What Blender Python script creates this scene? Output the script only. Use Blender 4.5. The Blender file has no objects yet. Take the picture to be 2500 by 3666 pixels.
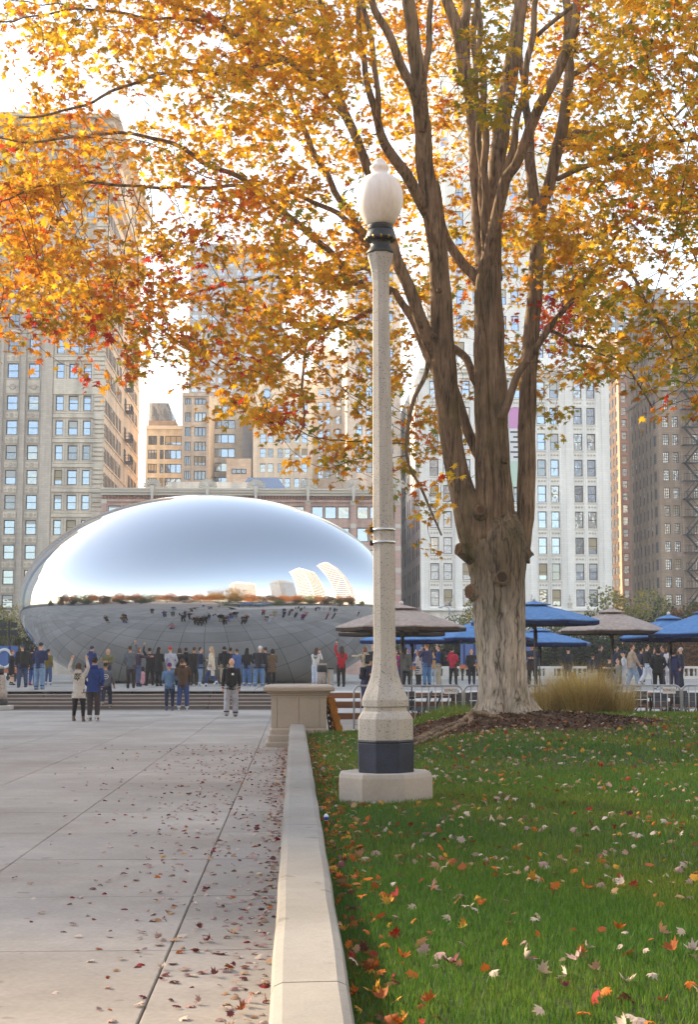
import bpy, math, random
import numpy as np
from mathutils import Vector, Matrix, Quaternion
from mathutils.kdtree import KDTree

R = math.radians
rng = random.Random(7)
nrng = np.random.default_rng(7)

# ------------------------------------------------------------------ camera, sky, sun, exposure
F, CX, CY = 5092.0, 1250.0, 1833.0            # the photograph's focal length and centre, in its own pixels
PITCH, YAW, EYE = R(6.08), R(2.2), 1.62
SC = bpy.context.scene
COL = SC.collection
cam_data = bpy.data.cameras.new('camera')
cam_data.sensor_fit = 'VERTICAL'; cam_data.sensor_height = 36.0; cam_data.lens = 50.0
cam_data.clip_start = 0.05; cam_data.clip_end = 5000
cam = bpy.data.objects.new('camera', cam_data); COL.objects.link(cam)
cam.location = (0, 0, EYE); cam.rotation_euler = (R(90) + PITCH, 0, -YAW)
SC.camera = cam

SUN_EL, SUN_AZ = R(24), R(-50)                 # azimuth measured from +Y, negative = to the left of the view
world = bpy.data.worlds.new('World'); SC.world = world; world.use_nodes = True
wn = world.node_tree.nodes; wl = world.node_tree.links
sky = wn.new('ShaderNodeTexSky'); sky.sky_type = 'NISHITA'; sky.sun_disc = False
sky.sun_elevation = SUN_EL; sky.sun_rotation = SUN_AZ
sky.air_density = 1.0; sky.dust_density = 0.7; sky.ozone_density = 0.35; sky.altitude = 180
bg = wn['Background']; bg.inputs['Strength'].default_value = 0.14
wl.new(sky.outputs['Color'], bg.inputs['Color'])
sun_data = bpy.data.lights.new('sun', 'SUN'); sun_data.energy = 3.4; sun_data.angle = R(0.53)
sun_data.color = (1.0, 0.86, 0.68)
sun = bpy.data.objects.new('sun', sun_data); COL.objects.link(sun)
sun_dir = Vector((math.sin(SUN_AZ) * math.cos(SUN_EL), math.cos(SUN_AZ) * math.cos(SUN_EL), math.sin(SUN_EL)))
sun.rotation_euler = sun_dir.to_track_quat('Z', 'Y').to_euler(); sun.location = sun_dir * 400
vs = SC.view_settings
vs.view_transform = 'Standard'; vs.look = 'None'; vs.exposure = 2.0; vs.gamma = 1.0; vs.use_curve_mapping = False
vs.use_white_balance = True; vs.white_balance_temperature = 7800; vs.white_balance_tint = 10   # balanced for open shade
SC.cycles.max_bounces = 8; SC.cycles.transparent_max_bounces = 8
SC.cycles.transmission_bounces = 4; SC.cycles.diffuse_bounces = 4; SC.cycles.glossy_bounces = 4
SC.cycles.sample_clamp_indirect = 6.0

# ------------------------------------------------------------------ helpers
cP, sP, cY, sY = math.cos(PITCH), math.sin(PITCH), math.cos(YAW), math.sin(YAW)
def ray(px, py):
    u = (px - CX) / F; v = (CY - py) / F
    fy = cP - v * sP; z = sP + v * cP
    return Vector((u * cY + fy * sY, -u * sY + fy * cY, z))
def at(px, py, Y):                 # the point of the place seen at a pixel, at distance Y
    d = ray(px, py); t = Y / d.y
    return Vector((d.x * t, Y, EYE + d.z * t))
def on(px, py, z):                 # the point of a level surface seen at a pixel
    d = ray(px, py); t = (z - EYE) / d.z
    return Vector((d.x * t, d.y * t, z))

WORLD = {}
def tag(o, label=None, cat=None, group=None, kind=None):
    if label: o['label'] = label
    if cat: o['category'] = cat
    if group: o['group'] = group
    if kind: o['kind'] = kind
    return o
def wloc(o):
    return WORLD.get(o.name, Vector((0, 0, 0)))
def thing(name, label, cat, loc=(0, 0, 0), group=None, parent=None):
    o = bpy.data.objects.new(name, None); COL.objects.link(o)
    o.empty_display_size = 0.2
    o.location = loc; WORLD[o.name] = Vector(loc)
    return tag(o, label, cat, group)
def link(name, me, parent=None, loc=(0, 0, 0), rot=None):
    o = bpy.data.objects.new(name, me); COL.objects.link(o)
    o.location = loc
    if rot is not None: o.rotation_euler = rot
    if parent is not None:
        o.parent = parent; WORLD[o.name] = wloc(parent) + Vector(loc)
    else:
        WORLD[o.name] = Vector(loc)
    return o
KIDS = {}
def copy_tree(o, parent=None):
    c = o.copy(); COL.objects.link(c)
    if parent is not None: c.parent = parent
    WORLD[c.name] = Vector((0, 0, 0))
    for ch in list(o.children): copy_tree(ch, c)
    return c

class MB:
    """collects shapes and links them as ONE mesh object"""
    def __init__(s): s.v = []; s.f = []; s.m = []; s.sm = []
    def add(s, vs_, fs, mat=0, smooth=False):
        b = len(s.v); s.v.extend([tuple(p) for p in vs_])
        for f in fs: s.f.append([b + i for i in f]); s.m.append(mat); s.sm.append(smooth)
        return s
    def box(s, x0, x1, y0, y1, z0, z1, mat=0, M=None):
        p = [Vector(q) for q in ((x0,y0,z0),(x1,y0,z0),(x1,y1,z0),(x0,y1,z0),(x0,y0,z1),(x1,y0,z1),(x1,y1,z1),(x0,y1,z1))]
        if M is not None: p = [M @ q for q in p]
        return s.add(p, [(3,2,1,0),(4,5,6,7),(0,1,5,4),(1,2,6,5),(2,3,7,6),(3,0,4,7)], mat)
    def cbox(s, x0, x1, y0, y1, z0, z1, c=0.01, mat=0, M=None):   # box with all top and upright edges chamfered
        rings = []
        for z, i in ((z0, 0), (z1 - c, 0), (z1, c)):
            a, b_, d, e = x0 + i, x1 - i, y0 + i, y1 - i; k = c if i == 0 else c * 0.6
            rings.append([(a+k,d,z),(b_-k,d,z),(b_,d+k,z),(b_,e-k,z),(b_-k,e,z),(a+k,e,z),(a,e-k,z),(a,d+k,z)])
        return s.rings(rings, True, mat, False, M)
    def rings(s, rings, caps=True, mat=0, smooth=True, M=None):
        n = len(rings[0]); vs_ = [Vector(p) for r in rings for p in r]
        if M is not None: vs_ = [M @ p for p in vs_]
        fs = []
        for i in range(len(rings) - 1):
            for k in range(n):
                k2 = (k + 1) % n
                fs.append((i*n+k, i*n+k2, (i+1)*n+k2, (i+1)*n+k))
        b = len(s.v); s.add(vs_, fs, mat, smooth)
        if caps:
            s.f.append([b + k for k in range(n)][::-1]); s.m.append(mat); s.sm.append(False)
            s.f.append([b + (len(rings)-1)*n + k for k in range(n)]); s.m.append(mat); s.sm.append(False)
        return s
    def lathe(s, prof, seg=24, c=(0, 0, 0), mat=0, smooth=True, rot=0.0, caps=True, M=None, sx=1.0, sy=1.0):
        rr = []
        for r, z in prof:
            r = max(r, 1e-4)
            rr.append([(c[0] + sx*r*math.cos(rot + 2*math.pi*k/seg), c[1] + sy*r*math.sin(rot + 2*math.pi*k/seg), c[2] + z) for k in range(seg)])
        return s.rings(rr, caps, mat, smooth, M)
    def tube(s, pts, rad, seg=8, mat=0, smooth=True, caps=True):
        pts = [Vector(p) for p in pts]
        if not hasattr(rad, '__len__'): rad = [rad] * len(pts)
        rad = [float(q) for q in rad]; rr = []; N = None
        for i, p in enumerate(pts):
            t = (pts[min(i+1, len(pts)-1)] - pts[max(i-1, 0)]).normalized()
            if N is None:
                a = Vector((1, 0, 0)) if abs(t.x) < 0.8 else Vector((0, 1, 0))
                N = (a - t * a.dot(t)).normalized()
            else:
                N = N - t * N.dot(t)
                N = N.normalized() if N.length > 1e-6 else t.orthogonal().normalized()
            B = t.cross(N)
            rr.append([p + rad[i] * (math.cos(2*math.pi*k/seg) * N + math.sin(2*math.pi*k/seg) * B) for k in range(seg)])
        return s.rings(rr, caps, mat, smooth)
    def prism(s, poly, z0, z1, mat=0, M=None):      # extrude a 2-D outline (x,y) from z0 to z1
        return s.rings([[(x, y, z0) for x, y in poly], [(x, y, z1) for x, y in poly]], True, mat, False, M)
    def sphere(s, c, r, seg=12, rings=8, mat=0, sc=(1, 1, 1), M=None):
        rr = []
        for i in range(rings + 1):
            a = math.pi * i / rings - math.pi / 2; q = max(math.cos(a), 1e-3)
            rr.append([(c[0]+r*sc[0]*q*math.cos(2*math.pi*k/seg), c[1]+r*sc[1]*q*math.sin(2*math.pi*k/seg), c[2]+r*sc[2]*math.sin(a)) for k in range(seg)])
        return s.rings(rr, True, mat, True, M)
    def mesh(s, name, mats, off=None):
        me = bpy.data.meshes.new(name)
        vs_ = s.v if off is None else [(p[0]-off[0], p[1]-off[1], p[2]-off[2]) for p in s.v]
        me.from_pydata(vs_, [], s.f)
        for m in (mats if isinstance(mats, (list, tuple)) else [mats]): me.materials.append(m)
        me.polygons.foreach_set('material_index', s.m)
        me.polygons.foreach_set('use_smooth', s.sm)
        me.update()
        return me
    def build(s, name, mats, parent=None, loc=None):
        """world-space shapes; the object's origin is its parent's place, or loc"""
        if parent is not None: return link(name, s.mesh(name, mats, wloc(parent)), parent)
        loc = loc or (0, 0, 0)
        return link(name, s.mesh(name, mats, loc), None, loc)

def big_mesh(name, verts, tris, mats, cols=None, smooth=False, quads=False):
    """numpy arrays -> mesh, with an optional colour per vertex"""
    k = 4 if quads else 3
    me = bpy.data.meshes.new(name)
    nv, nf = len(verts), len(tris)
    me.vertices.add(nv); me.vertices.foreach_set('co', np.ascontiguousarray(verts, np.float32).ravel())
    me.loops.add(nf * k); me.loops.foreach_set('vertex_index', np.ascontiguousarray(tris, np.int32).ravel())
    me.polygons.add(nf)
    me.polygons.foreach_set('loop_start', np.arange(0, nf * k, k, dtype=np.int32))
    if smooth: me.polygons.foreach_set('use_smooth', np.ones(nf, bool))
    if cols is not None:
        a = me.color_attributes.new('tint', 'FLOAT_COLOR', 'POINT')
        c4 = np.ones((nv, 4), np.float32); c4[:, :3] = cols
        a.data.foreach_set('color', c4.ravel())
    for m in (mats if isinstance(mats, (list, tuple)) else [mats]): me.materials.append(m)
    me.update(calc_edges=True)
    return me

# ------------------------------------------------------------------ materials
def srgb(r, g, b):
    f = lambda c: (c/255/12.92) if c/255 <= 0.04045 else ((c/255+0.055)/1.055)**2.4
    return (f(r), f(g), f(b))
class NT:
    def __init__(s, name):
        s.m = bpy.data.materials.new(name); s.m.use_nodes = True
        s.t = s.m.node_tree; s.n = s.t.nodes; s.b = s.n['Principled BSDF']; s.out = s.n['Material Output']
    def new(s, t, **kw):
        n = s.n.new(t)
        for k, v in kw.items(): setattr(n, k, v)
        return n
    def l(s, a, b): s.t.links.new(a, b)
    def coord(s, kind='Object', scale=(1, 1, 1), obj_rand=False):
        mp = s.new('ShaderNodeMapping'); mp.inputs['Scale'].default_value = scale
        if kind == 'World': s.l(s.new('ShaderNodeNewGeometry').outputs['Position'], mp.inputs['Vector'])
        else: s.l(s.new('ShaderNodeTexCoord').outputs[kind], mp.inputs['Vector'])
        return mp.outputs['Vector']
    def noise(s, vec, scale, detail=4, rough=0.55):
        n = s.new('ShaderNodeTexNoise'); n.inputs['Scale'].default_value = scale; n.inputs['Detail'].default_value = detail; n.inputs['Roughness'].default_value = rough
        if vec is not None: s.l(vec, n.inputs['Vector'])
        return n.outputs['Fac']
    def ramp(s, fac, stops):
        r = s.new('ShaderNodeValToRGB'); e = r.color_ramp.elements
        while len(e) < len(stops): e.new(0.5)
        for i, (p, c) in enumerate(stops): e[i].position = p; e[i].color = (*c, 1) if len(c) == 3 else c
        s.l(fac, r.inputs['Fac']); return r.outputs['Color']
    def mix(s, fac, a, b, mode='MIX'):
        m = s.new('ShaderNodeMix'); m.data_type = 'RGBA'; m.blend_type = mode
        for val, k in ((fac, 0), (a, 6), (b, 7)):
            if isinstance(val, (int, float)): m.inputs[k].default_value = val
            elif isinstance(val, tuple): m.inputs[k].default_value = (*val, 1)
            else: s.l(val, m.inputs[k])
        return m.outputs[2]
    def bump(s, h, strength=0.3, dist=0.02):
        b = s.new('ShaderNodeBump'); b.inputs['Strength'].default_value = strength; b.inputs['Distance'].default_value = dist
        s.l(h, b.inputs['Height']); s.l(b.outputs['Normal'], s.b.inputs['Normal']); return b
    def set(s, **kw):
        names = {'rough': 'Roughness', 'metal': 'Metallic', 'spec': 'Specular IOR Level', 'color': 'Base Color'}
        for k, v in kw.items():
            i = s.b.inputs[names[k]]
            if isinstance(v, tuple): i.default_value = (*v, 1)
            elif isinstance(v, (int, float)): i.default_value = v
            else: s.l(v, i)
        return s
def surf(name, c, var=0.12, scale=3.0, rough=0.8, bump=0.15, bdist=0.01, bscale=None, metal=0.0, spec=0.3, coords='Object', rand=0.0, sc=(1,1,1), fine=0.0, stain=False):
    """a plain surface: base colour with blotches, a little grain and relief"""
    t = NT(name); v = t.coord(coords, sc)
    n1 = t.noise(v, scale, 5); n2 = t.noise(v, scale * 9, 3)
    lo = tuple(x * (1 - var) for x in c); hi = tuple(min(1, x * (1 + var)) for x in c)
    col = t.ramp(n1, [(0.3, lo), (0.7, hi)])
    col = t.mix(0.35, col, t.ramp(n2, [(0.3, lo), (0.7, hi)]))
    if fine:
        n3 = t.noise(v, scale * 60, 2)
        col = t.mix(fine, col, t.ramp(n3, [(0.35, tuple(x*0.55 for x in c)), (0.65, tuple(min(1, x*1.3) for x in c))]))
    if stain:                                        # water marks, gum spots and grime
        w1 = t.ramp(t.noise(v, 0.35, 6, 0.62), [(0.42, (1, 1, 1)), (0.60, (0.84, 0.82, 0.79))])
        w2 = t.ramp(t.noise(v, 5.5, 2, 0.4), [(0.70, (1, 1, 1)), (0.74, (0.72, 0.71, 0.70))])
        w3 = t.ramp(t.noise(v, 1.7, 5, 0.7), [(0.30, (1.12, 1.11, 1.09)), (0.5, (1, 1, 1))])
        for w_ in (w1, w2, w3): col = t.mix(1.0, col, w_, 'MULTIPLY')
    if rand:
        oi = t.new('ShaderNodeObjectInfo')
        col = t.mix(1.0, col, t.ramp(oi.outputs['Random'], [(0, (1-rand,)*3), (1, (1+rand*0.4,)*3)]), 'MULTIPLY')
    t.set(color=col, rough=rough, metal=metal, spec=spec)
    if bump: t.bump(t.noise(v, bscale or scale * 12, 4), bump, bdist)
    return t.m
def speckle(name, c, dark, rough=0.85, scale=60, amount=0.58, soft=0.06):
    """exposed-aggregate concrete with dark chips"""
    t = NT(name); v = t.coord('Object')
    base = t.ramp(t.noise(v, 2.5, 4), [(0.3, tuple(x*0.9 for x in c)), (0.7, tuple(x*1.08 for x in c))])
    chips = t.ramp(t.noise(v, scale, 2, 0.4), [(amount, (0, 0, 0)), (amount + soft, (1, 1, 1))])
    col = t.mix(chips, base, dark)
    streak = t.ramp(t.noise(t.coord('Object', (6, 6, 0.5)), 3, 4), [(0.45, (1, 1, 1)), (0.75, (0.8, 0.79, 0.77))])
    t.set(color=t.mix(1.0, col, streak, 'MULTIPLY'), rough=rough, spec=0.25)
    t.bump(t.noise(v, scale, 3), 0.25, 0.004)
    return t.m
FAB = {}
def fabric(c, sheen=0.0, rough=0.85):
    k = tuple(round(x, 3) for x in c) + (rough,)
    if k not in FAB:
        t = NT('fabric'); v = t.coord('Object')
        n = t.noise(v, 9, 4)
        t.set(color=t.ramp(n, [(0.3, tuple(x*0.78 for x in c)), (0.7, tuple(min(1, x*1.18) for x in c))]), rough=rough, spec=0.2)
        t.bump(t.noise(t.coord('Object', (1, 1, 0.7)), 16, 3), 0.5, 0.02)
        FAB[k] = t.m
    return FAB[k]

def leaf_material(name, trans=0.55, rough=0.55):
    t = NT(name)
    at_ = t.new('ShaderNodeVertexColor'); at_.layer_name = 'tint'
    n = t.noise(t.coord('Object'), 14, 2)
    col = t.mix(1.0, at_.outputs['Color'], t.ramp(n, [(0.3, (0.82,)*3), (0.7, (1.12,)*3)]), 'MULTIPLY')
    t.set(color=col, rough=rough, spec=0.12)
    tr = t.new('ShaderNodeBsdfTranslucent'); t.l(col, tr.inputs['Color'])
    mx = t.new('ShaderNodeMixShader'); mx.inputs[0].default_value = trans
    t.l(t.b.outputs[0], mx.inputs[1]); t.l(tr.outputs[0], mx.inputs[2]); t.l(mx.outputs[0], t.out.inputs['Surface'])
    return t.m
def flat(name, c, rough=0.6, metal=0.0, spec=0.4):
    return surf(name, c, 0.06, 4, rough, 0.05, 0.003, metal=metal, spec=spec)
# ------------------------------------------------------------------ the setting: ground, plaza, steps, lawn
def smooth(a, b, x):
    t = min(1, max(0, (x - a) / (b - a))); return t * t * (3 - 2 * t)
UP = 0.62                                             # level of the upper plaza
WL, WR, WT = -0.083, 0.213, 0.45                      # the low wall: left face, right face, top
TREE = Vector((at(1810, 2570, 24.0).x, 24.0, 0.72))
LAMP = Vector((at(1383, 2790, 13.8).x, 13.8, 0.36))
def lawn_z(x, y):
    left = 0.33 - 0.13 * smooth(17, 28, y)
    right = 0.33 + 0.29 * smooth(8, 24, y)
    z = left + (right - left) * smooth(0.7, 3.6, x)
    z += 0.17 * math.exp(-((x - TREE.x) / 2.6) ** 2 - ((y - TREE.y) / 2.4) ** 2)
    z += 0.015 * math.sin(x * 2.1 + y * 0.7) + 0.012 * math.sin(y * 1.7 - x)
    return z * (1 - smooth(28.5, 33.5, y)) - 0.03 * smooth(33, 34, y)

def lawn_zs(x, y):                                    # the same for whole arrays
    def sm(a, b, q): t_ = np.clip((q - a) / (b - a), 0, 1); return t_ * t_ * (3 - 2 * t_)
    left = 0.33 - 0.13 * sm(17, 28, y); right = 0.33 + 0.29 * sm(8, 24, y)
    z = left + (right - left) * sm(0.7, 3.6, x) + 0.17 * np.exp(-((x - TREE.x) / 2.6) ** 2 - ((y - TREE.y) / 2.4) ** 2)
    z = z + 0.015 * np.sin(x * 2.1 + y * 0.7) + 0.012 * np.sin(y * 1.7 - x)
    return z * (1 - sm(28.5, 33.5, y)) - 0.03 * sm(33, 34, y)
m_plaza = surf('plaza_concrete', srgb(162, 154, 146), 0.17, 0.45, 0.85, 0.2, 0.004, 40, coords='World', rand=0.10, fine=0.16, stain=True)
m_joint = surf('joint_dirt', (0.11, 0.095, 0.085), 0.3, 6, 0.95)
t = NT('upper_plaza_paving'); v = t.coord('World')
br = t.new('ShaderNodeTexBrick'); br.offset = 0.0; br.inputs['Scale'].default_value = 1.0; br.inputs['Brick Width'].default_value = 1.5; br.inputs['Row Height'].default_value = 1.5; br.inputs['Mortar Size'].default_value = 0.018
c_ = srgb(156, 152, 146)
br.inputs['Color1'].default_value = (*[x*0.84 for x in c_], 1); br.inputs['Color2'].default_value = (*[x*1.1 for x in c_], 1); br.inputs['Mortar'].default_value = (0.07, 0.066, 0.06, 1); t.l(v, br.inputs['Vector'])
t.set(color=t.mix(1.0, br.outputs['Color'], t.ramp(t.noise(v, 0.35, 6, 0.65), [(0.35, (1.08,)*3), (0.65, (0.82, 0.81, 0.79))]), 'MULTIPLY'), rough=0.75, spec=0.3); t.bump(t.noise(v, 25, 3), 0.15, 0.004); m_upper = t.m
m_step = surf('step_granite', srgb(112, 98, 90), 0.12, 1.5, 0.75, 0.15, 0.004, 40, coords='World', fine=0.2)
m_wall = surf('wall_concrete', srgb(146, 143, 138), 0.14, 1.3, 0.85, 0.22, 0.004, 45, coords='World', fine=0.18, stain=True)
m_lime = surf('pier_limestone', srgb(178, 167, 154), 0.09, 2.0, 0.85, 0.2, 0.004, 50, coords='World', fine=0.1)
m_white = surf('white_stone', srgb(215, 212, 205), 0.06, 2.0, 0.8, 0.1, 0.004, coords='World')
m_soil = surf('lawn_soil', (0.035, 0.05, 0.015), 0.4, 2.2, 0.95, 0.6, 0.03, 30, coords='World')
m_asph = surf('asphalt', (0.06, 0.06, 0.06), 0.2, 1.0, 0.9, coords='World')

def sheet(name, x0, x1, y0, y1, z, m, kind='structure'):
    return tag(MB().add([(x0,y0,z),(x1,y0,z),(x1,y1,z),(x0,y1,z)], [(0,1,2,3)]).build(name, m), kind=kind)
sheet('ground', -600, 600, -600, 600, -0.9, m_asph)
# lower plaza: a bed with each concrete slab laid on it
plaza = tag(MB().box(-60, WL + 0.02, -70, 52.02, -0.85, -0.014).build('plaza', m_joint), kind='structure')
tag(MB().box(WL + 0.02, 60, 33.0, 42.02, -0.85, -0.004).build('terrace', m_plaza), kind='structure')
SW, SL = 1.6, 1.9
slab_me = MB().cbox(0.004, SW - 0.004, 0.0035, SL - 0.0035, -0.10, 0.0, 0.006).mesh('slab', m_plaza)
for i in range(9):
    for k in range(29):
        x0 = WL - 0.62 - SW * (i + 1); y0 = 6.43 - SL * 4 + SL * k
        if y0 + SL > 52.0: continue
        link('slab', slab_me, plaza, (x0, y0, rng.uniform(-0.002, 0.002)))
edge_me = MB().cbox(0.006, 0.62 + 0.015, 0.005, SL - 0.005, -0.10, 0.0, 0.006).mesh('slab', m_plaza)
for k in range(29):
    y0 = 6.43 - SL * 4 + SL * k
    if y0 + SL < 52.0: link('slab', edge_me, plaza, (WL - 0.62, y0, 0))
far = MB().box(-60, WL - 0.62 - SW * 9, -70, 52.0, -0.1, -0.002); far.box(WL - 0.62 - SW*9, WL, -70, 6.43 - SL*4, -0.1, -0.002)
far.build('plaza_field', m_plaza, plaza)
# upper plaza and the steps up to it
tag(MB().box(-70, 70, 53.4, 130, -0.85, UP).build('upper_plaza', m_upper), kind='structure')
steps = thing('stone_steps', 'five grey granite steps rising from the lower plaza to the upper plaza', 'steps', (-8, 52, 0))
for k in range(5):
    z0 = k * UP / 5
    for (xa, xb) in ((-60, -30), (-30, -19), (-18.99, -9.2), (-9.19, -3.1), (-3.09, 1.0)):
        MB().cbox(xa, xb - 0.008, 52.0 + 0.35 * k, 53.6, z0 - 0.02, z0 + UP / 5 - (0.004 if k == 4 else 0), 0.012).build('step', m_step, steps)
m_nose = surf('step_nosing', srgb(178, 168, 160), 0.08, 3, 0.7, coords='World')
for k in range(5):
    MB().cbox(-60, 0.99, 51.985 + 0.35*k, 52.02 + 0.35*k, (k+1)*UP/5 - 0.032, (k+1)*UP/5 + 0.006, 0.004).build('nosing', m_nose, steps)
# wooden seating tiers behind the fence
m_wood = surf('tier_wood', srgb(120, 72, 40), 0.25, 2.0, 0.7, 0.3, 0.006, 20, coords='World', sc=(0.4, 3, 6))
m_tread = surf('tier_tread', srgb(188, 182, 175), 0.08, 2.0, 0.8, coords='World')
tiers = thing('seating_tiers', 'three broad seating tiers with brown wooden fronts behind the barriers', 'steps', (8, 46, 0))
for k, (y0, z0, z1) in enumerate(((42.0, 0.0, 0.19), (46.3, 0.19, 0.41), (50.2, 0.41, 0.615))):
    for q in range(10):
        xa = 1.02 + q * 4.0
        MB().cbox(xa, xa + 3.985, y0, 53.5, z0 - 0.05, z1, 0.01).build('tread', m_tread, tiers)
        for b in range(1):
            MB().cbox(xa + 0.004, xa + 3.98, y0 - 0.04, y0 - 0.002, z0 - 0.04, z1 - 0.02, 0.006).build('plank', m_wood, tiers)
# the low wall: coping stones end to end, rounded on top
lw = thing('low_wall', 'long low grey concrete wall between the plaza and the lawn', 'wall', (0.06, 12, 0))
def coping(y0, y1):
    c = 0.045; prof = [(WL, -0.1), (WL, WT - c), (WL + c*0.3, WT - c*0.3), (WL + c, WT), (WR - c, WT), (WR - c*0.3, WT - c*0.3), (WR, WT - c), (WR, -0.1)]
    n = max(2, int((y1 - y0) / 0.6)); rr = []
    for i in range(n + 1):
        y = y0 + (y1 - y0) * i / n
        rr.append([(x + 0.003*math.sin(y*3 + x*9), y, z + 0.003*math.sin(y*2.1 + x*7)) for x, z in prof])
    MB().rings(rr, True, 0, False).build('coping_stone', m_wall, lw)
ys = [-6.0, 0.6, 5.42, 10.6, 15.8, 21.0, 27.9]
for a, b in zip(ys, ys[1:]): coping(a + 0.006, b - 0.006)
# the stone pier that ends the wall
PX = at(1070, 2500, 28.6).x
pier = thing('stone_pier', 'square limestone pier with a broad cap at the end of the low wall', 'pier', (PX, 28.7, 0))
def sq(h, z0, z1, name, c=0.012, y=28.72):
    MB().cbox(PX - h, PX + h, y - h, y + h, z0, z1, c).build(name, m_lime, pier)
sq(0.66, -0.05, 0.10, 'plinth', 0.03); sq(0.61, 0.10, 0.24, 'plinth', 0.03); sq(0.575, 0.24, 0.37, 'plinth', 0.04)
for xa, xb in ((-0.545, -0.425), (-0.42, -0.003), (0.003, 0.405), (0.41, 0.545)):
    MB().cbox(PX + xa, PX + xb, 28.72 - 0.545, 28.72 + 0.545, 0.37, 0.955, 0.006).build('panel', m_lime, pier)
sq(0.555, 0.955, 1.0, 'necking', 0.01); sq(0.585, 1.0, 1.04, 'moulding', 0.01); sq(0.625, 1.04, 1.075, 'moulding', 0.01)
MB().rings([[(PX-h, 28.72-h, z), (PX+h, 28.72-h, z), (PX+h, 28.72+h, z), (PX-h, 28.72+h, z)] for h, z in ((0.68,1.075),(0.70,1.095),(0.70,1.15),(0.68,1.172),(0.58,1.20))], True, 0, False).build('cap', m_lime, pier)
# lawn
gx = np.concatenate([np.linspace(WR + 0.002, 6, 60), np.linspace(6.3, 45, 60)]); gy = np.concatenate([np.linspace(-40, 3, 40), np.linspace(3.2, 34, 130)])
V = np.array([[x, y, lawn_z(x, y)] for y in gy for x in gx]); nx = len(gx)
Q = np.array([[j*nx+i, j*nx+i+1, (j+1)*nx+i+1, (j+1)*nx+i] for j in range(len(gy)-1) for i in range(nx-1)])
lawn = tag(link('lawn', big_mesh('lawn', V, Q, m_soil, smooth=True, quads=True)), kind='structure')

# ------------------------------------------------------------------ the polished steel sculpture, a plain rounded dome
t = NT('polished_steel'); v = t.coord('Object')
t.set(color=(0.60, 0.612, 0.63), metal=1.0, rough=0.03)
t.bump(t.noise(v, 0.22, 2), 0.12, 0.05); m_steel = t.m
DC = Vector((at(745, 2200, 76).x, 76.0, UP))
EQ, LO = 4.1, 5.0                                     # height of the widest level; how far the lower half would reach
prof = [(0.40, 0.0)] + [(math.sqrt(max(0.0, 1 - ((EQ - z_) / LO) ** 2)), z_) for z_ in np.linspace(0.05, EQ, 30)]
prof += [(math.cos(a), EQ + (9.95 - EQ) * math.sin(a)) for a in np.linspace(0.05, math.pi/2 - 0.002, 46)]
pp = []                                              # resample the profile smoothly
pz = np.array(prof); s_ = np.concatenate([[0], np.cumsum(np.hypot(np.diff(pz[:,0])*8, np.diff(pz[:,1])))])
for q in np.linspace(0, s_[-1], 110): pp.append((np.interp(q, s_, pz[:,0]), np.interp(q, s_, pz[:,1])))
for _ in range(6):
    pp = [pp[0]] + [((pp[i-1][0]+2*pp[i][0]+pp[i+1][0])/4, (pp[i-1][1]+2*pp[i][1]+pp[i+1][1])/4) for i in range(1, len(pp)-1)] + [pp[-1]]
dome = MB().lathe(pp, 200, (DC.x, DC.y, DC.z), 0, True, 0, True, sx=10.0, sy=6.5).build('steel_sculpture', m_steel, loc=DC)
tag(dome, 'huge rounded mirror-polished steel sculpture standing on the upper plaza', 'sculpture')

# ------------------------------------------------------------------ balustrade at the back of the upper plaza
def balustrade(label, x0, x1, Y):
    b = thing('balustrade', label, 'balustrade', (x0, Y, UP))
    MB().cbox(x0, x1, Y-0.18, Y+0.18, UP+0.004, UP+0.20, 0.02).build('base', m_white, b)
    MB().cbox(x0-0.02, x1+0.02, Y-0.2, Y+0.2, UP+0.68, UP+0.82, 0.03).build('coping', m_white, b)
    n = int((x1-x0)/3.2)
    pier_me = MB().cbox(-0.3, 0.3, -0.19, 0.19, 0, 0.478, 0.01).mesh('post', m_white)
    bal_me = MB().lathe([(0.06,0),(0.07,0.04),(0.05,0.08),(0.085,0.2),(0.05,0.36),(0.07,0.43),(0.065,0.478)], 8).mesh('baluster', m_white)
    for i in range(n+1):
        xx = x0 + (x1-x0)*i/n
        link('post', pier_me, b, Vector((xx, Y, UP+0.201)) - wloc(b))
        if i < n:
            for k in range(8):
                link('baluster', bal_me, b, Vector((xx+0.3+(k+0.5)*((x1-x0)/n-0.6)/8, Y, UP+0.201)) - wloc(b))
balustrade('white stone balustrade on the far edge of the plaza behind the umbrellas', 6.5, 36, 91)
balustrade('white stone balustrade at the foot of the trees on the left edge', -32, -18.2, 91)
# ------------------------------------------------------------------ buildings along the street
def glass(name, tint, refl=0.5, base=(0.02, 0.025, 0.03), wav=0.25):
    t = NT(name); t.set(color=base, rough=0.5)
    g = t.new('ShaderNodeBsdfGlossy'); g.inputs['Color'].default_value = (*tint, 1); g.inputs['Roughness'].default_value = 0.04
    bp = t.new('ShaderNodeBump'); bp.inputs['Strength'].default_value = wav; bp.inputs['Distance'].default_value = 0.05
    t.l(t.noise(t.coord('World'), 0.9, 2), bp.inputs['Height']); t.l(bp.outputs['Normal'], g.inputs['Normal'])
    mx = t.new('ShaderNodeMixShader'); mx.inputs[0].default_value = refl
    t.l(t.b.outputs[0], mx.inputs[1]); t.l(g.outputs[0], mx.inputs[2]); t.l(mx.outputs[0], t.out.inputs['Surface'])
    return t.m
g_blue = glass('window_glass', (0.60, 0.76, 1.0), 0.44)
g_dark = glass('dark_window_glass', (0.6, 0.68, 0.8), 0.28)
g_wavy = glass('wavy_window_glass', (0.74, 0.82, 0.92), 0.40, (0.05, 0.045, 0.04), 0.9)
g_tower = glass('tower_glass', (0.62, 0.72, 0.85), 0.5, (0.05, 0.06, 0.07), 0.1)
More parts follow.
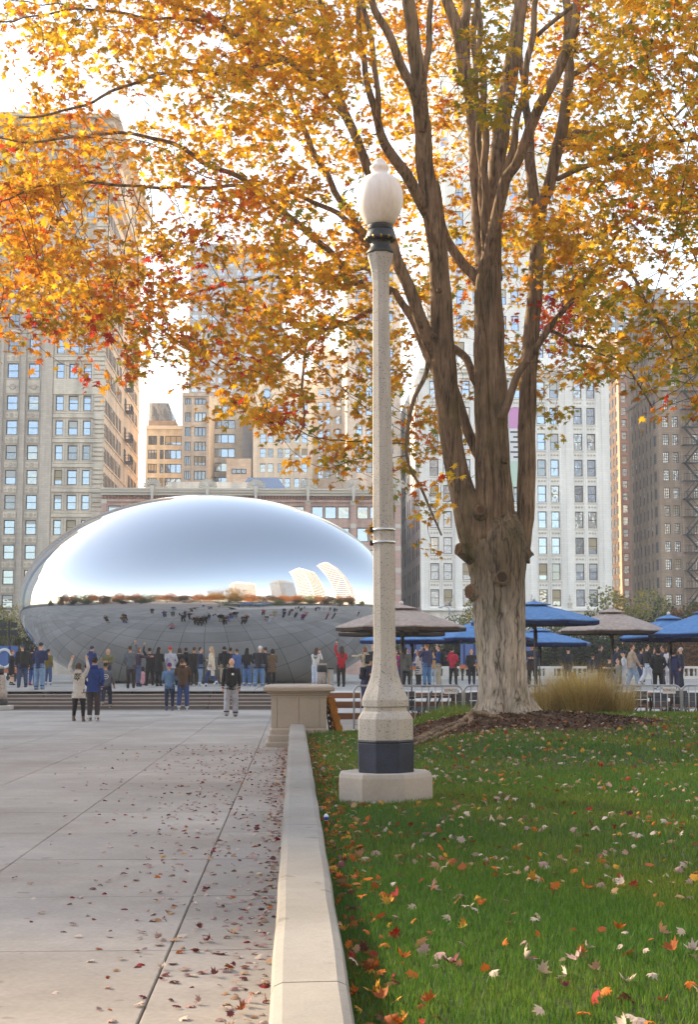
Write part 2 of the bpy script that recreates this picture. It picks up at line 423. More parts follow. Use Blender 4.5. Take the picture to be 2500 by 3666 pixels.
m_blind = surf('window_blind', srgb(196, 200, 200), 0.05, 2, 0.5, 0.1, spec=0.6)
m_blind2 = surf('window_shade', srgb(176, 160, 130), 0.08, 2, 0.6, 0.1, spec=0.5)
m_sash = flat('dark_sash', (0.045, 0.04, 0.04), 0.5)
m_sash_l = flat('pale_sash', (0.42, 0.40, 0.37), 0.5)
m_sash_r = flat('brown_sash', (0.10, 0.05, 0.035), 0.5)

def masonry(name, c, bw=0.6, bh=0.25, mortar=0.85, var=0.1, rough=0.85, streak=0.25):
    """stone or brick walling: courses as fine relief and tone, weather streaks"""
    t = NT(name); v = t.coord('World')
    # rotate so that courses run level on faces of either direction
    cmb = t.new('ShaderNodeCombineXYZ'); sp = t.new('ShaderNodeSeparateXYZ'); t.l(v, sp.inputs[0])
    ad = t.new('ShaderNodeMath'); ad.operation = 'ADD'; t.l(sp.outputs[0], ad.inputs[0]); t.l(sp.outputs[1], ad.inputs[1])
    t.l(ad.outputs[0], cmb.inputs[0]); t.l(sp.outputs[2], cmb.inputs[1])
    br = t.new('ShaderNodeTexBrick'); br.inputs['Scale'].default_value = 1.0
    br.inputs['Brick Width'].default_value = bw; br.inputs['Row Height'].default_value = bh; br.inputs['Mortar Size'].default_value = min(bw, bh) * 0.05
    br.inputs['Color1'].default_value = (*[x*(1-var) for x in c], 1); br.inputs['Color2'].default_value = (*[min(1, x*(1+var)) for x in c], 1)
    br.inputs['Mortar'].default_value = (*[x*mortar for x in c], 1)
    t.l(cmb.outputs[0], br.inputs['Vector'])
    n = t.noise(t.coord('World', (0.6, 0.6, 0.08)), 1.2, 5)
    col = t.mix(1.0, br.outputs['Color'], t.ramp(n, [(0.35, (1-streak,)*3), (0.62, (1.06,)*3)]), 'MULTIPLY')
    t.set(color=col, rough=rough, spec=0.2)
    t.bump(t.noise(v, 3, 4), 0.2, 0.02)
    return t.m

WIN = {}
def win_mesh(w, h, kind, sash):
    k = (round(w, 2), round(h, 2), kind, sash.name)
    if k in WIN: return WIN[k]
    f = min(0.11, w * 0.09); m = MB()
    m.box(-w/2, -w/2+f, -0.05, 0.05, 0, h); m.box(w/2-f, w/2, -0.05, 0.05, 0, h)
    m.box(-w/2+f, w/2-f, -0.05, 0.05, 0, f); m.box(-w/2+f, w/2-f, -0.05, 0.05, h-f, h)
    if kind in ('sash', 'blind', 'grid'): m.box(-w/2+f, w/2-f, -0.035, 0.03, h*0.48, h*0.48+f*0.7)
    if kind == 'grid':
        for q in (-w/6, w/6): m.box(q-0.03, q+0.03, -0.03, 0.02, f, h-f)
        for q in (0.25, 0.74): m.box(-w/2+f, w/2-f, -0.028, 0.018, h*q-0.03, h*q+0.03)
    if kind == 'triple':
        for q in (-w/6, w/6): m.box(q-f*0.6, q+f*0.6, -0.04, 0.03, f, h-f)
    fr = m.mesh('window', sash)
    pn = lambda g: MB().box(-w/2+0.03, w/2-0.03, 0.022, 0.045, 0.03, h-0.03).mesh('pane', g)
    bl = [MB().box(-w/2+f, w/2-f, -0.012, 0.004, h*q_, h-f).mesh('blind', m_blind if q_ != 0.3 else m_blind2) for q_ in (0.5+f*0.3, 0.72, 0.3, 0.84)]
    WIN[k] = (fr, {g: pn(g) for g in (g_blue, g_dark, g_wavy, g_tower)}, bl)
    return WIN[k]

def add_window(parent, pos, rotz, w, h, kind, sash, g, blind=False):
    fr, pn, bl = win_mesh(w, h, kind, sash)
    o = link('window', fr, parent, pos - wloc(parent), (0, 0, rotz))
    p = bpy.data.objects.new('pane', pn[g]); COL.objects.link(p); p.parent = o
    if blind:
        b = bpy.data.objects.new('blind', rng.choice(bl)); COL.objects.link(b); b.parent = o

def face(mb, P, U, N, us, zs, opens, reveal=0.32, mat=0):
    """a wall face with real openings. P(u,z): U along, N outward; opens: list of (u0,u1,z0,z1)"""
    ub = sorted(set([us[0], us[1]] + [round(q, 4) for o in opens for q in o[:2]]))
    zb = sorted(set([zs[0], zs[1]] + [round(q, 4) for o in opens for q in o[2:]]))
    op = set()
    oo = [(round(a,4), round(b,4), round(c,4), round(d,4)) for a, b, c, d in opens]
    ui = {u: i for i, u in enumerate(ub)}; zi = {z: i for i, z in enumerate(zb)}
    for a, b, c, d in oo:
        for i in range(ui[a], ui[b]):
            for k in range(zi[c], zi[d]): op.add((i, k))
    pt = lambda u, z, d=0: P + U*u + Vector((0, 0, z)) - N*d
    # merge solid cells into vertical runs per column
    for i in range(len(ub)-1):
        k = 0
        while k < len(zb)-1:
            if (i, k) in op: k += 1; continue
            k0 = k
            while k < len(zb)-1 and (i, k) not in op: k += 1
            mb.add([pt(ub[i], zb[k0]), pt(ub[i+1], zb[k0]), pt(ub[i+1], zb[k]), pt(ub[i], zb[k])], [(0,1,2,3)], mat)
    for a, b, c, d in oo:
        q = [(a,c),(b,c),(b,d),(a,d)]
        fr = [pt(u, z) for u, z in q]; bk = [pt(u, z, reveal) for u, z in q]
        mb.add(fr + bk, [(0,4,5,1),(1,5,6,2),(2,6,7,3),(3,7,4,0)], mat)

def Z(py, Y): return at(1250, py, Y).z
def Xp(px, Y, py=1700): return at(px, py, Y).x

def building(name, label, px0, px1, Y, pytop, depth, m_front, cols=(), rows=(), kind='sash', sash=None, side=None, m_side=None,
             scols=(), srows=None, pane=None, blind=0.2, reveal=0.32, zbase=-0.9, skind='sash', spane=None, cat='building', xabs=None, jitter=None, sills=None, ztop=None):
    sash = sash or m_sash; pane = pane or g_blue; m_side = m_side or m_front; spane = spane or g_dark
    x0, x1 = xabs or (Xp(px0, Y), Xp(px1, Y)); zt = ztop or Z(pytop, Y)
    b = thing(name, label, cat, ((x0+x1)/2, Y, zbase))
    mid = 0.5 * (px0 + px1)
    zr = [(Z(r[1], Y), Z(r[0], Y)) for r in rows]
    cu = [((Xp(c[0], Y) - x0), (Xp(c[1], Y) - x0)) for c in cols]
    ops = [(u0, u1, z0, z1) for u0, u1 in cu for z0, z1 in zr]
    m = MB(); face(m, Vector((x0, Y, 0)), Vector((1,0,0)), Vector((0,-1,0)), (0, x1-x0), (zbase, zt), ops, reveal)
    m.add([(x0,Y+depth,zbase),(x1,Y+depth,zbase),(x1,Y+depth,zt),(x0,Y+depth,zt)], [(3,2,1,0)])
    m.add([(x0,Y,zt),(x1,Y,zt),(x1,Y+depth,zt),(x0,Y+depth,zt)], [(0,1,2,3)])
    if side != 'R': m.add([(x1,Y,zbase),(x1,Y+depth,zbase),(x1,Y+depth,zt),(x1,Y,zt)], [(0,1,2,3)])
    if side != 'L': m.add([(x0,Y,zbase),(x0,Y+depth,zbase),(x0,Y+depth,zt),(x0,Y,zt)], [(3,2,1,0)])
    m.build('wall', m_front, b)
    for u0, u1, z0, z1 in ops:
        add_window(b, Vector((x0+(u0+u1)/2, Y+reveal*0.8, z0)), 0, u1-u0, z1-z0, kind, sash, rng.choices((pane, g_dark, g_wavy), (0.66, 0.16, 0.18))[0], rng.random() < blind)
    if sills:
        sm = MB()
        for u0, u1, z0, z1 in ops: sm.box(x0+u0-0.1, x0+u1+0.1, Y-0.10, Y+0.1, z0-0.16, z0-0.003)
        sm.build('sill_course', sills, b)['kind'] = 'stuff'
    if side:
        ms = MB(); zs = [(Z(r[1], Y), Z(r[0], Y)) for r in (srows or rows)]
        sop = [(a, c, z0, z1) for a, c in scols for z0, z1 in zs]
        if side == 'R': face(ms, Vector((x1, Y, 0)), Vector((0,1,0)), Vector((1,0,0)), (0, depth), (zbase, zt), sop, 0.05)
        else: face(ms, Vector((x0, Y+depth, 0)), Vector((0,-1,0)), Vector((-1,0,0)), (0, depth), (zbase, zt), [(depth-c, depth-a, z0, z1) for a, c, z0, z1 in sop], 0.05)
        ms.build('side_wall', m_side, b)
        for a, c, z0, z1 in sop:
            xx = x1 - 0.035 if side == 'R' else x0 + 0.035
            add_window(b, Vector((xx, Y+(a+c)/2, z0)), R(90) if side == 'R' else R(-90), c-a, z1-z0, skind, sash, spane, rng.random() < blind*0.6)
    return b, x0, x1, zt

def band(b, m, x0, x1, Y, z0, z1, out=0.4, name='cornice', back=0.3, sides=0.0):
    MB().box(x0-sides, x1+sides, Y-out, Y+back, z0, z1).build(name, m, b)

m_terra = masonry('grey_terracotta', srgb(198, 184, 170), 0.9, 0.3, 0.8, 0.07)
m_terra2 = masonry('pale_terracotta', srgb(222, 208, 190), 0.8, 0.28, 0.85, 0.06)
m_brickw = masonry('warm_brick', srgb(226, 204, 182), 0.5, 0.18, 0.75, 0.12)
m_pink = masonry('pink_brick', srgb(204, 168, 156), 0.4, 0.16, 0.8, 0.1)
m_cream = masonry('cream_stone', srgb(245, 235, 218), 0.9, 0.35, 0.85, 0.05)
m_white_t = masonry('white_glazed_terracotta', srgb(244, 240, 234), 0.8, 0.32, 0.88, 0.03, 0.5, 0.10)
m_olive = masonry('olive_stone', srgb(214, 202, 182), 0.8, 0.3, 0.8, 0.08)
m_tan = masonry('tan_stone', srgb(226, 208, 188), 0.8, 0.3, 0.8, 0.1)
m_fpink = masonry('pale_pink_brick', srgb(238, 222, 206), 0.5, 0.2, 0.85, 0.07)
m_brown = masonry('brown_stone', srgb(168, 144, 124), 0.9, 0.32, 0.75, 0.08)
m_red = masonry('red_brown_brick', srgb(168, 116, 94), 0.5, 0.2, 0.8, 0.1)
m_grey = masonry('grey_panel', srgb(150, 152, 158), 2.0, 1.0, 0.85, 0.04)
m_stone_t = surf('stone_trim', srgb(205, 196, 184), 0.07, 1.0, 0.8, coords='World')

# --- the tall terracotta block on the left, street front and brick side
YA = 190.0
tops = [504, 602, 735, 868, 957, 1045, 1134, 1221, 1310, 1424, 1512, 1600, 1688, 1777, 1866, 1954, 2043, 2132, 2220]
rowsA = [(q, q + 52) for q in tops]
colsA = [(-150, -110), (-62, -22), (16, 56), (93, 132), (193, 221), (239, 274), (292, 320)]
sc_ = []
for g in (1.6, 4.6, 7.6, 10.6, 14.0, 17.4): sc_ += [(g, g+0.95), (g+1.45, g+2.4)]
for g in (29.5, 33.5, 37.5): sc_ += [(g, g+1.4), (g+1.9, g+3.1)]
bA, ax0, ax1, azt = building('terracotta_tower', 'tall grey terracotta office tower with a brick side on the left edge', -330, 363, YA, 450, 44, m_terra, colsA, rowsA, side='R', m_side=m_brickw, scols=sc_, blind=0.25)
# piers, roundel panels, quoins, string courses and cornice
dz = lambda p: Z(p, YA)
dx = lambda p: Xp(p, YA)
for a, b_ in ((-110, -78), (-8, 4), (66, 84), (142, 182)):
    MB().box(dx(a), dx(b_), YA-0.45, YA+0.0, -0.9, azt-3).build('pier', m_terra, bA)
pan = MB(); ring = MB()
for px in (-130, -42, 36, 112):
    for q, q2 in zip(tops, tops[1:]):
        zc0, zc1 = dz(q2 - 8), dz(q + 60); cx = dx(px)
        if zc1 - zc0 < 0.5: continue
        pan.box(cx-0.85, cx+0.85, YA-0.10, YA+0.05, zc0, zc1)
        rr = min(0.42, (zc1-zc0)*0.33)
        M = Matrix.Translation((cx, YA-0.10, (zc0+zc1)/2)) @ Matrix.Rotation(R(90), 4, 'X')
        ring.lathe([(rr, 0), (rr, 0.09), (rr*0.7, 0.09), (rr*0.6, 0.04)], 14, M=M)
        for e in (-0.6, 0.6): ring.lathe([(0.14, 0), (0.14, 0.07)], 8, M=Matrix.Translation((cx+e, YA-0.10, (zc0+zc1)/2)) @ Matrix.Rotation(R(90), 4, 'X'))
pan.build('spandrel_panel', m_terra2, bA)['kind'] = 'stuff'; ring.build('roundel', m_terra, bA)['kind'] = 'stuff'
stc = MB(); frm = MB(); quo = MB()
for q in tops:
    za, zb = dz(q + 78), dz(q + 66)
    stc.box(dx(184), dx(363)+0.12, YA-0.22, YA+0.02, za, zb); stc.box(dx(184), dx(363)+0.10, YA-0.14, YA+0.02, zb+0.1, zb+0.3)
    for c0, c1 in colsA[4:]:
        frm.box(dx(c0)-0.28, dx(c0)-0.03, YA-0.12, YA+0.02, dz(q+56), dz(q-6)); frm.box(dx(c1)+0.03, dx(c1)+0.28, YA-0.12, YA+0.02, dz(q+56), dz(q-6))
        for e in range(5):
            zz = dz(q + 50 - e*11); frm.box(dx(c1)+0.33, dx(c1)+0.5, YA-0.16, YA+0.02, zz, zz+0.2)
zz = 2.0
while zz < azt - 4:
    quo.box(dx(330), dx(363)+0.18, YA-0.2, YA+0.6, zz, zz+0.42); zz += 0.62
stc.build('string_course', m_terra2, bA)['kind'] = 'stuff'; frm.build('window_surround', m_terra2, bA)['kind'] = 'stuff'; quo.build('quoin', m_terra2, bA)['kind'] = 'stuff'
band(bA, m_terra2, dx(184), dx(363)+0.3, YA, dz(1420), dz(1366), 0.3, 'frieze')
for za, zb, o in ((dz(700), dz(684), 0.9), (dz(684), dz(672), 1.5), (dz(470), dz(452), 1.2), (dz(452), dz(440), 2.2)):
    band(bA, m_terra2, ax0, ax1, YA, za, zb, o, 'cornice', 1.0, 0.0)
    MB().box(ax1, ax1+o*0.8, YA-o, YA+44, za, zb).build('cornice', m_brickw, bA)
ssl = MB()
for q in tops:
    ssl.box(ax1, ax1+0.14, YA+0.6, YA+43.5, dz(q+62), dz(q+56))
ssl.build('sill_course', m_brickw, bA)['kind'] = 'stuff'
# iron balconies on the brick side
m_iron = flat('black_iron', (0.02, 0.02, 0.022), 0.5, 0.3)
for q in (1132, 1221, 1310, 1424, 1512):
    zb = dz(q + 60); m = MB(); m.box(ax1, ax1+1.1, YA+23.2, YA+26.2, zb, zb+0.12)
    for y in np.linspace(23.25, 26.15, 9): m.box(ax1+1.04, ax1+1.09, YA+y-0.02, YA+y+0.02, zb+0.12, zb+1.05)
    m.box(ax1, ax1+1.1, YA+23.2, YA+23.25, zb+1.0, zb+1.06); m.box(ax1, ax1+1.1, YA+26.15, YA+26.2, zb+1.0, zb+1.06); m.box(ax1+1.03, ax1+1.1, YA+23.2, YA+26.2, zb+1.04, zb+1.1)
    m.build('balcony', m_iron, bA)
    add_window(bA, Vector((ax1+0.06, YA+24.7, zb+0.1)), R(90), 1.5, 2.0, 'sash', m_sash, g_dark)

# --- the low red brick block with shells on its cornice
YB = 189.0
piersB = [374, 462, 548, 646, 745, 830, 917, 1010, 1103, 1184, 1265, 1345, 1425]
colsB = []
for a, b_ in zip(piersB[::2], piersB[2::2]):
    w = (b_ - a - 22) / 3.0
    for k in range(3): colsB.append((a + 11 + k*w + 2, a + 11 + (k+1)*w - 2))
rowsB = [(1813, 1858), (1889, 1940), (1968, 2018), (2046, 2096), (2124, 2174)]
bB, bx0, bx1, bzt = building('brick_block', 'low pink brick building with shell ornaments along its cornice', 365, 1434, YB, 1772, 38, m_pink, colsB, rowsB, kind='plain', blind=0.1, sash=m_sash_r)
for p in piersB[::2]:
    MB().box(Xp(p-9, YB), Xp(p+9, YB), YB-0.35, YB, -0.9, Z(1782, YB)).build('pier', m_pink, bB)
    for q in (1792, 1876, 1955, 2034, 2112): MB().box(Xp(p-10, YB), Xp(p+10, YB), YB-0.42, YB-0.02, Z(q+16, YB), Z(q, YB)).build('stone_block', m_stone_t, bB)
for za, zb, o in ((1800, 1790, 0.35), (1778, 1769, 0.8), (1769, 1760, 1.1), (1760, 1754, 1.3)):
    band(bB, m_stone_t if o > 0.5 else m_pink, bx0, bx1, YB, Z(za, YB), Z(zb, YB), o, 'cornice', 0.8)
den = MB()
for x in np.arange(bx0+0.2, bx1, 0.42): den.box(x, x+0.2, YB-0.55, YB-0.02, Z(1789, YB), Z(1779, YB))
den.build('dentil', m_red, bB)['kind'] = 'stuff'
for p in (548, 745, 917, 1103, 1265, 1425):
    cx, zz = Xp(p, YB), Z(1754, YB); n = 11; sh = MB()
    for k in range(n):
        a0, a1 = math.pi*k/n, math.pi*(k+1)/n; am = (a0+a1)/2
        pts = [(cx+0.25*math.cos(am), YB-1.1, zz+0.18+0.25*math.sin(am)), (cx+1.18*math.cos(a0+0.03), YB-1.0, zz+0.1+1.18*math.sin(a0+0.03)), (cx+1.30*math.cos(am), YB-1.28, zz+0.1+1.30*math.sin(am)), (cx+1.18*math.cos(a1-0.03), YB-1.0, zz+0.1+1.18*math.sin(a1-0.03))]
        bk = [(q[0], YB-0.6, q[2]) for q in pts]
        sh.add(pts+bk, [(0,1,2,3),(7,6,5,4),(0,4,5,1),(1,5,6,2),(2,6,7,3),(3,7,4,0)])
    so = sh.build('shell_ornament', m_stone_t, bB)
    MB().rings([[(cx-w, YB-1.55, z), (cx+w, YB-1.55, z), (cx+w, YB-0.6, z), (cx-w, YB-0.6, z)] for w, z in ((0.1, Z(1800, YB)), (0.2, Z(1770, YB)), (0.32, zz+0.18), (0.28, zz+0.3))], True, 0, False).build('console', m_stone_t, so)
# glass roof light and parapet on the roof of the low block
xa, xb, zr = Xp(820, YB+12), Xp(1085, YB+12), Z(1768, YB)
apx, apz = Xp(935, YB+16), Z(1708, YB+16)
m_rg = glass('roof_light_glass', (0.6, 0.68, 0.8), 0.5, (0.12, 0.15, 0.2), 0.05)
MB().add([(xa,YB+12,zr-1),(xb,YB+12,zr-1),(xb,YB+22,zr-1),(xa,YB+22,zr-1),(apx-2,YB+17,apz),(apx+2.4,YB+17,apz)], [(0,1,5,4),(1,2,5),(2,3,4,5),(3,0,4)]).build('roof_light', m_rg, bB)
MB().box(Xp(600, YB+9), Xp(905, YB+9), YB+9, YB+20, bzt-1, Z(1728, YB+9)).build('parapet_wall', m_cream, bB)
MB().box(Xp(1335, YB+8), Xp(1400, YB+8), YB+8, YB+12, bzt-1, Z(1722, YB+8)).build('roof_plant', m_grey, bB)

# --- blocks behind the low one
rs = lambda t, h, p, n: [(t + p*k, t + p*k + h) for k in range(n)]
bC, cx0, cx1, czt = building('olive_block', 'small olive stone block with wide blue windows beside the terracotta tower', 520, 652, 240, 1530, 20, m_olive, [(528, 560), (570, 584), (588, 648)], rs(1564, 33, 50, 5), kind='triple')
band(bC, m_stone_t, cx0, cx1, 240, Z(1542, 240), Z(1530, 240), 0.6)
MB().box(cx0, Xp(622, 240), 243, 256, czt, Z(1500, 240)).build('penthouse', m_brown, bC)
MB().rings([[(cx0, 244, z), (x1_, 244, z), (x1_, 256, z), (cx0, 256, z)] for z, x1_ in ((Z(1500, 240), Xp(615, 240)), (Z(1432, 240), Xp(592, 240)))], True, 0, False).build('glass_mansard', g_tower, bC)
bD, dx0, dx1, dzt = building('tan_pier_block', 'tan stone block with tall brown piers below the glass tower', 650, 746, 222, 1412, 24, m_tan, [(659, 680), (693, 735)], [(1430, 1452)] + rs(1480, 33, 52, 6), kind='triple', blind=0.1, pane=g_dark)
band(bD, m_tan, dx0, dx1, 222, Z(1424, 222), Z(1412, 222), 0.5)
for a in (650, 684, 738): MB().box(Xp(a, 222), Xp(a+8, 222), 221.6, 222, -0.9, dzt-1).build('pier', m_tan, bD)
bD2, ex0, ex1, ezt = building('recessed_tan_block', 'recessed tan brick block with blue window bands left of the cream block', 740, 908, 238, 1420, 20, m_olive, [(765, 840)], rs(1455, 32, 51, 6), kind='triple')
MB().box(Xp(812, 232), Xp(900, 232), 230, 238, -0.9, Z(1650, 232)).build('annex', m_tan, bD2)
add_window(bD2, Vector((Xp(855, 230), 229.96, Z(1698, 230))), 0, 2.4, 0.8, 'triple', m_sash, g_dark)
MB().box(Xp(868, 237), Xp(905, 237), 236, 239, -0.9, Z(1500, 237)).build('dark_stair_bay', m_grey, bD2)
# the glass tower behind
bT, tx0, tx1, tzt = building('glass_tower', 'blue grey glass tower rising behind the cream block', 672, 1005, 310, 892, 30, m_grey,
    [(680 + k*32, 680 + k*32 + 24) for k in range(10)], rs(905, 22, 32, 22), kind='sash', pane=g_tower, sash=m_sash_l, blind=0.35)
MB().box(tx0+2, tx1-6, 314, 330, tzt, Z(868, 312)).build('penthouse', m_grey, bT)
for k in range(0, 11, 2): MB().box(Xp(676 + k*32 - 4, 310), Xp(676 + k*32 + 2, 310), 309.5, 310, -0.9, tzt).build('fin', m_grey, bT)
# cream blocks
bE, fx0, fx1, fzt = building('cream_block', 'cream stone block with paired windows under a round window', 905, 1120, 232, 1372, 25, m_cream, [(930, 952), (957, 978), (993, 1013), (1018, 1040), (1053, 1073), (1079, 1101)], rs(1448, 33, 53, 7), blind=0.15, sash=m_sash_l, side='L', scols=[])
MB().prism([(Xp(905,232), 0), (Xp(1120,232), 0), (Xp(1060,232), 1.6), (Xp(1015,232), 2.6), (Xp(965,232), 1.6)], 0, 3, M=Matrix.Translation((0, 235, fzt)) @ Matrix.Rotation(R(90), 4, 'X')).build('gable', m_cream, bE)
MB().lathe([(0.85, 0), (0.85, 0.25), (0.6, 0.25), (0.6, 0.12)], 20, M=Matrix.Translation((Xp(953,232), 232, Z(1412,232))) @ Matrix.Rotation(R(90), 4, 'X')).build('round_window', g_blue, bE)
for q in (1440, 1500): band(bE, m_cream, fx0, fx1, 232, Z(q, 232), Z(q-5, 232), 0.3, 'string_course')
bE2, _, _, e2t = building('tan_block', 'pale tan block with narrow windows between the cream block and the pink tower', 1120, 1250, 238, 1262, 20, m_fpink, [(1138, 1158), (1165, 1183), (1202, 1222)], rs(1292, 30, 49, 9), blind=0.3, sash=m_sash_l)
band(bE2, m_cream, Xp(1120, 238), Xp(1250, 238), 238, Z(1275, 238), Z(1262, 238), 0.6)
MB().box(Xp(1128, 242), Xp(1180, 242), 242, 252, e2t, Z(1235, 242)).build('penthouse', m_fpink, bE2)
bF, hx0, hx1, hzt = building('pink_tower', 'pale pink brick tower behind the lamp post with a sunlit flank', 1242, 1436, 214, 850, 22, m_fpink, [(1275, 1298), (1311, 1335), (1352, 1374), (1388, 1410)], rs(904, 40, 68, 12), blind=0.35, side='L', m_side=m_cream, scols=[], sash=m_sash)
for q in (1180, 1112): band(bF, m_cream, hx0, hx1, 214, Z(q, 214), Z(q-6, 214), 0.35, 'string_course')
# --- the white tower with the stepped top
bG, gx0, gx1, gzt = building('white_stepped_tower', 'tall white tower with a stepped top seen through the tree', 1560, 1770, 262, 330, 26, m_white_t, [(1587, 1610), (1645, 1668), (1703, 1726)], rs(365, 34, 60, 16), blind=0.4, side='L', scols=[(3, 4.5), (8, 9.5), (13, 14.5), (18, 19.5)], sash=m_sash_l)
for a, b_, t_, b0 in ((1572, 1758, 250, 330), (1588, 1742, 180, 250), (1612, 1718, 110, 180)): MB().box(Xp(a, 264), Xp(b_, 264), 264, 284, Z(b0, 264)-0.01, Z(t_, 264)).build('upper_storey', m_white_t, bG)
# --- the white terracotta building on the right
YK = 190.0
colsK = []
for c in (1540, 1655, 1793, 1926, 2058): colsK += [(c, c+31), (c+47, c+78)]
rowsK = rs(1360, 61, 93.6, 9)
bK, kx0, kx1, kzt = building('white_building', 'white terracotta office building with paired windows behind the tree', 1505, 2188, YK, 1318, 36, m_white_t, colsK, rowsK, side='L',
    scols=[(2, 3.3), (5, 6.3), (9, 10.3), (12, 13.3), (17, 18.3), (20, 21.3), (26, 27.3), (30, 31.3)], blind=0.3, pane=g_blue, sash=m_sash_r)
spd = MB(); rib = MB(); orn = MB()
for i, (c0, c1) in enumerate(colsK):
    xm = (Xp(c0, YK) + Xp(c1, YK)) / 2; hw = (Xp(c1, YK) - Xp(c0, YK)) / 2
    for k in range(8):
        za, zb = Z(rowsK[k+1][0]-5, YK), Z(rowsK[k][1]+6, YK)
        spd.box(xm-hw, xm+hw, YK-0.03, YK+0.02, za, zb)
        for q in range(3):
            xx = xm - hw + (q+0.5)*2*hw/3; zc = (za+zb)/2
            orn.lathe([(0.17, 0), (0.15, 0.08), (0.05, 0.04)], 8, M=Matrix.Translation((xx, YK-0.03, zc)) @ Matrix.Rotation(R(90), 4, 'X'))
        orn.box(xm-hw-0.05, xm+hw+0.05, YK-0.12, YK+0.02, zb-0.02, zb+0.12)
    for e in (-hw-0.25, hw+0.12): rib.lathe([(0.07, -0.9), (0.07, Z(1345, YK))], 6, (xm+e+0.06, YK-0.02, 0))
spd.build('spandrel_panel', m_white_t, bK)['kind'] = 'stuff'; orn.build('spandrel_ornament', m_stone_t, bK)['kind'] = 'stuff'; rib.build('mullion_shaft', m_white_t, bK)['kind'] = 'stuff'
for p in (1505, 1640, 1775, 1908, 2040, 2170):
    MB().box(max(kx0, Xp(p-12, YK))+0.02, min(kx1, Xp(p+12, YK))-0.02, YK-0.22, YK+0.01, -0.9, Z(1330, YK)).build('pier', m_white_t, bK)
for za, zb, o in ((1352, 1344, 0.4), (1334, 1324, 0.7), (1324, 1318, 1.0)): band(bK, m_white_t, kx0-0.0, kx1, YK, Z(za, YK), Z(zb, YK), o, 'cornice')
# upper storeys of the white building, arched windows, gable
uk0, uk1, ut = Xp(1600, YK+3), Xp(2092, YK+3), Z(625, YK+3)
mU = MB(); face(mU, Vector((uk0, YK+3, 0)), Vector((1,0,0)), Vector((0,-1,0)), (0, uk1-uk0), (kzt-0.2, ut), [(Xp(c, YK+3)-uk0, Xp(c+28, YK+3)-uk0, Z(q+55, YK+3), Z(q, YK+3)) for c in (1640, 1700, 1793, 1838, 1926, 1971, 2040) for q in (655, 750, 840, 935, 1030, 1125, 1220)])
mU.box(uk0, uk1, YK+4, YK+30, kzt-0.2, ut-0.01)
mU.prism([(uk0, 0), (uk1, 0), ((uk0+uk1)/2+3, 6)], 0, 24, M=Matrix.Translation((0, YK+28, ut)) @ Matrix.Rotation(R(90), 4, 'X'))
uo = mU.build('upper_storey', m_white_t, bK)
for c in (1640, 1700, 1793, 1838, 1926, 1971, 2040):
    for q in (655, 750, 840, 935, 1030, 1125, 1220): add_window(uo, Vector((Xp(c+14, YK+3), YK+3.25, Z(q+55, YK+3))), 0, Xp(c+28, YK+3)-Xp(c, YK+3), Z(q, YK+3)-Z(q+55, YK+3), 'sash', m_sash_r, g_blue, rng.random() < 0.3)
# urn finials low on the white front
for p in (1620, 1900, 2035, 2172):
    MB().lathe([(0.30,0),(0.34,0.15),(0.18,0.3),(0.36,0.6),(0.30,0.8),(0.12,0.95),(0.2,1.2),(0.08,1.5),(0.12,1.65),(0.02,1.9)], 10, (Xp(p, YK-0.6), YK-0.6, Z(2178, YK))).build('urn', m_stone_t, bK)
band(bK, m_white_t, kx0, kx1, YK, Z(2186, YK), Z(2178, YK), 0.9, 'ledge')
# tall banner on its front
bn = thing('hanging_banner', 'narrow white banner with a pink top hanging on the white building', 'banner', (Xp(1846, YK-0.6), YK-0.6, Z(1740, YK)))
m_bpink = flat('banner_pink', srgb(216, 150, 200), 0.8); m_bw = flat('banner_white', (0.75, 0.75, 0.77), 0.8); m_bblk = flat('banner_black', (0.03, 0.03, 0.035), 0.8); m_bgrn = flat('banner_green', srgb(190, 215, 200), 0.8)
xa, xb = Xp(1826, YK-0.6), Xp(1872, YK-0.6); zf = lambda p: Z(p, YK-0.6)
for nm, q0, q1, mm in (('pink_panel', 1455, 1530, m_bpink), ('printed_panel', 1530, 1648, m_bw), ('green_panel', 1648, 1740, m_bgrn)):
    MB().box(xa, xb, YK-0.62, YK-0.58, zf(q1), zf(q0)-0.01).build(nm, mm, bn)
for k in range(6):
    q = 1540 + k*18
    MB().box(xa+0.15+(k % 2)*0.4, xb-0.5+(k % 2)*0.3, YK-0.628, YK-0.6205, zf(q+6), zf(q)).build('printed_stroke', m_bblk, bn)
# --- the canyon and the brown building on the right edge
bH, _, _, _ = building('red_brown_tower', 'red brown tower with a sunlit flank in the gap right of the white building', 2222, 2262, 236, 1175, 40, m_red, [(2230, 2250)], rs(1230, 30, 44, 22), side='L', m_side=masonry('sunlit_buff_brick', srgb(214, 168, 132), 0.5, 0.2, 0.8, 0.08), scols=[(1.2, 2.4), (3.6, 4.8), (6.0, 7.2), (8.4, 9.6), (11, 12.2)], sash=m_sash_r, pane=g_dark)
bI, ix0, ix1, izt = building('brown_building', 'brown stone office building with a fire escape on the right edge', 2360, 2640, YK, 1062, 17, m_brown, [(2378, 2400), (2412, 2434), (2485, 2507), (2519, 2541)], rs(1096, 40, 64.4, 18), kind='grid', side='L',
    scols=[(0.9, 2.1), (3.0, 4.2), (5.1, 6.3), (7.2, 8.4), (9.3, 10.5), (11.4, 12.6), (13.5, 14.7)], skind='sash', blind=0.25, sash=m_sash)
for q in (1075, 1178, 1390): 
    band(bI, m_brown, ix0-0.35, ix1, YK, Z(q, YK), Z(q-12, YK), 0.35, 'cornice'); MB().box(ix0-0.35, ix0, YK-0.35, YK+17, Z(q, YK), Z(q-12, YK)).build('cornice', m_brown, bI)
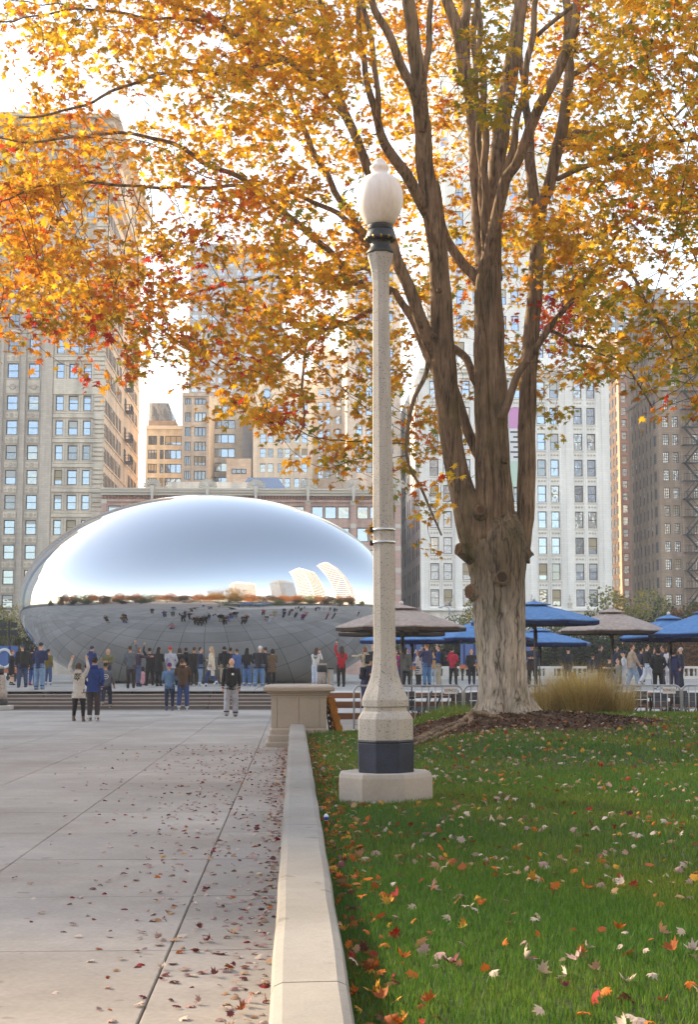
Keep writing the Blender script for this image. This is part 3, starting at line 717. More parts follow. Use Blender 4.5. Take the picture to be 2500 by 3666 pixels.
for a in (2362, 2440, 2468): MB().box(Xp(a, YK), Xp(a+10, YK), YK-0.25, YK, -0.9, izt-1).build('pier', m_brown, bI)
pl = MB()
for a in (2.5, 4.6, 6.7, 8.8, 10.9, 13.0): pl.box(ix0-0.22, ix0, YK+a, YK+a+0.3, -0.9, izt-2)
pl.build('side_piers', m_brown, bI)['kind'] = 'stuff'
bN, _, _, _ = building('grey_slab_tower', 'dark grey slab tower top behind the brown building', 2188, 2405, 300, 1022, 20, m_grey, [(2200 + 26*k, 2218 + 26*k) for k in range(8)], rs(1120, 26, 40, 8), sash=m_sash, pane=g_tower)
# fire escape: landings, rails and stair flights
fe = thing('fire_escape', 'black iron fire escape zigzagging down the brown building', 'fire escape', (Xp(2475, YK-1), YK-1, 1))
xa, xb = Xp(2446, YK-0.7), Xp(2516, YK-0.7)
for k in range(17):
    z0 = Z(1140 + 64.4*k, YK); z1 = Z(1140 + 64.4*(k+1), YK)
    m = MB(); m.box(xa, xb, YK-1.5, YK-0.3, z0, z0+0.08)
    for x in np.linspace(xa, xb, 8): m.box(x-0.02, x+0.02, YK-1.5, YK-1.46, z0+0.08, z0+1.0)
    m.box(xa, xb, YK-1.52, YK-1.46, z0+0.95, z0+1.02); m.build('landing', m_iron, fe)
    if k < 16:
        a, b_ = (xa+0.3, xb-0.3) if k % 2 == 0 else (xb-0.3, xa+0.3)
        m = MB()
        for y in (YK-1.2, YK-0.7): m.tube([(a, y, z0), (b_, y, z1)], 0.07, 4)
        for q in range(1, 8): t_ = q/8; m.box(a+(b_-a)*t_-0.12, a+(b_-a)*t_+0.12, YK-1.2, YK-0.7, z0+(z1-z0)*t_-0.02, z0+(z1-z0)*t_+0.02)
        m.tube([(a, YK-1.2, z0+0.9), (b_, YK-1.2, z1+0.9)], 0.04, 4)
        m.build('stair_flight', m_iron, fe)
# grey tower far behind the terracotta tower
bS, _, _, szt = building('pale_setback_tower', 'pale grey setback tower rising behind the terracotta tower', 215, 392, 330, 640, 26, masonry('pale_grey_stone', srgb(176, 178, 176), 1.2, 0.5, 0.9, 0.04), [(230 + 32*k, 248 + 32*k) for k in range(5)], rs(660, 30, 46, 14), pane=g_tower, sash=m_sash_l, blind=0.3)
MB().box(Xp(225, 332), Xp(345, 332), 332, 350, szt, Z(580, 332)).build('upper_storey', bS.children[0].data.materials[0], bS)
# --- the same street going on beyond the left edge; its height keeps the park in shade
for k, (xa, xb, h) in enumerate(((-98, -62, 96), (-134, -100, 122), (-172, -136, 126), (-214, -174, 123), (-262, -216, 128), (-310, -264, 118))):
    mm = (m_terra, m_brickw, m_grey, m_cream, m_fpink, m_tan)[k]
    b, _, _, _ = building('street_tower', 'tower of the street beyond the left edge of the photograph', 0, 0, 192, 0, 32, mm, (), (), xabs=(xa, xb), ztop=h)
    b['group'] = 'towers beyond the left edge'
    wm = MB()
    for z in np.arange(4, h-4, 3.6):
        for x in np.arange(xa+1.5, xb-2, 3.2): wm.box(x, x+1.5, 191.9, 191.98, z, z+2.0)
    wm.build('far_windows', g_blue, b)['kind'] = 'stuff'
# ------------------------------------------------------------------ the lamp post
m_agg = speckle('lamp_concrete', srgb(196, 190, 180), (0.16, 0.155, 0.15), scale=75, amount=0.60, soft=0.12)
m_pad = surf('pad_concrete', srgb(186, 178, 168), 0.16, 3, 0.9, 0.3, 0.004, 60, fine=0.15)
m_lampmetal = surf('lamp_dark_metal', srgb(62, 66, 70), 0.2, 8, 0.5, 0.1, metal=0.3)
m_band = surf('painted_base_band', srgb(34, 46, 70), 0.75, 5, 0.45, 0.15, 0.003, spec=0.5)
t = NT('opal_globe'); t.set(color=srgb(232, 218, 205), rough=0.32)
t.set(color=t.mix(1.0, srgb(246, 234, 222), t.ramp(t.noise(t.coord('Object', (14, 14, 1.2)), 2.2, 4), [(0.4, (1,1,1)), (0.8, (0.86, 0.84, 0.82))]), 'MULTIPLY'))
t.b.inputs['Subsurface Weight'].default_value = 0.25; t.b.inputs['Subsurface Radius'].default_value = (0.1, 0.1, 0.1); t.b.inputs['Subsurface Scale'].default_value = 0.3
m_opal = t.m
YL = 13.8; ppm = F / YL
lamp = thing('lamp_post', 'tall pale concrete lamp post with an opal acorn globe on the lawn', 'lamp post', LAMP)
zL = lambda py: at(1370, py, YL).z
def lp(points): return [(r / ppm, zL(y)) for r, y in points]
def oct_(name, pts, m, seg=8, smooth_=False, parent=lamp, rot=R(22.5), k=1.04):
    return MB().lathe([(r * k, z) for r, z in lp(pts)], seg, (LAMP.x, LAMP.y, 0), 0, smooth_, rot).build(name, m, parent)
pad = MB(); ph = 0.46
pp_ = [(-0.60, -0.05), (-0.33, -0.40), (0.22, -0.41), (0.60, -0.06), (0.58, 0.30), (0.28, 0.55), (-0.3, 0.55), (-0.6, 0.28)]
pp_ = [(x*0.74, y*0.74) for x, y in pp_]
pad.rings([[(LAMP.x+x*s_, LAMP.y+y*s_, z) for x, y in pp_] for s_, z in ((1.0, 0.2), (1.0, zL(2762)-0.05), (0.97, zL(2762)-0.012), (0.93, zL(2762)))], True, 0, False)
pad.build('footing', m_pad, lamp)
oct_('base_band', [(100, 2764), (102, 2660), (99, 2655)], m_band)
oct_('band_lip', [(101, 2657), (104, 2652), (101, 2646)], m_lampmetal)
oct_('pedestal', [(99, 2647), (99, 2572), (88, 2552), (79, 2545), (78, 2531)], m_agg)
oct_('pedestal_top', [(77, 2531), (84, 2527), (84, 2505), (80, 2494), (68, 2465), (57, 2440), (50, 2415), (44, 2380), (41, 2340)], m_agg)
oct_('shaft', [(40.5, 2340), (39, 2000), (35, 1500), (30.5, 1080), (31, 1010), (35, 970), (43, 935), (48, 916), (48, 911)], m_agg)
oct_('capital', [(51, 911), (51, 904), (44, 895), (36, 884), (34, 870), (38, 862)], m_lampmetal, 24, True, k=1)
oct_('flange', [(38, 864), (57, 860), (57, 855), (50, 838), (48, 828)], m_lampmetal, 24, True, k=1)
oct_('fitter', [(48, 828), (46, 820), (49, 815), (47, 808)], m_lampmetal, 24, True, k=1)
bolt_me = MB().lathe([(0.012, 0), (0.012, 0.03), (0.004, 0.035)], 6).mesh('bolt', flat('brass', srgb(170, 130, 60), 0.4, 0.8))
for k in range(12):
    a = 2*math.pi*k/12; link('bolt', bolt_me, lamp, Vector((LAMP.x+0.148*math.cos(a), LAMP.y+0.148*math.sin(a), zL(860)-0.01)) - wloc(lamp))
oct_('globe', [(44, 810), (56, 797), (73, 770), (83, 742), (87, 712), (85, 690), (78, 664), (66, 646), (54, 636), (40, 629), (31, 622), (31, 612), (36, 606), (36, 598), (29, 592), (24, 588), (22, 578), (14, 571), (1, 569)], m_opal, 48, True, k=1)
for y in (1897, 1942): oct_('strap', [(40.5, y+4), (40.5, y-4)], flat('bright_strap', (0.7, 0.7, 0.7), 0.3, 0.9), 24, True, k=1.05)
for y in (1897, 1945): MB().cbox(LAMP.x-0.135, LAMP.x-0.10, LAMP.y-0.03, LAMP.y+0.03, zL(y+8), zL(y-10), 0.004).build('buckle', m_iron, lamp)
stk = MB(); z0, z1 = zL(1128), zL(1082)
stk.box(-0.030, 0.034, -0.0895, -0.0885, 0, z1-z0, 0); stk.box(-0.018, 0.010, -0.0905, -0.0897, 0.03, z1-z0-0.03, 1)
so = stk.build('sticker', [m_iron, flat('sticker_pink', srgb(200, 60, 80), 0.6)], lamp); so.location = Vector((LAMP.x, LAMP.y, z0)) - wloc(lamp); so.rotation_euler = (0, 0, R(-38))
lamp.rotation_euler = (0, R(-0.45), 0)

# ------------------------------------------------------------------ the maple
def bark(name, c1, c2, moss=0.25, sc=1.0, pale=None, plates=0.4):
    t = NT(name); v = t.coord('Object', (6*sc, 6*sc, 0.42*sc))
    warp = t.new('ShaderNodeTexNoise'); warp.inputs['Scale'].default_value = 2.0*sc; t.l(t.coord('Object'), warp.inputs['Vector'])
    ad = t.new('ShaderNodeVectorMath'); ad.operation = 'MULTIPLY_ADD'; t.l(warp.outputs['Color'], ad.inputs[0]); ad.inputs[1].default_value = (1.6, 1.6, 0.5); t.l(v, ad.inputs[2])
    ridge = t.new('ShaderNodeTexVoronoi'); ridge.feature = 'DISTANCE_TO_EDGE'; ridge.inputs['Scale'].default_value = 2.3; t.l(ad.outputs[0], ridge.inputs['Vector'])
    fib = t.noise(t.coord('Object', (12*sc, 12*sc, 1.0*sc)), 2.0, 7, 0.72)
    rg = t.ramp(ridge.outputs['Distance'], [(0.0, (0, 0, 0)), (0.16, (0.75,)*3), (0.5, (1, 1, 1))])
    hgt = t.mix(1.0 - plates, rg, fib); big = t.noise(t.coord('Object', (5*sc, 5*sc, 0.35*sc)), 1.7, 4, 0.6); hgt = t.mix(0.38, hgt, big)
    col = t.ramp(hgt, [(0.40, c1), (0.50, c2), (0.64, tuple(min(1, x*1.6) for x in c2))])
    if pale is not None:
        sp = t.new('ShaderNodeSeparateXYZ'); t.l(t.coord('Object'), sp.inputs[0])
        zz = t.new('ShaderNodeMath'); zz.operation = 'MULTIPLY_ADD'; t.l(t.noise(t.coord('Object'), 1.6, 3), zz.inputs[0]); zz.inputs[1].default_value = 1.2; t.l(sp.outputs[2], zz.inputs[2])
        mr = t.new('ShaderNodeMapRange'); mr.inputs[1].default_value = 1.9; mr.inputs[2].default_value = 3.0; mr.inputs[3].default_value = 1.0; mr.inputs[4].default_value = 0.0; t.l(zz.outputs[0], mr.inputs[0])
        col = t.mix(mr.outputs[0], col, t.ramp(hgt, [(0.40, tuple(x*0.14 for x in pale)), (0.47, tuple(x*0.6 for x in pale)), (0.62, pale)]))
    ms = t.ramp(t.noise(t.coord('Object', (2, 2, 1)), 1.1, 5), [(0.50, (0, 0, 0)), (0.68, (moss,)*3)])
    col = t.mix(ms, col, (0.085, 0.085, 0.03))
    blot = t.ramp(t.noise(t.coord('Object'), 3.2, 5), [(0.3, (0.72, 0.71, 0.70)), (0.7, (1.18, 1.15, 1.12))])
    t.set(color=t.mix(1.0, col, blot, 'MULTIPLY'), rough=0.92, spec=0.15)
    t.bump(hgt, 1.0, 0.045 if plates else 0.02)
    return t.m
m_bark = bark('trunk_bark', (0.035, 0.028, 0.022), (0.185, 0.145, 0.102), 0.55, 1.0, (0.64, 0.57, 0.48), 0.18)
m_bark2 = bark('limb_bark', (0.055, 0.038, 0.026), (0.225, 0.160, 0.110), 0.4, 1.0, None, 0.0)
m_cut = surf('cut_wood', srgb(134, 104, 76), 0.5, 9, 0.9, 0.6, 0.015)
m_cutf = surf('weathered_cut', srgb(104, 78, 58), 0.5, 14, 0.95, 0.8, 0.02)
m_cutd = surf('hollow_wood', (0.05, 0.032, 0.022), 0.4, 9, 0.95)
tree = thing('maple_tree', 'big autumn maple with many upright stems and golden orange leaves', 'tree', TREE)
YT = TREE.y; mpp = YT / F
def limb_pts(pts):
    """pixel polyline (px,py,r_px[,dY]) -> smooth 3-D polyline with radii"""
    P3 = [(at(p[0], p[1], YT + (p[3] if len(p) > 3 else 0)), p[2] * mpp) for p in pts]
    out, rad = [], []
    for i in range(len(P3) - 1):
        p0 = P3[max(i-1, 0)][0]; p1, r1 = P3[i]; p2, r2 = P3[i+1]; p3 = P3[min(i+2, len(P3)-1)][0]
        n = max(2, int((p2 - p1).length / 0.16))
        for k in range(n):
            s_ = k / n
            q = 0.5 * ((2*p1) + (p2-p0)*s_ + (2*p0-5*p1+4*p2-p3)*s_*s_ + (3*p1-p0-3*p2+p3)*s_**3)
            out.append(q); rad.append(r1 + (r2-r1)*s_)
    out.append(P3[-1][0]); rad.append(P3[-1][1])
    return out, rad
def gnarly(pts, rad, seg, wob=0.05, flute=0.0, seed=0):
    m = MB(); m.tube(pts, rad, seg)
    n = len(pts)
    for i in range(n):
        c = pts[i]
        for k in range(seg):
            p = Vector(m.v[i*seg+k]); d = p - c
            a = math.atan2(d.y, d.x)
            f = 1 + wob*math.sin(3*a + c.z*1.3 + seed) + wob*0.6*math.sin(7*a - c.z*2.1 + seed*2) + wob*0.5*math.sin(c.z*5 + seed + 2*a) + flute*math.sin(11*a + 0.9*c.z)
            m.v[i*seg+k] = tuple(c + d*f)
    return m
# trunk with a flared, buttressed foot
tp = [(1812, 2605, 140), (1812, 2575, 124), (1811, 2545, 104), (1808, 2510, 92), (1803, 2450, 85), (1796, 2350, 88), (1791, 2250, 92), (1787, 2150, 94), (1784, 2080, 97), (1784, 2020, 105), (1783, 1960, 112, .04), (1780, 1905, 106, .10), (1778, 1850, 80, .18), (1776, 1800, 44, .25)]
pts, rad = limb_pts(tp)
m = gnarly(pts, rad, 44, 0.022, 0.012, 1)
for i in range(len(m.v)):                             # roots spreading at the foot
    p = Vector(m.v[i]); h = p.z - TREE.z
    if h < 0.75:
        c = Vector((TREE.x, TREE.y, p.z)); d = p - c; a = math.atan2(d.y, d.x)
        k = max(0, 1 - max(h, 0)/0.75) ** 2
        m.v[i] = tuple(c + d*(1 + k*(0.25*math.sin(5*a + 0.6) + 0.15*math.sin(9*a))))
m.build('trunk', m_bark, tree)
LIMBS = {
 'L': [(1748,2050,66),(1704,1905,62,-.05),(1668,1800,50,-.1),(1640,1690,42,-.15),(1618,1594,39,-.2),(1603,1455,41,-.25),(1588,1300,46,-.3),(1583,1200,43,-.35),(1579,1039,37,-.4),(1564,858,35,-.5),(1524,606,33,-.6),(1513,454,30,-.7),(1495,252,27,-.8),(1470,50,24,-.9),(1452,-120,20,-1),(1440,-400,14,-1)],
 'L2': [(1570,1290,30,-.3),(1534,1212,27,-.4),(1502,1129,23,-.5),(1461,1018,22,-.6),(1426,942,22,-.6),(1398,850,19,-.5),(1330,640,18,-.4),(1281,505,17,-.4),(1250,442,17,-.3),(1205,300,16,-.2),(1176,158,15,-.1),(1150,0,13,0),(1120,-150,10,0)],
 'L2b': [(1426,942,18,-.6),(1330,860,14,.2),(1231,734,12,.6),(1105,505,12,.9),(1050,370,10,1),(1002,229,8,1.1),(960,60,6,1.2)],
 'L4': [(1540,780,24,-.5),(1502,710,21,-.7),(1450,620,20,-.9),(1400,550,19,-1),(1362,480,16,-1.1),(1338,380,13,-1.2),(1310,260,11,-1.2),(1290,120,10,-1.2),(1280,-60,8,-1.2)],
 'L4b': [(1362,480,11,-1.1),(1352,360,10,-1.4),(1340,200,10,-1.5),(1305,40,9,-1.6),(1290,-120,7,-1.6)],
 'L5': [(1512,440,20,-.7),(1470,300,17,-1.0),(1400,150,15,-1.2),(1345,30,13,-1.3),(1310,-100,11,-1.4)],
 'L6': [(1512,470,16,-.8),(1520,300,12,-1.1),(1535,150,11,-1.3),(1545,20,10,-1.4),(1550,-120,8,-1.5)],
 'L3': [(1575,1340,26,-.1),(1530,1261,20,.2),(1489,1164,17,.4),(1433,1073,13,.6),(1400,1035,11,.7),(1335,1105,10,.9),(1250,1150,8,1.0),(1105,1213,8,1.1),(1010,1292,7,1.2),(947,1323,6,1.2),(828,1340,4,1.2)],
 'M': [(1795,2010,92),(1780,1850,66),(1773,1700,58),(1766,1550,54),(1760,1300,52),(1755,1100,50),(1750,960,44)],
 'M_front': [(1742,1930,40,-.2),(1735,1750,34,-.22),(1732,1600,30,-.2),(1727,1400,27,-.18),(1724,1200,26,-.15),(1726,1050,26,-.1),(1736,960,24,-.15),(1757,880,23,-.2),(1785,750,22,-.4),(1812,640,20,-.5),(1850,590,18,-.7),(1895,470,19,-.8),(1950,350,19,-.9),(2015,220,19,-1),(2060,80,16,-1),(2085,-80,13,-1)],
 'Md1': [(1808,660,17,-.5),(1838,520,14,-.5),(1870,350,12,-.5),(1895,200,12,-.6),(1915,60,11,-.6),(1925,-100,8,-.6)],
 'Ma': [(1745,1000,34,.1),(1728,930,28,.2),(1715,850,22,.3),(1703,656,19,.5),(1690,404,21,.7),(1655,202,25,.8),(1640,100,24,.8),(1600,0,20,.9),(1565,-120,16,1)],
 'Ma2': [(1668,260,17,.8),(1668,120,18,.9),(1672,0,17,1),(1675,-120,14,1)],
 'Mb': [(1745,960,20,-.1),(1738,800,15,-.1),(1738,650,14,-.2),(1736,404,13,-.3),(1722,202,12,-.4),(1715,50,11,-.5),(1700,-120,8,-.6)],
 'Mb2': [(1730,800,13,0),(1722,600,12,.2),(1712,400,11,.3),(1700,200,12,.3),(1702,60,12,.3),(1720,-80,9,.2)],
 'Mc': [(1762,1000,40,.3),(1766,850,32,.5),(1775,650,30,.7),(1803,420,34,.9),(1836,220,31,1),(1862,40,26,1),(1880,-120,20,1)],
 'R': [(1845,2000,56,.1),(1876,1890,32,.1),(1886,1750,33,.12),(1887,1594,33,.15),(1896,1316,32,.2),(1914,1073,28,.25),(1925,900,27,.3),(1930,765,26,.35),(1955,700,23,.35),(1976,630,22,.35),(2006,505,23,.3),(2031,353,20,.3),(2040,242,18,.3),(2032,75,16,.4),(2027,-100,13,.4)],
 'Ra': [(1928,780,24,.4),(1912,700,22,.5),(1902,600,21,.6),(1890,404,16,.8),(1870,250,13,.9),(1858,100,11,1),(1850,-60,8,1)],
 'R2': [(1795,1500,17,-.35),(1832,1400,14,-.4),(1863,1330,13,-.45),(1898,1275,13,-.45),(1967,1178,12,-.5),(2023,1108,10,-.5),(2085,1032,9,-.4),(2168,900,7,-.3),(2230,820,5,-.2)],
 'X1': [(1735,1660,26,.25),(1700,1600,20,.35),(1676,1538,19,.4),(1648,1455,18,.4),(1610,1330,15,.4),(1590,1240,12,.4)],
 'X2': [(1722,1400,17,.2),(1697,1351,16,.3),(1676,1289,15,.4),(1630,1248,14,.5),(1560,1200,12,.6),(1500,1150,9,.7),(1440,1080,6,.8)],
 'X3': [(1722,1020,24,.1),(1690,975,21,.1),(1655,940,20,.05),(1600,860,17,0),(1580,757,13,-.1),(1560,650,11,-.1)],
 'B1': [(1300,1010,11,.4),(1250,1000,11,.3),(1180,900,11,0),(1097,828,11,-.3),(1010,757,11,-.6),(947,710,10,-.8),(856,631,9,-1.1),(757,600,8.5,-1.4),(686,552,8,-1.6),(615,513,7,-1.8),(505,485,6,-2.1),(379,477,5,-2.4),(300,489,4.5,-2.6),(158,505,4,-2.8),(47,505,3,-3),(-60,480,2.5,-3.1)],
 'B2': [(1350,930,12,0),(1290,850,11,0),(1215,765,10,.1),(1081,708,8,.2),(960,655,6,.3),(850,655,4,.4)],
 'B3': [(1097,828,7,-.3),(1000,745,7,-.6),(868,671,7,-1.1),(680,672,6,-1.5),(505,668,5,-2),(316,655,5,-2.4),(142,670,4,-2.8),(0,720,3,-3)],
 'B4': [(1200,290,10,-.2),(1080,240,9,-.6),(960,190,10,-1),(844,126,11,-1.4),(789,95,10,-1.6),(720,50,8,-1.8),(640,20,7,-2),(500,-20,5,-2.4)],
 'B5': [(1176,158,9,-.1),(1060,90,8,-.5),(900,60,7,-1),(700,70,6,-1.6),(500,60,5,-2.2),(300,30,4,-2.6),(120,60,3,-3)],
 'B6': [(1250,442,9,-.3),(1130,300,9,-1),(1010,215,8,-1.6),(850,260,7,-2.2),(600,260,6,-3),(400,330,5,-3.4),(230,400,4,-3.8),(60,420,3,-4)],
 'B7': [(1400,1040,9,.6),(1300,960,9,1.2),(1180,1010,8,1.8),(1030,990,7,2.4),(850,1010,6,3),(650,1060,5,3.4),(450,1100,4,3.6),(250,1150,3,3.8)],
 'B8': [(1105,1213,6,1.1),(1080,1350,5,1.0),(1090,1480,4,0.9),(1060,1580,3,.9)],
 'B9': [(1540,1290,9,-.6),(1480,1450,7,-1),(1455,1560,6,-1.2),(1480,1700,5,-1.2),(1550,1830,4,-1.2),(1580,1920,3,-1.2)],
 'C1': [(1996,640,10,.3),(2118,588,9,-.2),(2300,544,8,-.8),(2500,489,6,-1.4),(2620,470,4,-1.8)],
 'C2': [(2042,270,11,.3),(2157,205,9,.6),(2230,120,8,1),(2290,20,7,1.3)],
 'C3': [(2118,588,7,-.2),(2210,640,7,.6),(2291,560,7,1.2),(2354,480,6,1.4),(2500,340,5,1.6)],
 'C4': [(1921,134,8,-.6),(2000,60,8,-.8),(2086,0,7,-1),(2200,-60,6,-1.2)],
 'C5': [(2168,900,6,-.3),(2260,980,6,-.6),(2330,1100,5,-.9),(2400,1210,4,-1),(2430,1320,3,-1.1)],
 'C6': [(2006,505,10,.3),(2090,470,9,1.2),(2200,520,8,2),(2330,640,7,2.6),(2440,800,5,3),(2500,950,4,3.2)],
 'C7': [(1967,1178,7,-.5),(2060,1230,6,.2),(2150,1260,5,.8),(2260,1330,4,1.2),(2340,1470,3,1.4)],
}
BIG = {'L','M','M_front','R','Mc','Ma','L2','Ra'}
nodes, nrad, npar = [], [], []
for i, (k, pl_) in enumerate(LIMBS.items()):
    pts, rad = limb_pts(pl_)
    jit = [p + Vector((0.02*math.sin(j*1.1+i), 0.02*math.sin(j*0.9+2*i), 0.015*math.sin(j*1.3+i*3))) * (0.4 if rad[j] > 0.08 else 1.0) for j, p in enumerate(pts)]
    seg = 20 if k in BIG else 10
    gnarly(jit, rad, seg, 0.028 if k in BIG else 0.02, 0.0, i).build('limb' if k in BIG else 'branch', m_bark2, tree)
    for p, r in zip(jit, rad):
        if r < 0.13: nodes.append(p); nrad.append(r)
# cut limb stubs
def stub(px, py, dY, dirv, r, ln, hollow=False):
    c = at(px, py, YT + dY); d = Vector(dirv).normalized()
    mm = MB(); mm.tube([c - d*0.25, c - d*0.05, c + d*ln*0.7, c + d*ln], [r*2.3, r*1.75, r*1.15, r*0.98], 18)
    o = mm.build('cut_limb', m_bark, tree)
    f = MB(); f.tube([c + d*(ln-0.01), c + d*(ln+0.006)], [r*0.86, r*0.84], 18); f.build('cut_face', m_cutd if hollow else m_cutf, o)
    q = MB()
    rg = []
    M = d.to_track_quat('Z', 'Y').to_matrix().to_4x4(); M.translation = c + d*ln
    for k in range(24):
        a = 2*math.pi*k/24; w_ = 0.93 + 0.07*math.sin(3*a + px) + 0.05*math.sin(5*a + py); rg.append(M @ Vector((r*w_*math.cos(a), r*w_*math.sin(a)*1.08, 0.012*math.sin(2*a + px))))
    q.tube(rg + [rg[0]], r*0.10, 6, caps=False); q.build('bark_rim', m_cut, o)
stub(1722, 1828, -.46, (-0.15, -1, 0.15), 0.075, 0.07); stub(1797, 2067, -.475, (0.05, -1, 0.05), 0.10, 0.03, True)
stub(1668, 1975, -.15, (-1, -0.45, 0.25), 0.10, 0.15); stub(1697, 2118, -.12, (-1, -0.75, 0.1), 0.11, 0.10); stub(1878, 1985, -.1, (1, -0.2, 0.5), 0.08, 0.13)
stub(1806, 1648, -.22, (0.3, -1, 0.1), 0.05, 0.06); stub(1553, 1202, -.6, (-0.2, -1, 0.1), 0.035, 0.05); stub(1574, 1039, -.58, (-0.1, -1, 0.0), 0.035, 0.04)

# leaf masses: how thickly each part of the crown is leaved (100-pixel squares of the photograph, 0..9)
DENS = """7788888888888888877778888888
7788888888888888877778888888
6467888889888787765656888877
5776877788998676676678888877
2675666799898676685688887777
3653345788885576585688765566
7752346888874687465688776677
8775578777666776454688887777
9985334678764475443578888888
8873234787665465454787678877
8865567777875556668987455777
9877676467898655655798433766
8888777578988755644788743666
6777786578887746533677777777
2223567688645464225566555877
0023224577544564224455444555
0000000177755546321431123412
0000000015356556210100000200
0000000000235554200000000000
0000000000001243000000000000
0000000000000022300000000000
0000000000000101200000000000""".split('\n')
att = []; att_c = []
def jig(): return rng.uniform(-1, 1)
for r_, row in enumerate(DENS):
    y0 = (r_ - 2) * 100
    for c_, ch in enumerate(row):
        dv = int(ch)
        if dv == 0: continue
        cov = min(0.95, dv / 9.6); x0 = c_ * 100 - (75 if r_ >= 19 else 0)
        n = -math.log(1 - cov) * 0.222 / 0.0034 / 13.0 * (1.4 if 1400 < x0 < 2100 and y0 < 1400 else 1.35 if x0 >= 2100 else 1.3 if x0 < 600 and 300 < y0 else 1.1)
        n = int(n) + (rng.random() < n % 1)
        for _ in range(n):
            px, py = x0 + rng.random()*100, y0 + rng.random()*100
            if 1480 < px < 2080 and py < 1650:
                if (1690 < px < 1880 and 40 < py < 420) or (1850 < px < 2150 and 720 < py < 1080): dY = rng.uniform(-2.6, -1.2) if rng.random() < 0.5 else rng.uniform(1.4, 5)
                else: dY = rng.uniform(1.3, 5.5)
            elif 1330 < px <= 1480: dY = rng.uniform(0.6, 4.5)
            else:
                off = abs(px - 1800) * mpp; wd = math.sqrt(max(1.0, 81 - off*off*0.8)) * 0.5
                dY = rng.uniform(-wd, wd) - 0.6
            if 1200 < px < 1560 and py > 300: dY = max(dY, -2)
            att.append(at(px, py, YT + dY)); att_c.append((px, py))
for side in range(260):                                   # the crown goes on beyond both edges and above the frame
    px = rng.choice((rng.uniform(-700, -10), rng.uniform(2800, 3300))); py = rng.uniform(-200, 1100 if px < 0 else 1300)
    att.append(at(px, py, YT + rng.uniform(-3, 3))); att_c.append((px, py))
for side in range(420):
    px = rng.uniform(200, 3000); py = rng.uniform(-1000, -200)
    if ((px-1700)/1600)**2 + ((py+200)/850)**2 < 1: att.append(at(px, py, YT + rng.uniform(-4.5, 5))); att_c.append((px, py))
A = np.array([tuple(p) for p in att])
# twigs grow from the branches towards the leaf masses
N = [np.array(tuple(p)) for p in nodes]; par = [-1]*len(N); nb = len(N)
NA = np.array(N)
kd = KDTree(len(N))
for i, p in enumerate(N): kd.insert(p, i)
kd.balance()
near = np.zeros(len(A), int); dist = np.zeros(len(A))
for i, p in enumerate(A):
    _, j, d_ = kd.find(p); near[i] = j; dist[i] = d_
alive = np.ones(len(A), bool); STEP = 0.2
reach = np.full(len(A), -1)
for it in range(90):
    k_ = alive & (dist < 0.24); reach[k_] = near[k_]; alive &= ~k_
    idx = np.where(alive)[0]
    if len(idx) == 0: break
    NA = np.array(N)
    dirs = {}
    vec = A[idx] - NA[near[idx]]; vec /= np.linalg.norm(vec, axis=1)[:, None]
    for i, v_ in zip(near[idx], vec):
        if i in dirs: dirs[i] += v_
        else: dirs[i] = v_.copy()
    newi = []
    for i, v_ in dirs.items():
        L_ = np.linalg.norm(v_)
        if L_ < 1e-6: continue
        v_ = v_ / L_
        if par[i] >= 0:                                     # keep some of the direction of growth
            o_ = N[i] - N[par[i]]; v_ = 0.62*v_ + 0.38*o_/max(1e-6, np.linalg.norm(o_))
        v_ = v_ + nrng.normal(0, 0.12, 3); v_ /= np.linalg.norm(v_)
        N.append(N[i] + v_*STEP); par.append(i); newi.append(len(N)-1)
    NP = np.array([N[i] for i in newi])
    d2 = ((A[idx][:, None, :] - NP[None]) ** 2).sum(2); b_ = d2.argmin(1); dm = np.sqrt(d2[np.arange(len(idx)), b_])
    up_ = dm < dist[idx]; dist[idx[up_]] = dm[up_]; near[idx[up_]] = np.array(newi)[b_[up_]]
reach[reach < 0] = near[reach < 0]
NA = np.array(N); n_all = len(N)
w = np.zeros(n_all)
kids = [[] for _ in range(n_all)]
for i in range(nb, n_all): kids[par[i]].append(i)
for i in range(n_all-1, nb-1, -1):
    if not kids[i]: w[i] = 1
    w[par[i]] += w[i]
def trad(i): return min(0.035, 0.0035 * max(1, w[i]) ** 0.42)
twig = MB()
used = set()
for s0 in range(nb, n_all):                             # each run of twig from a fork to a tip or fork
    p_ = par[s0]
    if p_ >= nb and kids[p_] and kids[p_][int(np.argmax([w[k] for k in kids[p_]]))] == s0: continue
    chain = [p_, s0]; c_ = s0
    while kids[c_]:
        c_ = kids[c_][int(np.argmax([w[k] for k in kids[c_]]))]; chain.append(c_)
    pts = [Vector(NA[i]) for i in chain]; rad = [min(trad(chain[1]), 0.03)] + [trad(i) for i in chain[1:]]
    rad[-1] = 0.002
    twig.tube(pts, rad, 4, caps=False)
tw = twig.build('twigs', surf('twig_bark', (0.075, 0.05, 0.036), 0.2, 20, 0.9, 0), tree); tw['kind'] = 'stuff'

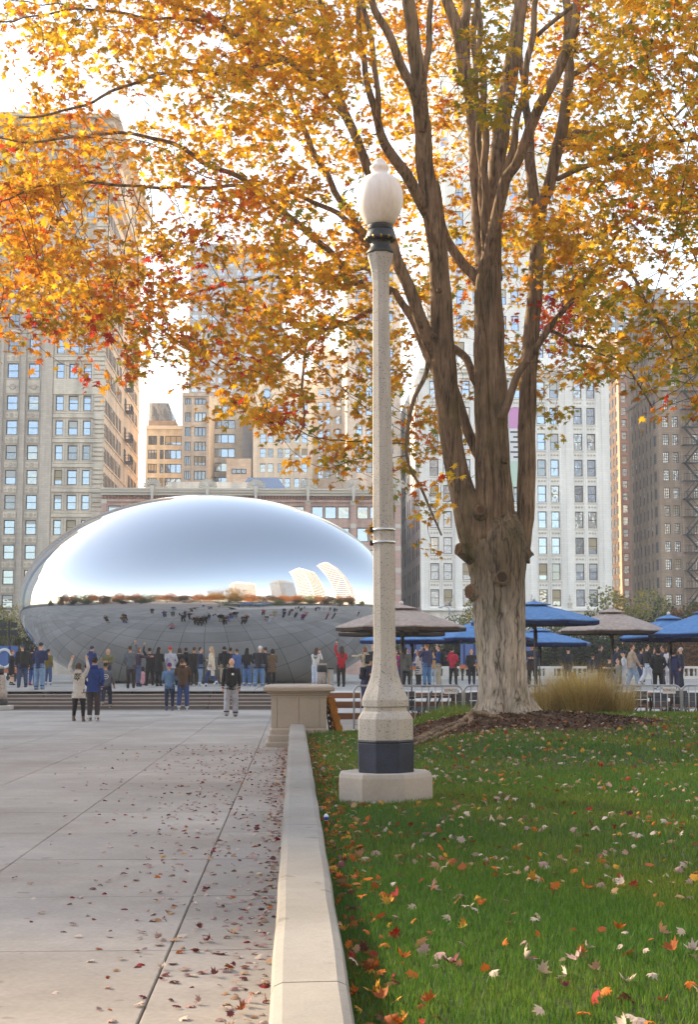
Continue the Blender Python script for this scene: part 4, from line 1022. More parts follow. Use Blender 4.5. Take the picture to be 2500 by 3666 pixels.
# leaves
half = [(0.0, -0.10), (0.14, -0.30), (0.17, -0.06), (0.54, -0.20), (0.36, 0.03), (0.66, 0.30), (0.34, 0.22), (0.32, 0.42), (0.13, 0.30), (0.0, 0.84)]
outl = half + [(-x, y) for x, y in half[-2:0:-1]]
LV = np.array([(0.0, 0.10, 0.0)] + [(x, y, -0.10*abs(x) - 0.12*max(0, y-0.2)**2 - 0.05*(i % 2)) for i, (x, y) in enumerate(outl)])
LT = np.array([(0, i+1, (i+1) % len(outl) + 1) for i in range(len(outl))])
def rot_mats(n, up=0.5, r=nrng):
    """random leaf attitudes: normals biased upwards"""
    nn = r.normal(0, 1, (n, 3)); nn[:, 2] = np.abs(nn[:, 2])*0.9 + up; nn /= np.linalg.norm(nn, axis=1)[:, None]
    a = r.normal(0, 1, (n, 3)); a -= (a*nn).sum(1)[:, None]*nn; a /= np.linalg.norm(a, axis=1)[:, None]
    b = np.cross(nn, a)
    return np.stack([b, a, nn], 2)
def scatter(verts, tris, pos, mats, size, fold=None):
    n = len(pos); base = np.repeat(verts[None], n, 0).copy()
    if fold is not None: base[:, :, 2] -= np.abs(base[:, :, 0]) * fold[:, None]
    P_ = np.einsum('nij,nvj->nvi', mats, base * size[:, None, None]) + pos[:, None]
    T_ = tris[None] + (np.arange(n)*len(verts))[:, None, None]
    return P_.reshape(-1, 3), T_.reshape(-1, 3)
PAL = dict(yellow=srgb(236, 192, 62), gold=srgb(222, 166, 44), amber=srgb(212, 142, 42), orange=srgb(202, 108, 40), red=srgb(186, 60, 38), olive=srgb(172, 148, 42), green=srgb(136, 140, 48))
def leaf_colour(px, py):
    lft = max(0, min(1, (1300 - px) / 1300)); low = max(0, min(1, (py - 300) / 1000))
    wts = {'yellow': 2.0*(1-low) + 0.35, 'gold': 2.2, 'amber': 1.0 + 1.0*lft*(0.3+low), 'orange': 0.2 + 1.3*lft*(0.2+low), 'red': 0.02 + 0.55*lft*low, 'olive': 0.5 + 1.0*low*(1-lft) + 0.6*(px > 1900), 'green': 0.1 + 0.6*(px > 2150) + 0.35*low*(px > 700)}
    if 1900 < px < 2080 and 1060 < py < 1220: wts = {'red': 5, 'orange': 2}
    if 1700 < px < 1870 and py < 420: wts = {'olive': 2, 'green': 1.4, 'yellow': 1.2}
    ks = list(wts); return ks, [wts[k] for k in ks]
lp_, lc_, ln_ = [], [], []
for i in range(len(A)):
    ks, ws = leaf_colour(*att_c[i]); main = rng.choices(ks, ws)[0]
    end = NA[reach[i]]; prev = NA[par[reach[i]]] if par[reach[i]] >= 0 else end
    tone = rng.uniform(0.84, 1.1)
    nz = np.array([rng.gauss(0, 0.55), rng.gauss(-0.25, 0.55), 0.75 + rng.random()*0.4]); nz /= np.linalg.norm(nz)   # the spray's own plane
    e1 = np.cross(nz, [0.0, 1.0, 0.1]); e1 /= np.linalg.norm(e1); e2 = np.cross(nz, e1)
    for _ in range(13):
        u_ = rng.random()**1.3; p = A[i]*(1-u_) + prev*u_              # strung back along the twig, thickest at its tip
        p = p + e1*rng.gauss(0, 0.15) + e2*rng.gauss(0, 0.15) + nz*rng.gauss(0, 0.035) + np.array([0, 0, rng.gauss(-0.03, 0.03)])
        k = main if rng.random() < 0.72 else rng.choices(ks, ws)[0]
        c = np.array(PAL[k]) * tone * rng.uniform(0.88, 1.10)
        lp_.append(p); lc_.append(np.clip(c, 0, 0.95)); ln_.append(nz)
lp_ = np.array(lp_); lc_ = np.array(lc_); ln_ = np.array(ln_)
sz = 0.072 + 0.104*nrng.beta(1.6, 1.6, len(lp_))
nn_ = ln_ + nrng.normal(0, 0.42, ln_.shape); nn_ /= np.linalg.norm(nn_, axis=1)[:, None]
a_ = nrng.normal(0, 1, ln_.shape); a_[:, 2] -= 0.9; a_ -= (a_*nn_).sum(1)[:, None]*nn_; a_ /= np.linalg.norm(a_, axis=1)[:, None]
RM = np.stack([np.cross(nn_, a_) * -1, a_, nn_], 2); RM[:, :, 0] = np.cross(a_, nn_)
m_leaf = leaf_material('maple_leaf', 0.6)
order = np.argsort(np.linalg.norm(lp_ - np.array((0, 0, EYE)), axis=1) / sz)       # the leaves that show largest
def inview(p):
    d = Vector(p) - Vector((0, 0, EYE)); dep = d.y*cY + d.x*sY; xx = d.x*cY - d.y*sY
    return abs(xx/dep) < 0.24 and d.z/dep < 0.46
single = [i for i in order[:4000] if inview(lp_[i])][:290]; sset = np.zeros(len(lp_), bool); sset[single] = True
vv, tt = scatter(LV, LT, lp_[~sset], RM[~sset], sz[~sset], nrng.uniform(0, 0.5, (~sset).sum()))
cr = link('crown', big_mesh('crown', vv - np.array(TREE), tt, m_leaf, np.repeat(lc_[~sset], len(LV), 0)), tree); cr['kind'] = 'stuff'
one = {}
def single_leaf(key, c, name, mat, fold=0.25):
    if key not in one:
        b_ = LV.copy(); b_[:, 2] -= np.abs(b_[:, 0])*fold
        one[key] = big_mesh(name, b_, LT, mat, np.repeat(np.array(c)[None], len(LV), 0))
    return one[key]
for i in single:
    k = min(PAL, key=lambda q: sum((a-b)**2 for a, b in zip(PAL[q], lc_[i])))
    o = link('leaf', single_leaf(('tree', k), PAL[k], 'leaf', m_leaf), tree)
    M = Matrix([list(RM[i][r])+[0] for r in range(3)] + [[0,0,0,1]])
    o.matrix_local = Matrix.Translation(Vector(lp_[i]) - TREE) @ M @ Matrix.Scale(sz[i], 4)

# ------------------------------------------------------------------ roots, mulch and the foot of the tree
m_mulch = surf('mulch', (0.075, 0.036, 0.020), 0.5, 12, 0.95, 0.9, 0.03, 60, coords='World')
mc = MB(); c0 = Vector((TREE.x + 0.15, TREE.y - 1.0, 0)); n_r, n_a = 12, 60; rr = []
for i in range(n_r + 1):
    rr.append([])
    for k in range(n_a):
        a = 2*math.pi*k/n_a; R_ = (2.3 + 0.3*math.sin(3*a) + 0.2*math.sin(5*a+1)); s_ = i/n_r
        x = c0.x + R_*1.05*s_*math.cos(a); y = c0.y + R_*0.85*s_*math.sin(a)
        rr[-1].append((x, y, lawn_z(x, y) + 0.035*(1-s_**4) - 0.02*(s_ > 0.99) + 0.012*math.sin(9*x+7*y)))
mb_ = tag(mc.rings(rr[::-1], False).build('mulch_bed', m_mulch), kind='stuff')
# bark chips on it
n = 5200; a = nrng.uniform(0, 2*math.pi, n); s_ = np.sqrt(nrng.uniform(0, 1, n))*1.04
cx_ = c0.x + 2.35*s_*np.cos(a); cy_ = c0.y + 1.95*s_*np.sin(a)
cp = np.array([(x, y, lawn_z(x, y)+0.04*(1-q**4)+0.008) for x, y, q in zip(cx_, cy_, s_)])
CV = np.array([(-0.5,-0.14,0),(0.5,-0.12,0.05),(0.45,0.14,0.08),(-0.48,0.12,0.02)]); CT = np.array([(0,1,2),(0,2,3)])
vv, tt = scatter(CV, CT, cp, rot_mats(n, 1.2), nrng.uniform(0.03, 0.09, n))
cc = np.array([(0.10,0.048,0.026),(0.055,0.028,0.018),(0.14,0.075,0.042),(0.085,0.05,0.034)])[nrng.integers(0, 4, n)]
tag(link('mulch_chips', big_mesh('mulch_chips', vv, tt, leaf_material('bark_chip', 0.0, 0.9), np.repeat(cc, 4, 0))), kind='stuff')
def root(pts, r0, r1):
    P_ = []
    for (px, py, Y) in pts:
        q = at(px, py, Y); P_.append(q)
    out = []
    for i in range(len(P_)-1):
        n_ = max(3, int((P_[i+1]-P_[i]).length/0.08))
        for k in range(n_):
            q = P_[i].lerp(P_[i+1], k/n_); q.z = max(q.z, lawn_z(q.x, q.y) + 0.0) + 0.012*math.sin(k*1.3+i); out.append(q)
    out.append(P_[-1]); n_ = len(out)
    gnarly(out, [r0 + (r1-r0)*i/(n_-1) for i in range(n_)], 10, 0.10, 0, len(out)).build('root', m_bark2, tree)
root([(1740, 2560, 23.6), (1690, 2562, 23.4), (1655, 2585, 23.1), (1600, 2610, 22.6), (1540, 2630, 22.0), (1490, 2655, 21.2)], 0.075, 0.03)
root([(1760, 2575, 23.5), (1700, 2590, 22.8), (1640, 2600, 22.3), (1560, 2635, 21.6), (1480, 2668, 20.8)], 0.06, 0.02)
root([(1690, 2548, 23.6), (1740, 2556, 23.1), (1785, 2566, 22.7), (1830, 2580, 22.4)], 0.035, 0.02)
root([(1695, 2585, 23.0), (1755, 2586, 22.5), (1820, 2580, 22.3)], 0.04, 0.018)
root([(1690, 2575, 23.2), (1680, 2600, 22.4), (1662, 2625, 21.7), (1655, 2640, 21.3)], 0.055, 0.018)
root([(1600, 2612, 22.6), (1570, 2640, 21.9), (1530, 2660, 21.4), (1500, 2680, 20.9)], 0.035, 0.015)
root([(1900, 2565, 23.6), (1960, 2580, 23.2), (2040, 2590, 22.8), (2110, 2588, 22.6)], 0.05, 0.02)
root([(1620, 2596, 22.9), (1560, 2612, 22.4), (1500, 2640, 21.8), (1455, 2652, 21.4)], 0.045, 0.02)

# ------------------------------------------------------------------ grass
def blades(n, xs, ys, h0, h1, w0, w1, lean=0.5):
    keep = xs > WR + 0.01; xs, ys = xs[keep], ys[keep]; n = len(xs)
    z = lawn_zs(xs, ys)
    a = nrng.uniform(0, 2*math.pi, n); h = nrng.uniform(h0, h1, n); wd = nrng.uniform(w0, w1, n); ln = nrng.uniform(0.1, lean, n)*h; b = nrng.uniform(0, 2*math.pi, n)
    tx, ty = np.cos(a)*wd, np.sin(a)*wd; lx, ly = np.cos(b)*ln, np.sin(b)*ln
    base = np.stack([xs, ys, z-0.005], 1)
    v0 = base - np.stack([tx, ty, 0*z], 1); v1 = base + np.stack([tx, ty, 0*z], 1)
    mid = base + np.stack([lx*0.35, ly*0.35, h*0.6], 1)
    v2 = mid + np.stack([tx, ty, 0*z], 1)*0.75; v3 = mid - np.stack([tx, ty, 0*z], 1)*0.75
    v4 = base + np.stack([lx, ly, h], 1)
    V_ = np.stack([v0, v1, v2, v3, v4], 1).reshape(-1, 3)
    o = (np.arange(n)*5)[:, None]
    T_ = np.stack([o + np.array([[0, 1, 2]]), o + np.array([[0, 2, 3]]), o + np.array([[3, 2, 4]])], 1).reshape(-1, 3)
    g = nrng.uniform(0, 1, n); yel = np.clip(nrng.normal(0.10, 0.22, n) + 0.34*np.sin(xs*1.3+ys*0.9)*np.sin(ys*0.6) + 0.16*np.sin(xs*4.1-ys*2.7)*np.sin(ys*3.3+xs) + 0.22*np.clip((ys-13)/10, 0, 1), 0, 1)
    c = np.stack([0.040+0.055*g+0.18*yel, 0.122+0.105*g+0.115*yel, 0.018+0.020*g+0.012*yel], 1)
    return V_, T_, np.repeat(c, 5, 0), n
parts = []
def region(n, y0, y1, **kw):
    y = np.sqrt(nrng.uniform(y0*y0, y1*y1, n)); x = WR + nrng.uniform(0, 1, n)*(y*0.33 + 0.5)
    ok = ((x-LAMP.x)/0.47)**2 + ((y-LAMP.y)/0.36)**2 > 1
    ok &= ((x-c0.x)/2.25)**2 + ((y-c0.y)/1.85)**2 > 1
    parts.append(blades(n, x[ok], y[ok], **kw))
region(105000, 3.4, 9, h0=0.02, h1=0.055, w0=0.0014, w1=0.0026)
region(85000, 9, 16, h0=0.025, h1=0.06, w0=0.002, w1=0.0038)
region(75000, 16, 31, h0=0.03, h1=0.075, w0=0.004, w1=0.007)
region(12000, 26, 33, h0=0.04, h1=0.10, w0=0.005, w1=0.009)
# taller unmown tufts along the barriers and at the tree's foot
for (px, py, Y, n, h) in ((1625, 2575, 29.5, 700, 0.30), (1570, 2595, 28.5, 300, 0.16), (2300, 2565, 31, 600, 0.22), (2430, 2560, 31, 600, 0.22), (1180, 2625, 27.5, 500, 0.16), (2400, 2560, 30.5, 500, 0.18)):
    q = at(px, py, Y); parts.append(blades(n, nrng.normal(q.x, 0.28, n), nrng.normal(Y, 0.25, n), h*0.4, h, 0.003, 0.006, 0.7))
off = 0; VV, TT, CC = [], [], []
for V_, T_, C_, n_ in parts: VV.append(V_); TT.append(T_ + off); CC.append(C_); off += len(V_)
m_grass = leaf_material('grass_blade', 0.35, 0.5)
tag(link('grass', big_mesh('grass', np.concatenate(VV), np.concatenate(TT), m_grass, np.concatenate(CC))), 'short green lawn grass with yellowing patches', 'grass', kind='stuff')
# tall ornamental grass by the barrier
def tussock(label, px, py, Y, n, h, spread, cols, r_base=0.3):
    q = at(px, py, Y); q.z = lawn_z(q.x, q.y)
    V_, T_, C_ = [], [], []
    for i in range(n):
        a = rng.uniform(0, 2*math.pi); L_ = h*rng.uniform(0.6, 1.1); th = spread*rng.random()**0.7; r0 = r_base*math.sqrt(rng.random())
        bend = rng.uniform(0.2, 0.9); aj = a + rng.gauss(0, 0.5)
        wd = rng.uniform(0.002, 0.0045); tx, ty = -math.sin(a)*wd, math.cos(a)*wd; c = np.array(rng.choice(cols))*rng.uniform(0.75, 1.25)
        b0 = len(V_); ns = 6; x, y, zz = r0*math.cos(aj), r0*math.sin(aj), 0.0
        for s_ in range(ns + 1):
            u = s_/ns; k = 1 - u*0.85; an = th + bend*u*u
            V_ += [(x-tx*k, y-ty*k, zz), (x+tx*k, y+ty*k, zz)]; C_ += [c, c]
            x += math.cos(a)*math.sin(an)*L_/ns; y += math.sin(a)*math.sin(an)*L_/ns; zz += math.cos(an)*L_/ns
        for s_ in range(ns): b = b0+2*s_; T_ += [(b, b+1, b+3), (b, b+3, b+2)]
    o = link('ornamental_grass', big_mesh('ornamental_grass', np.array(V_), np.array(T_), m_grass, np.array(C_)), None, q)
    return tag(o, label, 'grass plant')
gold = [(0.60, 0.44, 0.17), (0.54, 0.40, 0.13), (0.68, 0.55, 0.28), (0.38, 0.35, 0.09), (0.44, 0.24, 0.08)]
tussock('tall golden clump of ornamental grass in front of the barriers right of the trunk', 2085, 2572, 28.6, 3600, 1.05, 0.75, gold, 0.42)
tussock('smaller straw coloured tuft of ornamental grass close against the trunk', 1965, 2566, 28.8, 1100, 0.85, 0.7, gold, 0.25)
tussock('thin straw coloured tuft of ornamental grass at the outer side of the golden clump', 2215, 2568, 28.6, 1100, 0.8, 0.8, gold, 0.3)

# ------------------------------------------------------------------ fallen leaves
FALL = dict(pale=srgb(206, 186, 172), pink=srgb(180, 146, 140), tan=srgb(178, 140, 108), rust=srgb(160, 88, 50), orange=srgb(200, 108, 46), red=srgb(150, 34, 32), wine=srgb(122, 66, 70), gold=srgb(206, 152, 64))
m_fall = leaf_material('fallen_leaf', 0.15, 0.7)
half2 = [(0.0, -0.14), (0.20, -0.30), (0.26, -0.08), (0.54, -0.12), (0.46, 0.08), (0.64, 0.30), (0.42, 0.30), (0.34, 0.48), (0.20, 0.42), (0.0, 0.80)]
outl2 = half2 + [(-x, y) for x, y in half2[-2:0:-1]]
LV2 = np.array([(0.0, 0.12, 0.0)] + [(x, y, -0.45*x*x - 0.30*(y-0.15)**2 - 0.06*(i % 2)) for i, (x, y) in enumerate(outl2)])
def fall_mesh(key, c, f_):
    if key not in one:
        b_ = LV2.copy(); b_[:, 2] = b_[:, 2]*(0.4 + 2.2*f_) - np.abs(b_[:, 0])*(f_-0.3)*0.8
        if f_ > 0.6: b_[:, 2] *= -1
        one[key] = big_mesh('fallen_leaf', b_, LT, m_fall, np.repeat(np.array(c)[None], len(LV), 0))
    return one[key]
def fallen(pos, rm, size, keys, nm, label, grp, count, parent_name):
    d = np.linalg.norm(pos - np.array((0, 0, EYE)), axis=1)/size; order = np.argsort(d); sel = [i for i in order if inview(pos[i]) and pos[i][1] > 5.0][:count]
    s_ = np.zeros(len(pos), bool); s_[sel] = True
    vv, tt = scatter(LV2, LT, pos[~s_], rm[~s_], size[~s_], nrng.uniform(-0.5, 0.9, (~s_).sum()))
    cols = np.array([np.array(FALL[k])*rng.uniform(0.75, 1.15) for k in keys])
    tag(link(parent_name, big_mesh(parent_name, vv, tt, m_fall, np.repeat(cols[~s_], len(LV), 0))), kind='stuff')
    word = dict(pale='pale', pink='faded pink', tan='tan', rust='rust brown', orange='orange', red='red', wine='dark wine red', gold='golden')
    for i in sel:
        k = keys[i]; f_ = rng.choice((0.1, 0.3, 0.5, 0.7))
        o = link(nm, fall_mesh((nm, k, f_), FALL[k], f_))
        M = Matrix([list(rm[i][r])+[0] for r in range(3)] + [[0,0,0,1]])
        o.matrix_basis = Matrix.Translation(Vector(pos[i])) @ M @ Matrix.Scale(size[i], 4)
        tag(o, f'{word[k]} {label}', 'leaf', grp)
def flatrot(n, tilt):
    return rot_mats(n, tilt)
# on the lawn
n = 4200; y = 4.6 + nrng.uniform(0, 1, n)**0.72*25; x = WR + nrng.uniform(0.02, 1, n)*(y*0.32 + 0.4)
n2 = 600; y2 = 4 + nrng.uniform(0, 1, n2)*24; x2 = WR + np.abs(nrng.normal(0, 0.16, n2)) + 0.02
n3 = 500; a = nrng.uniform(0, 2*math.pi, n3); q_ = nrng.uniform(0.75, 1.5, n3); x3 = c0.x + 2.3*q_*np.cos(a); y3 = c0.y + 2.0*q_*np.sin(a)
keep = (np.sin(x*2.3+1)*np.sin(y*1.9) + 0.6*np.sin(x*5.1+y*3.7) + nrng.normal(0, 0.5, len(x))) > -0.25; x, y = x[keep], y[keep]     # in drifts
x = np.concatenate([x, x2, x3]); y = np.concatenate([y, y2, y3])
ok = ((x-LAMP.x)/0.47)**2 + ((y-LAMP.y)/0.40)**2 > 1; x, y = x[ok], y[ok]
pos = np.array([(a_, b_, lawn_z(a_, b_) + (0.03 if a_ > WR+0.3 else 0.022) + rng.uniform(-0.01, 0.015)) for a_, b_ in zip(x, y)])
kk = [rng.choices(list(FALL), (6, 2.5, 2.5, 2, 2.6, 1.2, 0.9, 1.3))[0] if a_ > WR+0.3 else rng.choices(list(FALL), (1, 1, 2, 5, 6, 2, 2, 2))[0] for a_ in x]
fallen(pos, flatrot(len(pos), 0.9), nrng.uniform(0.030, 0.068, len(pos)), kk, 'fallen_leaf', 'maple leaf lying on the green lawn', 'leaves fallen on the lawn', 150, 'lawn_leaves')
# on the plaza, drifted towards the wall
n = 1100; y = 4.8 + nrng.uniform(0, 1, n)**0.9*24; x = WL - np.abs(nrng.normal(0, 1, n))*(0.18 + y*0.055) - 0.03
n2 = 500; y2 = 4.8 + nrng.uniform(0, 1, n2)*24; x2 = WL - np.abs(nrng.normal(0, 0.10, n2)) - 0.04
x = np.concatenate([x, x2]); y = np.concatenate([y, y2])
pos = np.stack([x, y, nrng.uniform(0.006, 0.016, len(x))], 1)
kk = [rng.choices(list(FALL), (3.0, 4.6, 1.8, 0.9, 0.35, 0.8, 2.2, 0.2))[0] for _ in x]
fallen(pos, flatrot(len(pos), 2.6), nrng.uniform(0.026, 0.060, len(pos)), kk, 'plaza_leaf', 'maple leaf lying on the grey plaza paving', 'leaves fallen on the plaza', 140, 'plaza_leaves')
# dropped bottle cap beside the wall
bp_ = on(1168, 2925, 0.42); bp_.z = lawn_z(bp_.x, bp_.y) + 0.05
bt = MB(); bt.lathe([(0.018, 0), (0.019, 0.006), (0.019, 0.032), (0.015, 0.040), (0.009, 0.05)], 14, (bp_.x, bp_.y, bp_.z)); bo = thing('dropped_bottle', 'small clear bottle with a blue label lying by the wall', 'bottle', bp_)
bt.build('body', flat('bottle_plastic', (0.7, 0.72, 0.75), 0.15), bo); MB().lathe([(0.0198, 0.004), (0.0198, 0.030)], 14, (bp_.x, bp_.y, bp_.z)).build('label_band', flat('bottle_blue', (0.02, 0.07, 0.4), 0.4), bo)
# ------------------------------------------------------------------ crowd barriers
m_galv = surf('galvanised_steel', (0.40, 0.41, 0.43), 0.12, 12, 0.4, 0.05, 0.002, metal=0.85)
m_plate = flat('sign_plate', (0.72, 0.73, 0.72), 0.5)
m_txt = flat('dark_lettering', (0.05, 0.05, 0.06), 0.6); m_txtr = flat('red_lettering', (0.45, 0.03, 0.04), 0.6); m_txtw = flat('white_lettering', (0.8, 0.8, 0.8), 0.6); m_txto = flat('orange_lettering', (0.8, 0.25, 0.05), 0.6)
def lettering(parent, body, loc, size, mats, idx, rot=(R(90), 0, 0)):
    c = bpy.data.curves.new('lettering', 'FONT'); c.body = body; c.size = size; c.extrude = 0.0015; c.align_x = 'CENTER'; c.align_y = 'CENTER'; c.resolution_u = 3
    for m_ in mats: c.materials.append(m_)
    for i, k in enumerate(idx): c.body_format[i].material_index = k
    tmp = bpy.data.objects.new('tmp', c); COL.objects.link(tmp)
    me = bpy.data.meshes.new_from_object(tmp.evaluated_get(bpy.context.evaluated_depsgraph_get())); bpy.data.objects.remove(tmp); me.name = 'lettering'
    o = bpy.data.objects.new('lettering', me); COL.objects.link(o); o.parent = parent; o.location = loc; o.rotation_euler = rot; o['kind'] = 'stuff'
    return o
def barrier_proto(L, H):
    t_ = thing('crowd_barrier', '', 'barrier'); r = 0.15; ps = []
    ps.append((0, 0, 0.05))
    for k in range(7): a = math.pi - k*math.pi/12; ps.append((r + r*math.cos(a), 0, H - r + r*math.sin(a)))
    for k in range(7): a = math.pi/2 - k*math.pi/12; ps.append((L - r + r*math.cos(a), 0, H - r + r*math.sin(a)))
    ps.append((L, 0, 0.05))
    MB().tube(ps, 0.024, 10).build('frame', m_galv, t_)
    MB().tube([(0, 0, 0.17), (L, 0, 0.17)], 0.02, 8).build('bottom_rail', m_galv, t_)
    n = int(L / 0.158)
    bar = MB().tube([(0, 0, 0.17), (0, 0, H - 0.005)], 0.0125, 6).mesh('bar', m_galv)
    for k in range(1, n): link('bar', bar, t_, (L*k/n, 0, 0))
    foot = MB().cbox(-0.03, 0.03, -0.28, 0.28, 0.0, 0.012, 0.004)
    foot.cbox(-0.02, 0.02, -0.02, 0.02, 0.01, 0.16, 0.003); fm = foot.mesh('foot', m_galv)
    link('foot', fm, t_, (0.18, 0, 0)); link('foot', fm, t_, (L-0.18, 0, 0))
    pl_ = MB().box(L-0.45, L-0.13, -0.026, -0.018, H-0.20, H-0.03).build('sign_plate', m_plate, t_)
    lettering(pl_, 'SONCO', (L-0.29, -0.0285, H-0.115), 0.088, [m_txt, m_txtr], [0, 1, 0, 0, 0])
    return t_
Yf = 35.0; zf_ = -0.02
xA, xB = at(1268, 2500, Yf).x, at(1657, 2500, Yf).x
LB = xB - xA; b0 = barrier_proto(LB, 1.10)
blab = ['steel crowd barrier between the lamp post and the trunk', 'steel crowd barrier half hidden behind the trunk and the golden grass', 'steel crowd barrier in front of the crowd right of the golden grass', 'steel crowd barrier cut off by the right edge of the photo']
for i in range(4):
    o = b0 if i == 0 else copy_tree(b0)
    o.location = (xA + i*(LB+0.055), Yf + 0.06*i, zf_); tag(o, blab[i], 'barrier', 'crowd barriers along the lawn')
# ------------------------------------------------------------------ pallet and folded board leaning by the pier
m_pal = surf('pallet_wood', srgb(176, 116, 44), 0.3, 5, 0.8, 0.4, 0.006, 25)
pal = thing('wooden_pallet', 'yellow brown wooden pallet standing on end against the stone pier', 'pallet')
for y in (-0.45, 0.0, 0.45): MB().cbox(-0.05, 0.05, y-0.02, y+0.02, 0, 0.86, 0.004).build('stringer', m_pal, pal)
for x in (-0.062, 0.062):
    for k in range(5): MB().cbox(x-0.010, x+0.010, -0.5, 0.5, 0.01+k*0.188, 0.10+k*0.188, 0.003).build('board', m_pal, pal)
MB().cbox(-0.055, 0.055, -0.50, -0.47, 0.0, 0.86, 0.004).build('stringer', m_pal, pal)
q = at(1216, 2612, 29.3); pal.location = (q.x, 29.2, 0.10); pal.rotation_euler = (0, R(-15), R(4))
fb = thing('folded_chair', 'black folded chair leaning between the pier and the pallet', 'chair')
for x in (-0.02, 0.03):
    MB().tube([(x, -0.2, 0), (x, -0.2, 0.78)], 0.011, 6).build('rail', m_iron, fb); MB().tube([(x, 0.2, 0), (x, 0.2, 0.78)], 0.011, 6).build('rail', m_iron, fb)
for k in range(6): MB().cbox(-0.005, 0.012, -0.2, 0.2, 0.12+k*0.11, 0.19+k*0.11, 0.003).build('slat', m_iron, fb)
q = at(1186, 2605, 29.2); fb.location = (q.x, 29.1, 0.15); fb.rotation_euler = (0, R(-8), 0)
# ------------------------------------------------------------------ umbrellas
m_taupe = fabric(srgb(168, 154, 146), rough=0.9); m_lining = fabric((0.05, 0.038, 0.034)); m_under_shade_b = fabric(srgb(16, 36, 84)); m_blue = fabric(srgb(82, 130, 180), rough=0.85); m_black = fabric((0.02, 0.018, 0.02))  # two dark underside fabrics: the shade beneath the canopies is put into their colour
m_pole = surf('umbrella_pole', (0.16, 0.16, 0.14), 0.15, 6, 0.5, 0.05, metal=0.5)
m_fin = flat('white_finial', (0.75, 0.73, 0.70), 0.4)
def umbrella(label, px, Y, py_edge, py_top, rad, canopy, tilt=0, rot=0, under=None):
    q = at(px, py_edge, Y); zt = at(px, py_top, Y).z; base = 0.0 if Y < 42 else (0.19 if Y < 46.3 else (0.41 if Y < 50.2 else UP))
    u = thing('patio_umbrella', label, 'umbrella', (q.x, Y, base), 'patio umbrellas behind the barriers')
    ze = q.z; X = q.x; c = MB(); n = 8; prof_ = [(1.0, ze), (0.72, ze + (zt-ze)*0.34), (0.42, ze + (zt-ze)*0.64), (0.16, ze + (zt-ze)*0.88)]
    def ring(s_, z, d, k2=24):
        out = []
        for k in range(k2):
            a = rot + 2*math.pi*k/k2; e = (k % 3); sag = 1.0 if e == 0 else 0.925
            out.append((X + rad*s_*sag*math.cos(a), Y + rad*s_*sag*math.sin(a), z - d - (0.012*s_ if e else 0)))
        return out
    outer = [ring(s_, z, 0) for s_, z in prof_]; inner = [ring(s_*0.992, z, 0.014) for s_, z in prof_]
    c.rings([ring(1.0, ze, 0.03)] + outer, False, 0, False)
    c.rings(inner[::-1] + [ring(0.99, ze, 0.115), ring(0.998, ze, 0.115), ring(1.0, ze, 0.03)], False, 1, False)  # underside and hanging edge band, coloured dark for the shade below
    co = c.build('canopy', [canopy, m_lining if canopy is m_taupe else m_under_shade_b], u)
    v_ = MB(); v_.rings([ring(0.27, ze+(zt-ze)*0.86, -0.02), ring(0.27, ze+(zt-ze)*0.86+0.012, -0.02), ring(0.02, zt, -0.06)], True, 0, False).build('vent_cap', canopy, co)
    MB().tube([(X, Y, base+0.05), (X, Y, zt+0.04)], 0.022, 10).build('pole', m_pole, u)
    MB().sphere((X, Y, zt+0.10), 0.055, 12, 8).build('finial', m_fin, u)
    MB().lathe([(0.045, ze-0.22), (0.055, ze-0.16), (0.04, ze-0.06), (0.03, ze)], 12, (X, Y, 0)).build('hub', m_iron, u)
    for k in range(8):
        a = rot + 2*math.pi*k/8; e = (X+rad*0.97*math.cos(a), Y+rad*0.97*math.sin(a), ze-0.02)
        rb = MB().tube([(X, Y, ze+(zt-ze)*0.9), ((X+e[0])/2, (Y+e[1])/2, ze+(zt-ze)*0.48), e], 0.010, 5).build('rib', m_pole, u)
        MB().tube([(X, Y, ze-0.1), (X+rad*0.5*math.cos(a), Y+rad*0.5*math.sin(a), ze+(zt-ze)*0.45)], 0.007, 4).build('strut', m_pole, rb)
    MB().tube([(X+0.04, Y-0.03, ze-0.08), (X+0.045, Y-0.035, ze-0.45), (X+0.04, Y-0.03, ze-0.7)], [0.02, 0.035, 0.01], 8).build('folded_strap', m_black, u)
    MB().lathe([(0.30, base+0.004), (0.30, base+0.05), (0.06, base+0.09), (0.035, base+0.3)], 20, (X, Y, 0)).build('base', m_iron, u)
    return u
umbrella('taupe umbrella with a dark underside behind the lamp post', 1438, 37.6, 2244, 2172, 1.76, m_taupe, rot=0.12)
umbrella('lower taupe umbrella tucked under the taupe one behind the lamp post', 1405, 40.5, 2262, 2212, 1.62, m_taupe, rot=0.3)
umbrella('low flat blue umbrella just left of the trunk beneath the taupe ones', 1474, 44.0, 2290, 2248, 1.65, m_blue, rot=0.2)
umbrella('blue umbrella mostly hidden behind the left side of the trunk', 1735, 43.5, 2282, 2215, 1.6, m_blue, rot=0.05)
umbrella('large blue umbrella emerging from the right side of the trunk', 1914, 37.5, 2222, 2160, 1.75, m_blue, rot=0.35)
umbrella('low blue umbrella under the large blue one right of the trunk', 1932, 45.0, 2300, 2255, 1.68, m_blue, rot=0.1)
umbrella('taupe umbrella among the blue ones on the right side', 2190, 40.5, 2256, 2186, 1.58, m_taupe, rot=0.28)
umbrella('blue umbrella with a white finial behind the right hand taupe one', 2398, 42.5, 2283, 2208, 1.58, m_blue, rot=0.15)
umbrella('bright blue umbrella cut off by the right edge of the photo', 2545, 39.5, 2268, 2185, 1.75, m_blue, rot=0.3)
